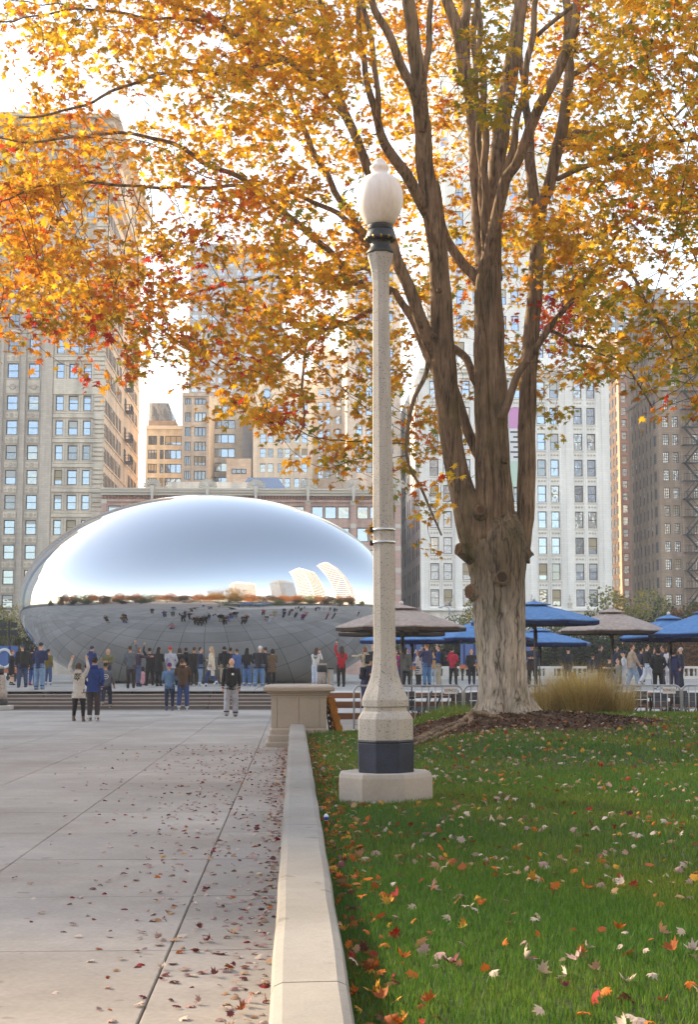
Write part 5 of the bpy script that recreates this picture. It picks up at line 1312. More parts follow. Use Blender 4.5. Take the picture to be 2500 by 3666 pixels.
# ------------------------------------------------------------------ tables and folding chairs
m_chair = surf('chair_grey_paint', srgb(74, 86, 98), 0.12, 10, 0.5, 0.05, metal=0.2)
def chair_proto():
    c = thing('folding_chair', '', 'chair')
    for k in range(5): MB().cbox(-0.2, 0.2, -0.19+k*0.08, -0.12+k*0.08, 0.44, 0.455, 0.003).build('seat_slat', m_chair, c)
    for k in range(3): MB().cbox(-0.2, 0.2, 0.215+k*0.03, 0.232+k*0.03, 0.52+k*0.12, 0.62+k*0.12, 0.003).build('back_slat', m_chair, c)
    for x in (-0.21, 0.21):
        MB().tube([(x, -0.22, 0.0), (x, 0.18, 0.46), (x, 0.30, 0.86)], 0.016, 6).build('leg', m_iron, c)
        MB().tube([(x*0.9, 0.25, 0.0), (x*0.9, -0.17, 0.43)], 0.016, 6).build('leg', m_iron, c)
    MB().tube([(-0.19, 0.18, 0.08), (0.19, 0.18, 0.08)], 0.008, 5).build('stretcher', m_iron, c)
    return c
def table(label, X, Y, r=0.45, z=0.0):
    t_ = thing('bistro_table', label, 'table', (X, Y, z), 'bistro tables behind the barriers')
    MB().lathe([(r, z+0.715), (r+0.008, z+0.72), (r+0.008, z+0.74), (r, z+0.745)], 28, (X, Y, 0)).build('table_top', m_iron, t_)
    MB().tube([(X, Y, z+0.02), (X, Y, z+0.715)], 0.03, 10).build('column', m_iron, t_)
    for k in range(4):
        a = k*math.pi/2 + 0.4; MB().tube([(X, Y, z+0.06), (X+0.33*math.cos(a), Y+0.33*math.sin(a), z+0.02)], [0.025, 0.015], 6).build('foot', m_iron, t_)
table('black round table beside the tilted chairs left of the trunk', at(1462, 2480, 37.8).x, 37.8)
table('black round table behind the middle of the right hand barrier', at(2330, 2480, 38.5).x, 38.5, 0.75)
table('low black table behind the tipped row of chairs', at(1560, 2480, 39.2).x, 39.2, 0.55)
table('black round table half hidden by the golden grass', at(2190, 2480, 38.9).x, 38.9, 0.6)
table('black round table cut by the right edge of the photo', at(2500, 2480, 37.6).x, 37.6, 0.5)
ch = chair_proto()
cs = [(1640, 37.4, 185, 'grey slatted chair standing upright between the tipped row and the trunk', 0), (1475, 38.9, 20, 'grey slatted chair on the far side of the table beside the lamp post', 0), (2235, 37.2, 150, 'grey slatted chair beside the golden grass', 0), (2350, 37.3, 190, 'grey slatted chair in front of the wide black table', 0), (2430, 40.2, 170, 'grey slatted chair behind the table near the right edge', 0),
      (1508, 37.0, 250, 'grey slatted chair tipped against the black table, nearest the lamp post', -14), (1545, 37.2, 255, 'second grey slatted chair from the lamp post in the tipped row', -14), (1575, 37.1, 258, 'third grey slatted chair from the lamp post in the tipped row', -14), (1602, 37.3, 262, 'fourth grey slatted chair of the tipped row, close to the trunk', -14),
      (1690, 38.5, 200, 'grey slatted chair seen between the bars beside the trunk', 0), (2255, 38.2, 60, 'grey slatted chair to the left of the wide black table', 0), (2290, 39.6, 170, 'grey slatted chair behind the wide black table', 0), (2400, 38.6, 290, 'grey slatted chair right of the wide black table', 0), (2455, 37.2, 200, 'grey slatted chair near the right edge under the blue umbrella', 0)]
for i, (px, Y, a, lab, tilt) in enumerate(cs):
    o = ch if i == 0 else copy_tree(ch); o.location = (at(px, 2500, Y).x, Y, 0.03 if tilt else 0.0); o.rotation_euler = (0, R(-tilt), R(a)); tag(o, lab, 'chair', 'folding chairs behind the barriers')

# ------------------------------------------------------------------ bollard, bins, floodlights, hoardings
q = on(76, 2528, 0.0); BX = q.x; BY = 51.2
bo = thing('concrete_bollard', 'round concrete bollard with black bands at the foot of the steps', 'bollard', (BX, BY, 0))
m_bol = speckle('bollard_concrete', srgb(178, 160, 146), (0.15, 0.13, 0.12), scale=30)
MB().cbox(BX-0.42, BX+0.42, BY-0.4, BY+0.4, 0.002, 0.15, 0.02).build('footing', m_pad, bo)
MB().lathe([(0.27, 0.15), (0.275, 0.17), (0.275, 0.36), (0.26, 0.37)], 24, (BX, BY, 0)).build('black_band', m_iron, bo)
MB().lathe([(0.255, 0.37), (0.255, 0.60), (0.225, 0.66), (0.21, 0.72), (0.19, 0.9), (0.17, 1.1), (0.155, 1.22)], 24, (BX, BY, 0)).build('shaft', m_bol, bo)
MB().lathe([(0.12, 1.22), (0.12, 1.44)], 20, (BX, BY, 0)).build('black_neck', m_iron, bo)
MB().lathe([(0.13, 1.44), (0.135, 1.455), (0.13, 1.50), (0.10, 1.52)], 20, (BX, BY, 0)).build('cap', m_bol, bo)
bn_ = at(1150, 2440, 66.0); BX, BY = bn_.x, 64.5
bi = thing('litter_bin', 'round concrete litter bin with a black top in front of the sculpture', 'bin', (BX, BY, UP))
MB().lathe([(0.22, UP+0.004), (0.21, UP+0.3), (0.20, UP+0.62)], 24, (BX, BY, 0)).build('body', m_bol, bi); MB().lathe([(0.215, UP+0.62), (0.22, UP+0.66), (0.22, UP+0.84), (0.20, UP+0.92)], 24, (BX, BY, 0)).build('black_lid', m_iron, bi); MB().lathe([(0.23, UP+0.92), (0.23, UP+0.97), (0.2, UP+1.0)], 24, (BX, BY, 0)).build('rim', m_bol, bi)
b2 = thing('steel_bin', 'slim steel bin beside the round concrete bin', 'bin', (BX+0.4, BY, UP))
MB().cbox(-0.14, 0.14, -0.14, 0.14, 0.004, 0.74, 0.02).build('body', m_galv, b2).location = (0, 0, 0)
b2.children[0].data.transform(Matrix.Translation(wloc(b2))) if False else None
for o in b2.children: o.location = (0, 0, 0)
b2.children[0].data.transform(Matrix.Translation(Vector(b2.location)))
MB().cbox(BX+0.4-0.15, BX+0.4+0.15, BY-0.15, BY+0.15, UP+0.745, UP+0.80, 0.02).build('rim', m_iron, b2)
MB().cbox(BX+0.4-0.09, BX+0.4-0.05, BY-0.152, BY-0.142, UP+0.1, UP+0.7, 0.003).build('yellow_stripe', flat('yellow_stripe', srgb(190, 150, 60), 0.5), b2)
fl = thing('floodlight_mast', 'black mast with four square floodlights before the trees at the left edge', 'floodlight', (at(30, 2300, 86).x, 86, UP))
X0 = wloc(fl).x
MB().tube([(X0, 86, UP), (X0, 86, at(30, 2222, 86).z)], 0.06, 8).build('mast', m_iron, fl)
for zz in (at(30, 2238, 86).z, at(30, 2266, 86).z):
    MB().tube([(X0-0.45, 86, zz), (X0+0.45, 86, zz)], 0.03, 6).build('crossbar', m_iron, fl)
    for e in (-0.32, 0.32): MB().rings([[(X0+e-w_, y_, zz-h_), (X0+e+w_, y_, zz-h_), (X0+e+w_, y_, zz+h_), (X0+e-w_, y_, zz+h_)] for w_, h_, y_ in ((0.12, 0.1, 86.2), (0.17, 0.15, 86.0), (0.18, 0.16, 85.8))], True, 0, False).build('lamp_head', m_iron, fl)
m_hoard = surf('hoarding_blue', srgb(84, 116, 172), 0.15, 2, 0.6, coords='World', sc=(4, 1, 0.6)); m_hdark = flat('hoarding_navy', srgb(30, 52, 110), 0.6); m_horange = flat('hoarding_orange', srgb(206, 110, 60), 0.6)
def hoarding(label, px0, px1, py0, py1, Y, text=None, emblem=None):
    x0, x1, z0, z1 = at(px0, py0, Y).x, at(px1, py0, Y).x, at(px0, py1, Y).z, at(px0, py0, Y).z
    h = thing('printed_hoarding', label, 'hoarding', ((x0+x1)/2, Y, UP))
    MB().box(x0, x1, Y, Y+0.1, z0, z1).build('panel', m_hoard, h)
    n = max(2, int((x1-x0)/0.55))
    for k in range(n): MB().box(x0+(k+0.25)*(x1-x0)/n, x0+(k+0.45)*(x1-x0)/n, Y-0.012, Y-0.003, z0+0.02, z1-0.02).build('navy_stripe', m_hdark, h)
    MB().box(x0-0.05, x1+0.05, Y-0.05, Y+0.15, z0-0.22, z0-0.003).build('orange_base', m_horange, h)
    for x in (x0+0.1, x1-0.1): MB().box(x-0.05, x+0.05, Y, Y+0.1, UP, z0-0.223).build('leg', m_iron, h)
    if text: lettering(h, text, Vector(((x0+x1)/2+0.1, Y-0.03, z0+(z1-z0)*0.52)) - wloc(h), 0.36, [m_txtw, m_txto], [0, 1, 0, 0])
    if emblem:
        M = Matrix.Translation(((x0+x1)/2+emblem, Y-0.02, z0+(z1-z0)*0.45)) @ Matrix.Rotation(R(90), 4, 'X')
        mb = MB(); mb.tube([M @ Vector((0.42*math.cos(a), 0.5*math.sin(a), 0)) for a in np.linspace(0.4, 5.9, 24)], 0.08, 6); mb.build('white_emblem', m_txtw, h)
hoarding('blue striped hoarding with a white ring emblem at the left edge', -70, 62, 2312, 2395, 80, None, 0.3)
hoarding('blue striped hoarding with white letters behind the umbrellas left of the trunk', 1436, 1512, 2288, 2384, 82, 'COAC')
hoarding('blue striped hoarding right of the trunk under the blue umbrellas', 1650, 1905, 2305, 2380, 84)
# street lamp far behind
sl = thing('street_lamp', 'grey street lamp with a curved arm in front of the white building', 'street lamp', (at(1610, 2200, 150).x, 150, -0.9)); X0 = wloc(sl).x
MB().tube([(X0, 150, -0.9), (X0, 150, at(1610, 2180, 150).z)], 0.07, 8).build('pole', m_galv, sl); zz = at(1610, 2175, 150).z
MB().tube([(X0, 150, zz-0.2), (X0-0.1, 150, zz), (X0-0.5, 150, zz+0.12), (X0-0.9, 150, zz+0.05)], 0.05, 6).build('arm', m_galv, sl); MB().sphere((X0-0.95, 150, zz+0.02), 0.2, 10, 6, sc=(1.3, 0.6, 0.4)).build('lamp_head', m_galv, sl)

# ------------------------------------------------------------------ trees and shrubs behind the plaza
QV = np.array([(-0.5,0,0),(0.0,-0.28,0.06),(0.5,0,0),(0.0,0.28,0.06)]); QT = np.array([(0,1,2),(0,2,3)])
m_fol = leaf_material('shrub_leaf', 0.4, 0.6); m_tw = surf('shrub_bark', (0.06, 0.045, 0.035), 0.2, 8, 0.9)
CR = {}
def crown_mesh(key, pal, n, seed, lump=9, leaf=(0.10, 0.22)):
    r = np.random.default_rng(seed); cents = r.normal(0, 0.38, (lump, 3)); cents[:, 2] = np.clip(cents[:, 2], -0.55, 0.6); rad = r.uniform(0.30, 0.52, lump)
    which = r.integers(0, lump, n); d = r.normal(0, 1, (n, 3)); d /= np.linalg.norm(d, axis=1)[:, None]
    pos = cents[which] + d * (rad[which] * r.uniform(0.55, 1.05, n)**0.6)[:, None]
    tone = r.uniform(0.7, 1.2, lump)
    c = np.array(pal)[r.integers(0, len(pal), n)] * (tone[which] * r.uniform(0.75, 1.2, n))[:, None]
    vv, tt = scatter(QV, QT, pos, rot_mats(n, 0.4, r), r.uniform(*leaf, n))
    CR[key] = big_mesh('crown', vv, tt, m_fol, np.repeat(c, 4, 0))
grn = [(0.08, 0.125, 0.035), (0.055, 0.09, 0.028), (0.11, 0.15, 0.045)]; ygr = [(0.34, 0.29, 0.07), (0.22, 0.22, 0.06), (0.15, 0.17, 0.05), (0.44, 0.33, 0.08)]; rst = [(0.26, 0.11, 0.04), (0.34, 0.16, 0.06), (0.16, 0.08, 0.035)]; dkg = [(0.022, 0.038, 0.014), (0.035, 0.055, 0.02), (0.05, 0.06, 0.03)]; orr = [(0.55, 0.22, 0.05), (0.62, 0.30, 0.07), (0.45, 0.14, 0.04)]; sil = [(0.26, 0.25, 0.11), (0.19, 0.20, 0.08), (0.32, 0.30, 0.16)]
for i, (k, p) in enumerate((('green', grn), ('yellow', ygr), ('rust', rst), ('dark', dkg), ('orange', orr), ('silver', sil))): crown_mesh(k, p, 7000, 40+i, 12, (0.05, 0.10))
def bush(name, label, px, py_top, py_bot, Y, wpx, kind, group=None, rot=0.0, trunk=True, cat='tree'):
    zt, zb = at(px, py_top, Y).z, max(UP, at(px, py_bot, Y).z); X = at(px, py_top, Y).x; hw = wpx/2*Y/F
    b = thing(name, label, cat, (X, Y, UP), group)
    zc = (zt+zb)/2; hh = (zt-zb)/2
    o = link('crown', CR[kind], b, (0, 0, zc-UP), (0, 0, rot)); o.scale = (hw/0.9, hw/0.9*0.9, hh/0.85); o['kind'] = 'stuff'
    tr_ = MB(); tr_.tube([(X, Y, UP-0.3), (X+0.05, Y, (UP+zc)/2), (X+0.02, Y, zc+hh*0.4)], [0.10, 0.08, 0.03], 8); tr_.build('trunk', m_tw, b)
    for s_ in range(5):
        a = rng.uniform(0, 6.28); MB().tube([(X, Y, UP+0.3*(zc-UP)), (X+hw*0.3*math.cos(a), Y+hw*0.3*math.sin(a), zc-hh*0.2), (X+hw*0.6*math.cos(a), Y+hw*0.6*math.sin(a), zc+hh*0.4)], [0.05, 0.035, 0.012], 5).build('branch', m_tw, b)
    return b
bush('shrub_tree', 'yellow green tree behind the floodlights at the left edge', 20, 2168, 2400, 97, 190, 'yellow', rot=1)
bush('shrub_tree', 'dark green tree low behind the hoarding at the left edge', -60, 2200, 2430, 95, 230, 'green', rot=2)
bush('shrub_tree', 'dark evergreen shrub behind the people near the left edge', 70, 2250, 2440, 94, 160, 'dark', rot=3)
hd = [(1480, 2240, 2440, 95, 260, 'green'), (1640, 2185, 2440, 98, 250, 'silver'), (1720, 2160, 2440, 101, 220, 'yellow'), (1560, 2290, 2440, 94, 220, 'dark'), (1700, 2270, 2440, 94, 240, 'dark'), (1850, 2230, 2440, 95, 280, 'green'),
      (1990, 2165, 2440, 98, 260, 'silver'), (2000, 2280, 2440, 94, 260, 'dark'), (2120, 2200, 2440, 96, 260, 'green'), (2150, 2290, 2440, 93.5, 240, 'dark'), (2250, 2120, 2440, 100, 300, 'yellow'), (2290, 2230, 2440, 95, 280, 'dark'), (2400, 2150, 2440, 99, 220, 'green'), (2470, 2140, 2440, 97, 240, 'rust'), (2420, 2260, 2440, 94, 260, 'rust'), (2560, 2150, 2440, 96, 260, 'green')]
hl = ['green tree behind the taupe umbrellas', 'silvery green tree between the lamp post and the trunk', 'yellowish tree touching the left side of the trunk', 'dark shrub below the silvery tree by the hoarding', 'dark shrub directly behind the trunk', 'green tree hidden by the large blue umbrella',
      'silvery shrub rising before the white building', 'dark shrub behind the man with the black backpack', 'green shrub left of the right hand taupe umbrella', 'dark shrub under the right hand taupe umbrella', 'tall yellow green tree in front of the street canyon', 'dark shrub behind the crowd at the right', 'bright green bush beside the rust coloured tree', 'rust coloured tree at the right edge', 'low rust coloured shrub behind the crowd at the right edge', 'green tree beyond the right edge']
for i, (a_, l_) in enumerate(zip(hd, hl)): bush('shrub_tree', l_, *a_, group='trees behind the plaza', rot=i*1.3)
# trees and towers behind the camera, seen mirrored in the steel
for i in range(22):
    a = R(-168 + i*16); X = DC.x + math.sin(a)*0; 
    ang = R(18 + i*144/21); rr_ = 92 + 5*math.sin(i*2.3)
    X, Y = DC.x + rr_*math.cos(-ang)*1.0, DC.y + rr_*math.sin(-ang)
    if abs(math.degrees(ang)-90) < 0: continue
    b = thing('park_tree', 'orange autumn tree across the park mirrored in the steel sculpture', 'tree', (X, Y, -0.5), 'trees mirrored in the sculpture')
    kd_ = ('orange', 'orange', 'rust', 'orange', 'yellow')[i % 5]
    o = link('crown', CR[kd_], b, (0, 0, 9.0), (0, 0, i*0.7)); o.scale = (9.0, 9.0, 9.5); o['kind'] = 'stuff'
    MB().tube([(X, Y, -0.5), (X+0.1, Y, 2.5), (X, Y, 6)], [0.3, 0.22, 0.08], 8).build('trunk', m_tw, b)
for i in range(8):
    ang = R(8 + i*9); X, Y = DC.x + 62*math.cos(-ang), DC.y + 62*math.sin(-ang)
    if Y < 40 and X > 6: X += 14
    b = thing('park_tree', 'dark tree beside the plaza mirrored in the steel sculpture', 'tree', (X, Y, -0.5), 'dark trees mirrored in the sculpture')
    o = link('crown', CR[('rust', 'green', 'yellow')[i % 3]], b, (0, 0, 5), (0, 0, i)); o.scale = (4, 4, 4); o['kind'] = 'stuff'
    MB().tube([(X, Y, -0.5), (X, Y, 4)], [0.25, 0.1], 8).build('trunk', m_tw, b)
for i in range(7):
    ang = R(172 - i*9); X, Y = DC.x + 66*math.cos(-ang), DC.y + 66*math.sin(-ang)
    b = thing('park_tree', 'dark tree left of the plaza mirrored in the steel sculpture', 'tree', (X, Y, -0.5), 'dark trees left mirrored in the sculpture')
    o = link('crown', CR[('green', 'rust', 'dark')[i % 3]], b, (0, 0, 5), (0, 0, i)); o.scale = (4.5, 4.5, 4); o['kind'] = 'stuff'
    MB().tube([(X, Y, -0.5), (X, Y, 4)], [0.25, 0.1], 8).build('trunk', m_tw, b)
for i, (X, Y, wx, h, mm) in enumerate(((118, -118, 36, 96, m_grey), (122, -40, 34, 120, m_cream), (134, 26, 32, 122, m_fpink), (60, -190, 46, 100, m_fpink))):
    b = thing('distant_tower', 'tower across the park mirrored in the steel sculpture', 'building', (X, Y, -0.9), 'towers mirrored in the sculpture')
    MB().box(X-wx/2, X+wx/2, Y-wx/2, Y+wx/2, -0.9, h).build('wall', mm, b); MB().box(X-wx/3, X+wx/3, Y-wx/3, Y+wx/3, h, h+8).build('upper_storey', mm, b)
    wmb = MB()
    for z in np.arange(6, h-5, 5.0):
        wmb.box(X-wx/2-0.05, X-wx/2-0.01, Y-wx/2+2, Y+wx/2-2, z, z+2.4); wmb.box(X-wx/2+2, X+wx/2-2, Y+wx/2+0.01, Y+wx/2+0.05, z, z+2.4)
    wmb.build('far_windows', g_tower, b)['kind'] = 'stuff'
# ------------------------------------------------------------------ people
SKIN = [srgb(214, 164, 136), srgb(196, 142, 112), srgb(150, 100, 74), srgb(226, 182, 158)]
HAIR = dict(dark=(0.018, 0.013, 0.011), brown=(0.07, 0.038, 0.022), auburn=(0.22, 0.07, 0.025), blond=(0.42, 0.29, 0.15), grey=(0.40, 0.39, 0.38), none=None)
def cap_tube(pts, rad, seg=10):
    """closed tube with rounded ends, rings as (centre, rx, ry) around the path"""
    m = MB(); P_ = [Vector(p) for p in pts]; rad = list(rad)
    d0 = (P_[0]-P_[1]).normalized(); d1 = (P_[-1]-P_[-2]).normalized()
    pts2 = [P_[0]+d0*rad[0]*0.9, P_[0]+d0*rad[0]*0.6] + P_ + [P_[-1]+d1*rad[-1]*0.6, P_[-1]+d1*rad[-1]*0.9]
    r2 = [rad[0]*0.35, rad[0]*0.78] + rad + [rad[-1]*0.78, rad[-1]*0.35]
    m.tube(pts2, r2, seg); return m
def ell_stack(st, seg=16):
    """stack of horizontal ellipses (x, y, z, rx, ry)"""
    m = MB(); m.rings([[(x+rx*math.cos(2*math.pi*k/seg), y+ry*math.sin(2*math.pi*k/seg), z) for k in range(seg)] for x, y, z, rx, ry in st]); return m
PCOUNT = [0]
def person(label, px, Y, H=1.72, face_=0, z=None, pose='stand', top=(0.05, 0.05, 0.06), bottom=(0.05, 0.06, 0.1), shoes=(0.6, 0.6, 0.6), hair='dark', style='short', coat=0, skin=None, lean=0.0, build=1.0,
           legs='trousers', accent=None, hat=None, hood=False, pack=None, bag=None, phone=False, group='visitors on the plaza', py=None, emblem=None, sit_h=0.45):
    PCOUNT[0] += 1; r = random.Random(PCOUNT[0]*13)
    if z is None: z = 0.0 if Y < 52 else UP
    X = at(px, 2400, Y).x; sk = skin or SKIN[r.randrange(2)]
    prims = []                                            # (mesh builder, material index)
    SKI, HAI, TOP, BOT, SHO, ACC = range(6)
    def lim(pts, rad, mi, seg=10): prims.append((cap_tube(pts, rad, seg), mi))
    h = H; sit = pose == 'sit'
    hipz = 0.51*h if not sit else sit_h + 0.07
    up = lambda f: hipz + (f - 0.51)*h                     # torso heights follow the hip
    ly = lambda f: lean*(f-0.51)*h                          # forward lean
    sway = r.uniform(-0.035, 0.035)*h
    lx = lambda f: sway*max(0.0, f-0.51)*2
    T = lambda x, y, f: Vector((x*h + lx(f), y*h + ly(f), up(f)))
    b = build*1.05
    # torso (clothed), neck, head
    st = [(lx(f), ly(f), up(f), rx*h*b, ry*h*b) for f, rx, ry in ((0.475, 0.060, 0.045), (0.49, 0.092, 0.068), (0.53, 0.100, 0.073), (0.60, 0.092, 0.068), (0.68, 0.100, 0.073), (0.745, 0.110, 0.074), (0.79, 0.112, 0.066), (0.82, 0.088, 0.052), (0.838, 0.045, 0.042))]
    prims.append((ell_stack(st), TOP))
    if coat and not sit:
        prims.append((ell_stack([(0, ly(0.6), up(0.62), 0.098*h*b, 0.073*h*b), (0, 0, up(0.51), 0.112*h*b, 0.083*h*b), (0, 0, up(0.51)-(0.51-coat)*h*0.6, 0.118*h*b, 0.09*h*b), (0, 0, up(0.51)-(0.51-coat)*h, 0.12*h*b, 0.092*h*b)]), TOP))
    lim([T(0, 0.0, 0.82), T(0, 0.006, 0.88)], [0.033*h, 0.031*h], SKI)
    hc = T(0, 0.012, 0.935); hs = MB(); hs.sphere(hc, 1.0, 18, 12, sc=(0.0455*h, 0.055*h, 0.066*h)); prims.append((hs, SKI))
    js = MB(); js.sphere(hc + Vector((0, 0.014*h, -0.028*h)), 1.0, 12, 8, sc=(0.035*h, 0.040*h, 0.036*h)); prims.append((js, SKI))
    lim([hc+Vector((0, 0.050*h, 0.008*h)), hc+Vector((0, 0.062*h, -0.010*h))], [0.006*h, 0.0085*h], SKI, 6)
    for e in (-1, 1):
        es = MB(); es.sphere(hc+Vector((e*0.047*h, -0.002*h, -0.004*h)), 1.0, 8, 6, sc=(0.006*h, 0.010*h, 0.017*h)); prims.append((es, SKI))
    hcol = HAIR.get(hair)
    if hcol is not None and not hat:
        a_ = MB(); a_.sphere(hc+Vector((0, -0.010*h, 0.014*h)), 1.0, 16, 10, sc=(0.051*h, 0.056*h, 0.060*h)); prims.append((a_, HAI))
        if style == 'long': prims.append((ell_stack([(hc.x, hc.y-0.02*h, hc.z+0.01*h, 0.050*h, 0.042*h), (hc.x, hc.y-0.038*h, hc.z-0.05*h, 0.058*h, 0.036*h), (hc.x, hc.y-0.058*h, hc.z-0.12*h, 0.060*h, 0.030*h), (hc.x, hc.y-0.066*h, hc.z-0.19*h, 0.048*h, 0.022*h), (hc.x, hc.y-0.064*h, hc.z-0.225*h, 0.02*h, 0.012*h)]), HAI))
        if style == 'bob': prims.append((ell_stack([(hc.x, hc.y-0.012*h, hc.z+0.02*h, 0.053*h, 0.05*h), (hc.x, hc.y-0.02*h, hc.z-0.03*h, 0.060*h, 0.046*h), (hc.x, hc.y-0.024*h, hc.z-0.065*h, 0.05*h, 0.036*h)]), HAI))
        if style == 'bun': bb = MB(); bb.sphere(hc+Vector((0, -0.055*h, 0.045*h)), 0.026*h, 10, 8); prims.append((bb, HAI))
    if hat:
        a_ = MB(); a_.sphere(hc+Vector((0, -0.006*h, 0.022*h)), 1.0, 16, 10, sc=(0.052*h, 0.060*h, 0.056*h)); prims.append((a_, ACC))
        if hat == 'cap': prims.append((ell_stack([(hc.x, hc.y+0.062*h, hc.z+0.022*h, 0.034*h, 0.036*h), (hc.x, hc.y+0.060*h, hc.z+0.030*h, 0.034*h, 0.036*h)]), ACC))
        if hcol is not None and style == 'long': prims.append((ell_stack([(hc.x, hc.y-0.03*h, hc.z-0.01*h, 0.05*h, 0.036*h), (hc.x, hc.y-0.05*h, hc.z-0.09*h, 0.056*h, 0.03*h), (hc.x, hc.y-0.06*h, hc.z-0.17*h, 0.04*h, 0.02*h)]), HAI))
    if hood:
        prims.append((ell_stack([(hc.x, hc.y-0.045*h, hc.z-0.105*h, 0.062*h, 0.04*h), (hc.x, hc.y-0.05*h, hc.z-0.075*h, 0.07*h, 0.045*h), (hc.x, hc.y-0.04*h, hc.z-0.05*h, 0.05*h, 0.03*h)]), TOP))
    # arms
    poses = {'stand': ((0.135, 0.0, 0.635), (0.135, 0.03, 0.50)), 'pocket': ((0.150, -0.035, 0.645), (0.105, 0.055, 0.545)), 'photo': ((0.135, 0.075, 0.70), (0.045, 0.135, 0.855)), 'wave': ((0.160, 0.01, 0.93), (0.125, 0.045, 1.06)), 'hold': ((0.135, 0.02, 0.655), (0.05, 0.135, 0.66)),
             'hips': ((0.185, -0.01, 0.665), (0.105, 0.02, 0.575)), 'point': ((0.15, 0.12, 0.76), (0.12, 0.29, 0.77)), 'sit': ((0.135, 0.05, 0.655), (0.08, 0.17, 0.60)), 'raise': ((0.150, 0.05, 0.93), (0.115, 0.08, 1.06)), 'cross': ((0.135, 0.035, 0.66), (-0.02, 0.095, 0.69)), 'back': ((0.155, -0.02, 0.66), (0.06, -0.09, 0.58))}
    pa = pose if isinstance(pose, tuple) else (pose, pose)
    pa = tuple({'walk': 'stand', 'stride': 'stand'}.get(q, q) for q in pa)
    hands = []
    for e, pk in zip((-1, 1), pa):
        (ex, ey, ef), (wx, wy, wf) = poses[pk]
        swing = (0.06*e if 'walk' in (pose, ) or pose == 'stride' else 0)
        S = T(e*0.106*b, 0.0, 0.798); E = T(e*ex*b, ey + swing, ef); W = T(e*wx*b, wy + swing*1.8, wf)
        ar = 0.034 if coat or top != sk else 0.03
        lim([S, S.lerp(E, 0.5), E], [ar*1.1*h*b, ar*h*b, ar*0.88*h*b], TOP); lim([E, E.lerp(W, 0.45), W], [ar*0.90*h*b, ar*0.82*h*b, ar*0.66*h*b], TOP if legs != 'tee' else SKI)
        d = (W-E).normalized(); lim([W, W+d*0.045*h], [0.017*h, 0.021*h], SKI, 8); hands.append((W, d, e))
    # legs
    legm = {'trousers': (0.060, 0.045, 0.043, 0.034), 'wide': (0.063, 0.052, 0.05, 0.046), 'slim': (0.056, 0.040, 0.036, 0.025), 'skirt': (0.055, 0.040, 0.035, 0.022), 'tee': (0.060, 0.045, 0.043, 0.034), 'flare': (0.056, 0.042, 0.040, 0.05)}[legs]
    wsh_ = r.uniform(-0.07, 0.07)
    for e in (-1, 1):
        st_ = {'walk': 0.10, 'stride': 0.16}.get(pose, 0.0) * e
        if pose not in ('walk', 'stride') and not sit: st_ = e*wsh_*0.5
        hp = Vector((e*0.052*h*b, 0, hipz - 0.01*h))
        if sit:
            kn = Vector((e*0.07*h, 0.25*h, hipz + 0.01*h)); an = Vector((e*0.07*h, 0.27*h, 0.045*h))
        else:
            wd = (0.058 + abs(wsh_)*0.25) if pose != 'stride' else 0.05
            an = Vector((e*wd*h*b, st_*h, 0.045*h + max(0, -st_)*h*0.35)); kn = hp.lerp(an, 0.50) + Vector((e*0.004*h, 0.012*h + abs(st_)*0.25*h, 0))
        lim([hp, hp.lerp(kn, 0.5), kn], [legm[0]*h*b, (legm[0]*0.55+legm[1]*0.45)*h*b, legm[1]*h*b], BOT, 12)
        lim([kn, kn.lerp(an, 0.35), an], [legm[1]*h*b, legm[2]*h*b, legm[3]*h*b], BOT if legs != 'skirt' else SKI, 12)
        s_ = ell_stack([(an.x, an.y+0.03*h, an.z-0.042*h, 0.027*h, 0.072*h), (an.x, an.y+0.03*h, an.z-0.022*h, 0.028*h, 0.074*h), (an.x, an.y+0.012*h, an.z+0.0*h, 0.024*h, 0.045*h), (an.x, an.y-0.006*h, an.z+0.018*h, 0.024*h, 0.026*h)], 12); prims.append((s_, SHO))
    if legs == 'skirt': prims.append((ell_stack([(0, 0, up(0.55), 0.1*h, 0.075*h), (0, 0, up(0.45), 0.112*h, 0.085*h), (0, 0, up(0.33), 0.115*h, 0.09*h), (0, 0, up(0.28), 0.115*h, 0.09*h)]), BOT))
    # one continuous surface
    allm = MB(); tagv, tagm = [], []
    for m_, mi in prims:
        allm.add(m_.v, m_.f, mi)
        cs_ = np.array(m_.v)
        for f in m_.f: tagv.append(cs_[f].mean(0)); tagm.append(mi)
        tagv.extend(cs_); tagm.extend([mi]*len(cs_))
    cols = [sk, hcol or sk, top, bottom, shoes, accent or top]
    src = bpy.data.objects.new('tmp', allm.mesh('tmp', [])); COL.objects.link(src)
    md = src.modifiers.new('r', 'REMESH'); md.mode = 'VOXEL'; md.voxel_size = 0.0135 if Y < 56 else 0.017; md.use_smooth_shade = True
    sm_ = src.modifiers.new('s', 'SMOOTH'); sm_.factor = 0.5; sm_.iterations = 2
    dg = bpy.context.evaluated_depsgraph_get(); me = bpy.data.meshes.new_from_object(src.evaluated_get(dg)); bpy.data.objects.remove(src)
    me.name = 'person'; me.materials.clear()
    for i, c in enumerate(cols): me.materials.append(fabric(tuple(c)) if i > 0 else skin_mat(tuple(c)))
    kd_ = KDTree(len(tagv))
    for i, p in enumerate(tagv): kd_.insert(p, i)
    kd_.balance()
    ctr = np.zeros(len(me.polygons)*3, np.float32); me.polygons.foreach_get('center', ctr); ctr = ctr.reshape(-1, 3)
    mi_ = np.array([tagm[kd_.find(p)[1]] for p in ctr], np.int32)
    me.polygons.foreach_set('material_index', mi_); me.polygons.foreach_set('use_smooth', np.ones(len(mi_), bool))
    # fingers, eyes and mouth
    fx = MB()
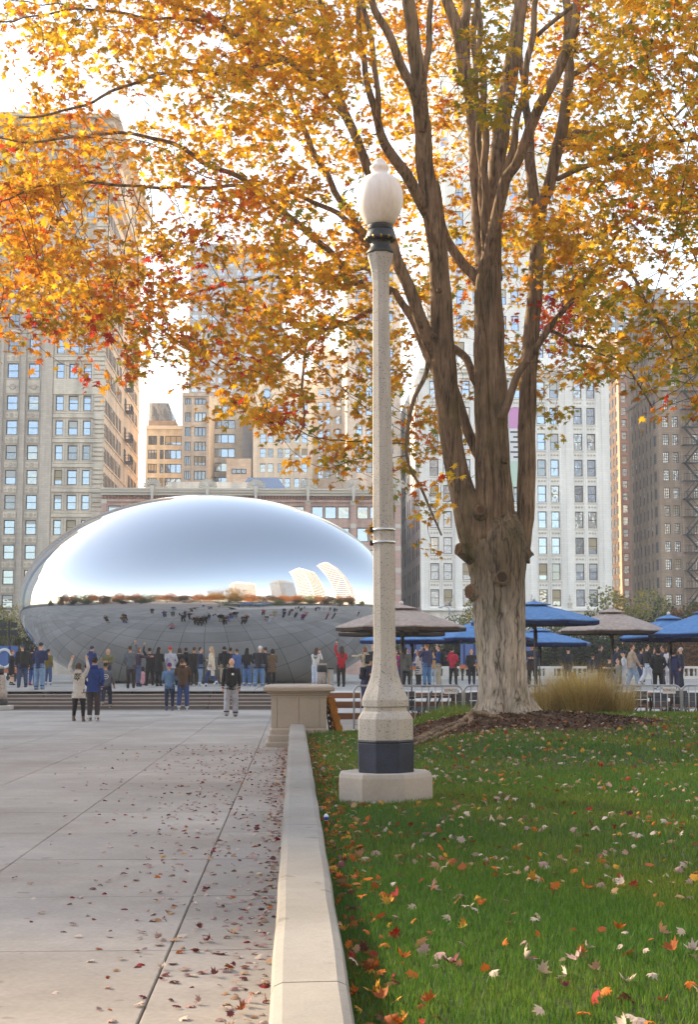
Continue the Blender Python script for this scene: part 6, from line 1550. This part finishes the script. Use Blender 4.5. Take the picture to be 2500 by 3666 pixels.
    for W, d, e in hands:
        side = d.cross(Vector((0, 1, 0.2))).normalized(); nrm = side.cross(d).normalized(); base = W + d*0.05*h
        for k in range(4):
            o_ = base + side*(k-1.5)*0.0105*h; L_ = (0.036, 0.042, 0.040, 0.031)[k]*h
            fx.tube([o_ - d*0.01*h, o_ + d*L_*0.5 + nrm*0.002*h, o_ + d*L_*0.9 + nrm*0.012*h], [0.0052*h, 0.005*h, 0.0035*h], 5, 0)
        o_ = W + d*0.022*h + side*(-e)*0.02*h
        fx.tube([o_, o_ + side*(-e)*0.014*h + d*0.018*h, o_ + side*(-e)*0.016*h + d*0.036*h], [0.006*h, 0.0055*h, 0.004*h], 5, 0)
    for e in (-1, 1): fx.sphere(hc+Vector((e*0.0185*h, 0.0505*h, 0.004*h)), 0.0055*h, 6, 4, 1)
    fx.box(hc.x-0.014*h, hc.x+0.014*h, hc.y+0.0515*h, hc.y+0.0575*h, hc.z-0.0335*h, hc.z-0.0305*h, 2)
    o = link('person', me, None, (X, Y, z), (0, 0, R(face_)))
    link('hands_and_face', fx.mesh('hands_and_face', [skin_mat(tuple(sk)), flat_c((0.02, 0.015, 0.012)), flat_c((0.28, 0.09, 0.08))]), o)['kind'] = 'stuff'
    if emblem:
        M = Matrix.Translation((0, -0.075*h*b+ly(0.7), up(0.70))) @ Matrix.Rotation(R(90), 4, 'X'); rgm = MB()
        rgm.tube([M @ Vector((0.055*h*math.cos(a), 0.05*h*math.sin(a), 0)) for a in np.linspace(0, 6.28, 20)], 0.006*h, 5); rgm.box(-0.03*h, 0.03*h, -0.083*h*b, -0.07*h*b, up(0.695), up(0.705)); link('jacket_emblem', rgm.mesh('jacket_emblem', [flat_c((0.7, 0.7, 0.7))]), o)
    tag(o, label, 'person', group)
    Mw = Matrix.Translation((X, Y, z)) @ Matrix.Rotation(R(face_), 4, 'Z')
    if pack:
        p = thing('backpack', pack[0], 'backpack'); c = pack[1]; s_ = pack[2] if len(pack) > 2 else 1.0; fm = fabric(c)
        y1 = -0.07*h*b + ly(0.7); w_ = 0.088*h*s_; zb, zt_ = up(0.70) - 0.15*h*s_, up(0.70) + 0.12*h*s_
        body = MB(); body.rings([[(x_*k, y_, z_) for x_, y_ in ((-w_, y1), (-w_*0.96, y1-0.05*h), (-w_*0.6, y1-0.085*h*s_), (w_*0.6, y1-0.085*h*s_), (w_*0.96, y1-0.05*h), (w_, y1))] for k, z_ in ((0.7, zb), (0.98, zb+0.03*h), (1.0, (zb+zt_)/2), (0.9, zt_-0.04*h), (0.55, zt_))]); body.build('body', fm, p)
        MB().cbox(-w_*0.62, w_*0.62, y1-0.105*h*s_, y1-0.075*h*s_, zb+0.02*h, zb+0.11*h, 0.012).build('pocket', fm, p)
        if len(pack) > 3: MB().cbox(w_*0.05, w_*0.42, y1-0.092*h*s_, y1-0.080*h*s_, zb+0.16*h*s_, zb+0.19*h*s_, 0.003).build('pale_patch', flat_c((0.8, 0.8, 0.78)), p)
        for e in (-1, 1): MB().tube([(e*w_*0.6, y1, zt_-0.02*h), (e*0.066*h, 0.0+ly(0.8), up(0.838)), (e*0.072*h, 0.078*h*b+ly(0.75), up(0.75)), (e*0.095*h*b, 0.02*h, up(0.62)), (e*w_*0.7, y1, zb+0.03*h)], 0.012*h, 5).build('strap', fm, p)
        p.matrix_basis = Mw
    if bag:
        p = thing('handbag', bag[0], 'bag'); fm = fabric(bag[1]); W, d, e = hands[1 if bag[2] > 0 else 0]
        bx_, by_, bz_ = W.x, W.y, W.z - 0.09*h; s_ = bag[3] if len(bag) > 3 else 1.0
        MB().rings([[(bx_-0.07*h*s_*k, by_-0.03*h, z_), (bx_+0.07*h*s_*k, by_-0.03*h, z_), (bx_+0.07*h*s_*k, by_+0.03*h, z_), (bx_-0.07*h*s_*k, by_+0.03*h, z_)] for k, z_ in ((0.8, bz_-0.17*h*s_), (1.0, bz_-0.14*h*s_), (0.95, bz_-0.03*h), (0.8, bz_))], True, 0, False).build('body', fm, p)
        MB().tube([(bx_-0.05*h*s_, by_, bz_-0.01*h), (bx_-0.03*h, by_, bz_+0.05*h), (bx_, by_, bz_+0.075*h), (bx_+0.03*h, by_, bz_+0.05*h), (bx_+0.05*h*s_, by_, bz_-0.01*h)], 0.006*h, 5).build('strap', fm, p)
        p.matrix_basis = Mw
    if phone:
        W, d, e = hands[0 if phone.startswith('L ') else 1]; p = thing('phone', 'dark ' + phone.removeprefix('L '), 'phone'); c = W + d*0.085*h
        MB().cbox(c.x-0.02*h, c.x+0.02*h, c.y-0.004*h, c.y+0.004*h, c.z-0.04*h, c.z+0.04*h, 0.003).build('body', flat_c((0.02, 0.02, 0.025)), p); MB().box(c.x-0.018*h, c.x+0.018*h, c.y-0.0055*h, c.y-0.0045*h, c.z-0.036*h, c.z+0.036*h).build('screen', flat_c((0.05, 0.06, 0.08)), p)
        p.matrix_basis = Mw
    return o
_sm = {}
def skin_mat(c):
    if c not in _sm:
        t_ = NT('skin'); t_.set(color=t_.ramp(t_.noise(t_.coord('Object'), 12, 3), [(0.3, tuple(x*0.9 for x in c)), (0.7, tuple(min(1, x*1.08) for x in c))]), rough=0.55, spec=0.35); _sm[c] = t_.m
    return _sm[c]
_fc = {}
def flat_c(c):
    if c not in _fc: _fc[c] = flat('plain', c, 0.5)
    return _fc[c]
navy, black, jeans, ljeans, grey, khaki, white, beige = (0.022, 0.035, 0.10), (0.014, 0.013, 0.015), (0.045, 0.085, 0.19), (0.17, 0.26, 0.38), (0.11, 0.115, 0.13), (0.36, 0.31, 0.23), (0.62, 0.61, 0.60), (0.50, 0.43, 0.34)
wsh, bsh, brs = (0.65, 0.64, 0.63), (0.02, 0.02, 0.022), (0.14, 0.09, 0.06)
# lower plaza, seen from behind (0 = facing away from the camera, positive turns to the left)
person('woman in a beige coat and black leggings raising both gloved hands', 283, 40.5, 1.63, -8, pose='wave', top=(0.50, 0.45, 0.39), bottom=black, shoes=brs, hair='brown', style='long', coat=0.40, legs='slim', hood=True)
person('man in a navy and blue hooded jacket with white sneakers', 336, 40.9, 1.79, -12, pose='pocket', top=(0.012, 0.045, 0.20), bottom=(0.055, 0.042, 0.05), shoes=wsh, hair='dark', coat=0.46, hood=True)
person('person with a white top half hidden behind the man in the blue hooded jacket', 312, 46.5, 1.60, 10, pose='stand', top=white, bottom=black, shoes=wsh, hair='dark', coat=0.44)
person('person in a grey jacket with a white round emblem climbing the steps', 381, 51.6, 1.62, -6, pose='stride', top=grey, bottom=(0.016, 0.022, 0.05), shoes=(0.4, 0.34, 0.28), hair='dark', emblem=True, z=0.02)
person('woman in a denim jacket and purple knit cap beside the man in brown', 608, 49.8, 1.64, 4, pose='hold', top=(0.10, 0.19, 0.31), bottom=(0.018, 0.028, 0.065), shoes=(0.1, 0.1, 0.16), hair='none', hat='beanie', accent=(0.13, 0.015, 0.15), legs='slim')
person('man in a brown quilted jacket photographing with both arms raised', 656, 49.6, 1.78, -2, pose='photo', top=(0.085, 0.045, 0.024), bottom=(0.025, 0.055, 0.16), shoes=(0.5, 0.48, 0.46), hair='brown', hood=True)
person('bald man in a dark jacket and grey sweatpants with a black backpack', 828, 44.1, 1.78, 3, pose='stand', top=(0.022, 0.024, 0.034), bottom=(0.40, 0.39, 0.41), shoes=(0.05, 0.02, 0.02), hair='none', legs='wide', pack=('black backpack with a white patch on the bald man', (0.012, 0.012, 0.014), 1.15, 1))
# upper plaza, left
person('woman in black with auburn hair taking a photo at the left edge', 40, 67, 1.62, -75, pose='photo', top=black, bottom=black, shoes=bsh, hair='auburn', style='bun', legs='skirt', coat=0.42, phone='phone held by the woman in black at the left edge')
person('man in a black puffer jacket behind the bollard with a dark backpack', 80, 60, 1.80, 30, pose='stand', top=(0.016, 0.018, 0.026), bottom=(0.04, 0.06, 0.13), shoes=bsh, hair='grey', hat='cap', accent=(0.06, 0.07, 0.09), coat=0.45, build=1.1, pack=('dark olive backpack on the man in the black puffer jacket', (0.02, 0.022, 0.016), 1.1))
person('person in a long black coat and jeans behind the man in navy', 114, 65.5, 1.74, -40, pose='hold', top=black, bottom=(0.03, 0.08, 0.24), shoes=(0.35, 0.1, 0.08), hair='dark', style='bob', coat=0.42)
person('man in a navy jacket and pale jeans looking down near the left edge', 140, 55.2, 1.79, -15, pose='hold', top=(0.018, 0.028, 0.085), bottom=ljeans, shoes=(0.05, 0.04, 0.06), hair='none', hat='beanie', accent=(0.035, 0.03, 0.04), legs='wide', build=1.08)
person('person in a mustard olive jacket and jeans beside the sculpture', 171, 66.5, 1.66, -30, pose='pocket', top=(0.17, 0.12, 0.018), bottom=jeans, shoes=wsh, hair='dark')
person('man in a navy hooded top and navy knit cap behind the raised gloves', 326, 62.5, 1.74, -35, pose='hold', top=(0.016, 0.032, 0.13), bottom=navy, shoes=bsh, hair='none', hat='beanie', accent=(0.015, 0.02, 0.07), hood=True)
person('older woman in an olive jacket with short blond hair facing the camera', 384, 62, 1.62, 172, pose='hold', top=(0.14, 0.125, 0.055), bottom=(0.07, 0.07, 0.09), shoes=bsh, hair='blond', style='bob', coat=0.43, bag=('navy handbag carried by the woman in the olive jacket', (0.02, 0.03, 0.05), -1))
person('man in a grey sweater and dark trousers holding one arm high', 468, 57.8, 1.70, -5, pose=('pocket', 'raise'), top=(0.10, 0.11, 0.125), bottom=(0.028, 0.018, 0.018), shoes=bsh, hair='brown')
person('person in a dark jacket standing close behind the man with the raised arm', 494, 62, 1.68, -60, pose='point', top=(0.05, 0.03, 0.05), bottom=(0.06, 0.09, 0.17), shoes=bsh, hair='auburn', style='bob')
person('person in a pink top sitting on the ground before the sculpture', 511, 66.5, 1.55, 0, pose='sit', sit_h=0.02, top=(0.62, 0.28, 0.30), bottom=(0.05, 0.06, 0.12), shoes=wsh, hair='dark', style='bob', z=UP)
person('person all in black with one arm raised before the sculpture', 536, 64.5, 1.70, 20, pose=('raise', 'stand'), top=black, bottom=black, shoes=bsh, hair='dark', coat=0.42)
person('woman in a long black coat with long dark hair before the sculpture', 568, 63.5, 1.72, -30, pose='hold', top=black, bottom=black, shoes=bsh, hair='dark', style='long', coat=0.36)
person('person in a pale grey patterned jacket and a red knit cap', 612, 64.5, 1.74, 10, pose='pocket', top=(0.42, 0.42, 0.46), bottom=ljeans, shoes=wsh, hair='none', hat='beanie', accent=(0.45, 0.02, 0.02), coat=0.45)
person('person in a black hooded coat left of the three dark figures', 640, 65.5, 1.70, 15, pose='pocket', top=black, bottom=black, shoes=bsh, hair='brown', style='bob', coat=0.34)
person('middle of the three dark figures in long coats before the sculpture', 668, 65.8, 1.72, 0, pose='pocket', top=(0.012, 0.012, 0.013), bottom=black, shoes=bsh, hair='dark', hood=True, coat=0.32)
person('right one of the three dark figures in long coats before the sculpture', 693, 65.2, 1.74, -10, pose='stand', top=(0.02, 0.014, 0.012), bottom=(0.03, 0.02, 0.018), shoes=brs, hair='brown', coat=0.36)
person('man in a navy jacket and pale jeans facing the blond woman', 716, 64.2, 1.72, -70, pose='hold', top=(0.02, 0.025, 0.05), bottom=ljeans, shoes=wsh, hair='dark', coat=0.45)
person('blond woman in a cream coat and jeans walking to the left', 757, 61.8, 1.73, 75, pose='stride', top=(0.60, 0.50, 0.38), bottom=(0.03, 0.055, 0.16), shoes=wsh, hair='blond', style='long', coat=0.42, bag=('cream bag at the side of the blond woman', (0.55, 0.5, 0.42), -1, 0.8))
person('tall person in black with beige trousers left of the bald man', 803, 64.5, 1.76, 10, pose='stand', top=black, bottom=(0.40, 0.31, 0.20), shoes=bsh, hair='dark', hood=True)
person('person in a black jacket behind the bald man', 826, 65.5, 1.72, -20, pose='hold', top=(0.018, 0.018, 0.024), bottom=black, shoes=bsh, hair='dark')
person('person in a bright denim jacket right of the bald man', 850, 64.8, 1.66, 30, pose='pocket', top=(0.06, 0.12, 0.30), bottom=(0.05, 0.12, 0.30), shoes=wsh, hair='brown')
person('woman in a black jacket and wide jeans with long dark hair', 884, 63.5, 1.68, -20, pose='hold', top=black, bottom=(0.07, 0.16, 0.34), shoes=wsh, hair='dark', style='long', legs='wide')
person('man in a black puffer jacket and white cap with jeans', 927, 62.6, 1.76, -10, pose='pocket', top=(0.022, 0.022, 0.028), bottom=(0.10, 0.20, 0.36), shoes=(0.5, 0.4, 0.36), hair='none', hat='cap', accent=(0.62, 0.61, 0.6), coat=0.45, build=1.15, legs='wide')
person('slim person all in black right of the man with the white cap', 949, 65.6, 1.74, 10, pose='hold', top=black, bottom=black, shoes=bsh, hair='dark')
person('woman in a brown speckled coat and black trousers', 973, 65.0, 1.66, 15, pose='hold', top=(0.13, 0.075, 0.04), bottom=black, shoes=bsh, hair='dark', style='bob', coat=0.36)
person('woman in white with long brown hair lifting both hands to her face', 1130, 65.8, 1.72, -30, pose='photo', top=(0.60, 0.57, 0.54), bottom=(0.58, 0.62, 0.72), shoes=(0.6, 0.5, 0.45), hair='brown', style='long', legs='wide')
person('woman in a red sweater and black trousers photographing with one arm up', 1222, 61.6, 1.74, 10, pose=('raise', 'photo'), top=(0.42, 0.008, 0.02), bottom=black, shoes=bsh, hair='brown', style='long', phone='L phone held up by the woman in the red sweater')
person('auburn woman in a tan coat with a black backpack left of the lamp post', 1308, 62.5, 1.72, 40, pose=('point', 'stand'), top=(0.42, 0.33, 0.22), bottom=(0.45, 0.37, 0.28), shoes=brs, hair='auburn', style='bob', coat=0.30, pack=('black backpack on the woman in the tan coat', (0.012, 0.012, 0.015), 0.85))
person('bearded man in a black shirt just left of the lamp post', 1338, 64, 1.84, 150, pose='stand', top=black, bottom=(0.10, 0.10, 0.13), shoes=bsh, hair='dark')
person('man in a navy tee and cap bending over beside the lamp post', 1306, 46.0, 1.62, -70, pose='hold', top=(0.02, 0.022, 0.055), bottom=(0.03, 0.035, 0.09), shoes=bsh, hair='none', hat='cap', accent=(0.02, 0.02, 0.03), lean=0.35, legs='tee', z=0.19, pack=('dark backpack on the bending man', (0.016, 0.018, 0.03), 0.9))
# upper plaza, right of the lamp post
person('woman in a magenta top just right of the lamp post', 1428, 66, 1.62, 60, pose='stand', top=(0.28, 0.01, 0.10), bottom=navy, shoes=bsh, hair='brown', style='bob')
person('person in a dark teal jacket behind the umbrella pole', 1441, 64.5, 1.66, 80, pose='hold', top=(0.03, 0.045, 0.06), bottom=(0.02, 0.03, 0.10), shoes=bsh, hair='dark')
person('woman in an olive grey coat with long dark hair by the umbrella pole', 1456, 63, 1.70, -50, pose='stand', top=(0.09, 0.085, 0.07), bottom=black, shoes=bsh, hair='dark', style='long', coat=0.40)
person('person in a pale coat and dark leggings beside the man in the navy sweater', 1500, 65, 1.58, 60, pose='hold', top=(0.50, 0.45, 0.41), bottom=black, shoes=bsh, hair='auburn', style='long', coat=0.32)
person('man in a navy sweater and jeans holding up a phone', 1530, 60.5, 1.84, 35, pose=('photo', 'stand'), top=(0.035, 0.04, 0.095), bottom=(0.05, 0.15, 0.30), shoes=(0.03, 0.04, 0.10), hair='auburn', phone='L phone held up by the man in the navy sweater', lean=-0.04)
person('person in a tan jacket and pale jeans behind the man in the navy sweater', 1550, 64.8, 1.64, 20, pose='hold', top=(0.42, 0.24, 0.10), bottom=(0.34, 0.42, 0.52), shoes=wsh, hair='brown')
person('man in a blue jacket and khaki trousers with a big black backpack', 1572, 61.5, 1.80, 80, pose='hold', top=(0.012, 0.05, 0.16), bottom=khaki, shoes=(0.3, 0.3, 0.36), hair='brown', legs='wide', pack=('big round black backpack on the man in khaki trousers', (0.012, 0.012, 0.016), 1.25, 1))
person('person in a red and white jacket and black trousers', 1623, 67.5, 1.74, -30, pose='hold', top=(0.45, 0.02, 0.05), bottom=black, shoes=bsh, hair='dark', hood=True)
person('woman in black facing the camera left of the trunk', 1690, 68, 1.68, 176, pose=('hips', 'stand'), top=black, bottom=(0.016, 0.016, 0.026), shoes=bsh, hair='dark', style='long')
person('person in a dark jacket standing under the large blue umbrella', 1908, 59.5, 1.84, 165, pose='hold', top=(0.02, 0.028, 0.055), bottom=black, shoes=bsh, hair='dark', coat=0.44, bag=('round brown bag of the person under the large blue umbrella', (0.03, 0.018, 0.014), 1, 1.0))
person('man in black with a black backpack by the balustrade', 2035, 71, 1.76, 5, pose='stand', top=(0.016, 0.018, 0.024), bottom=(0.02, 0.03, 0.06), shoes=bsh, hair='dark', hat='cap', accent=black, pack=('black backpack of the man by the balustrade', (0.014, 0.018, 0.024), 0.9))
person('seated person with dark auburn hair behind the golden grass', 2058, 37.4, 1.66, 10, pose='sit', top=(0.20, 0.05, 0.03), bottom=navy, shoes=bsh, hair='auburn', style='bob', z=0.05)
person('boy in a navy tee and khaki trousers at the left end of the crowd', 2124, 56.5, 1.38, -20, pose='stand', top=(0.02, 0.026, 0.05), bottom=(0.48, 0.42, 0.34), shoes=wsh, hair='dark', legs='wide')
person('tall person in a black hooded puffer jacket in the crowd', 2152, 60.5, 1.76, -80, pose='pocket', top=black, bottom=black, shoes=bsh, hair='dark', coat=0.42, hood=True, build=1.1)
person('person in a black cap crouching low in the crowd', 2182, 55.5, 1.62, -30, pose='sit', sit_h=0.40, top=black, bottom=(0.2, 0.24, 0.30), shoes=wsh, hair='none', hat='cap', accent=black, z=UP)
person('person in a navy hooded top behind the taupe umbrella pole', 2208, 64.5, 1.80, -85, pose='stand', top=(0.014, 0.02, 0.05), bottom=navy, shoes=bsh, hair='dark', hood=True)
person('woman in a grey olive jacket seated and pointing to the left', 2218, 54.5, 1.62, 85, pose=('stand', 'point'), top=(0.17, 0.165, 0.13), bottom=(0.05, 0.06, 0.12), shoes=bsh, hair='brown', style='long', z=0.2)
person('man in a pale grey tee and navy cap at the middle of the crowd', 2236, 57.0, 1.66, 80, pose='hold', top=(0.40, 0.42, 0.46), bottom=(0.45, 0.46, 0.48), shoes=wsh, hair='brown', hat='cap', accent=(0.016, 0.025, 0.07), z=0.45)
person('bearded man in a tan fleece jacket and pale jeans walking to the right', 2266, 60.5, 1.80, -85, pose='walk', top=(0.42, 0.30, 0.21), bottom=(0.26, 0.36, 0.48), shoes=(0.4, 0.35, 0.32), hair='brown', coat=0.44, legs='wide', build=1.08)
person('person in a dark blue top between the two walking men', 2297, 64.5, 1.72, -60, pose='stand', top=(0.04, 0.035, 0.07), bottom=(0.06, 0.08, 0.16), shoes=wsh, hair='dark')
person('man in a black jacket and white trousers striding to the right', 2318, 59.5, 1.80, -85, pose='stride', top=(0.014, 0.015, 0.02), bottom=(0.55, 0.58, 0.64), shoes=(0.1, 0.06, 0.05), hair='dark', legs='wide')
person('woman with long dark hair and a dark jacket behind the striding man', 2342, 62.5, 1.70, -80, pose='hold', top=(0.03, 0.035, 0.04), bottom=(0.03, 0.11, 0.28), shoes=bsh, hair='dark', style='long')
person('person in a black hooded coat standing nearest the barrier in the crowd', 2358, 54.0, 1.50, -10, pose='pocket', top=(0.012, 0.012, 0.014), bottom=black, shoes=wsh, hair='dark', hood=True, coat=0.42, build=1.2)
person('man in a navy jacket and sunglasses facing left in the crowd', 2377, 63.5, 1.78, 85, pose='hold', top=(0.025, 0.03, 0.055), bottom=(0.03, 0.04, 0.1), shoes=bsh, hair='dark')
person('woman in a white coat under the bright blue umbrella', 2401, 60.5, 1.70, 20, pose='stand', top=(0.62, 0.58, 0.60), bottom=(0.55, 0.50, 0.52), shoes=wsh, hair='brown', style='bob', coat=0.38)
person('woman with black hair and a white shoulder bag near the right edge', 2421, 62, 1.66, -60, pose='stand', top=black, bottom=black, shoes=bsh, hair='dark', style='long', bag=('white shoulder bag of the black haired woman', (0.65, 0.62, 0.60), 1, 1.1))
person('child in a navy hooded top near the right edge', 2416, 55.0, 1.46, -15, pose='pocket', top=(0.025, 0.03, 0.085), bottom=(0.03, 0.035, 0.09), shoes=wsh, hair='dark', hood=True)
person('grey haired man in a dark jacket at the right end of the crowd', 2442, 59.0, 1.66, 75, pose='stand', top=(0.016, 0.02, 0.035), bottom=(0.02, 0.025, 0.05), shoes=bsh, hair='grey')

# ------------------------------------------------------------------ the thin autumn haze over the street
t = NT('haze_air'); t.n.remove(t.b)
pv = t.new('ShaderNodeVolumePrincipled'); pv.inputs['Color'].default_value = (0.95, 0.96, 1.0, 1); pv.inputs['Density'].default_value = 0.0006; pv.inputs['Anisotropy'].default_value = 0.25
t.l(pv.outputs[0], t.out.inputs['Volume'])
hz = tag(MB().box(-620, 620, -620, 620, -1.9, 138).build('haze', t.m), kind='stuff')
SC.cycles.volume_bounces = 1
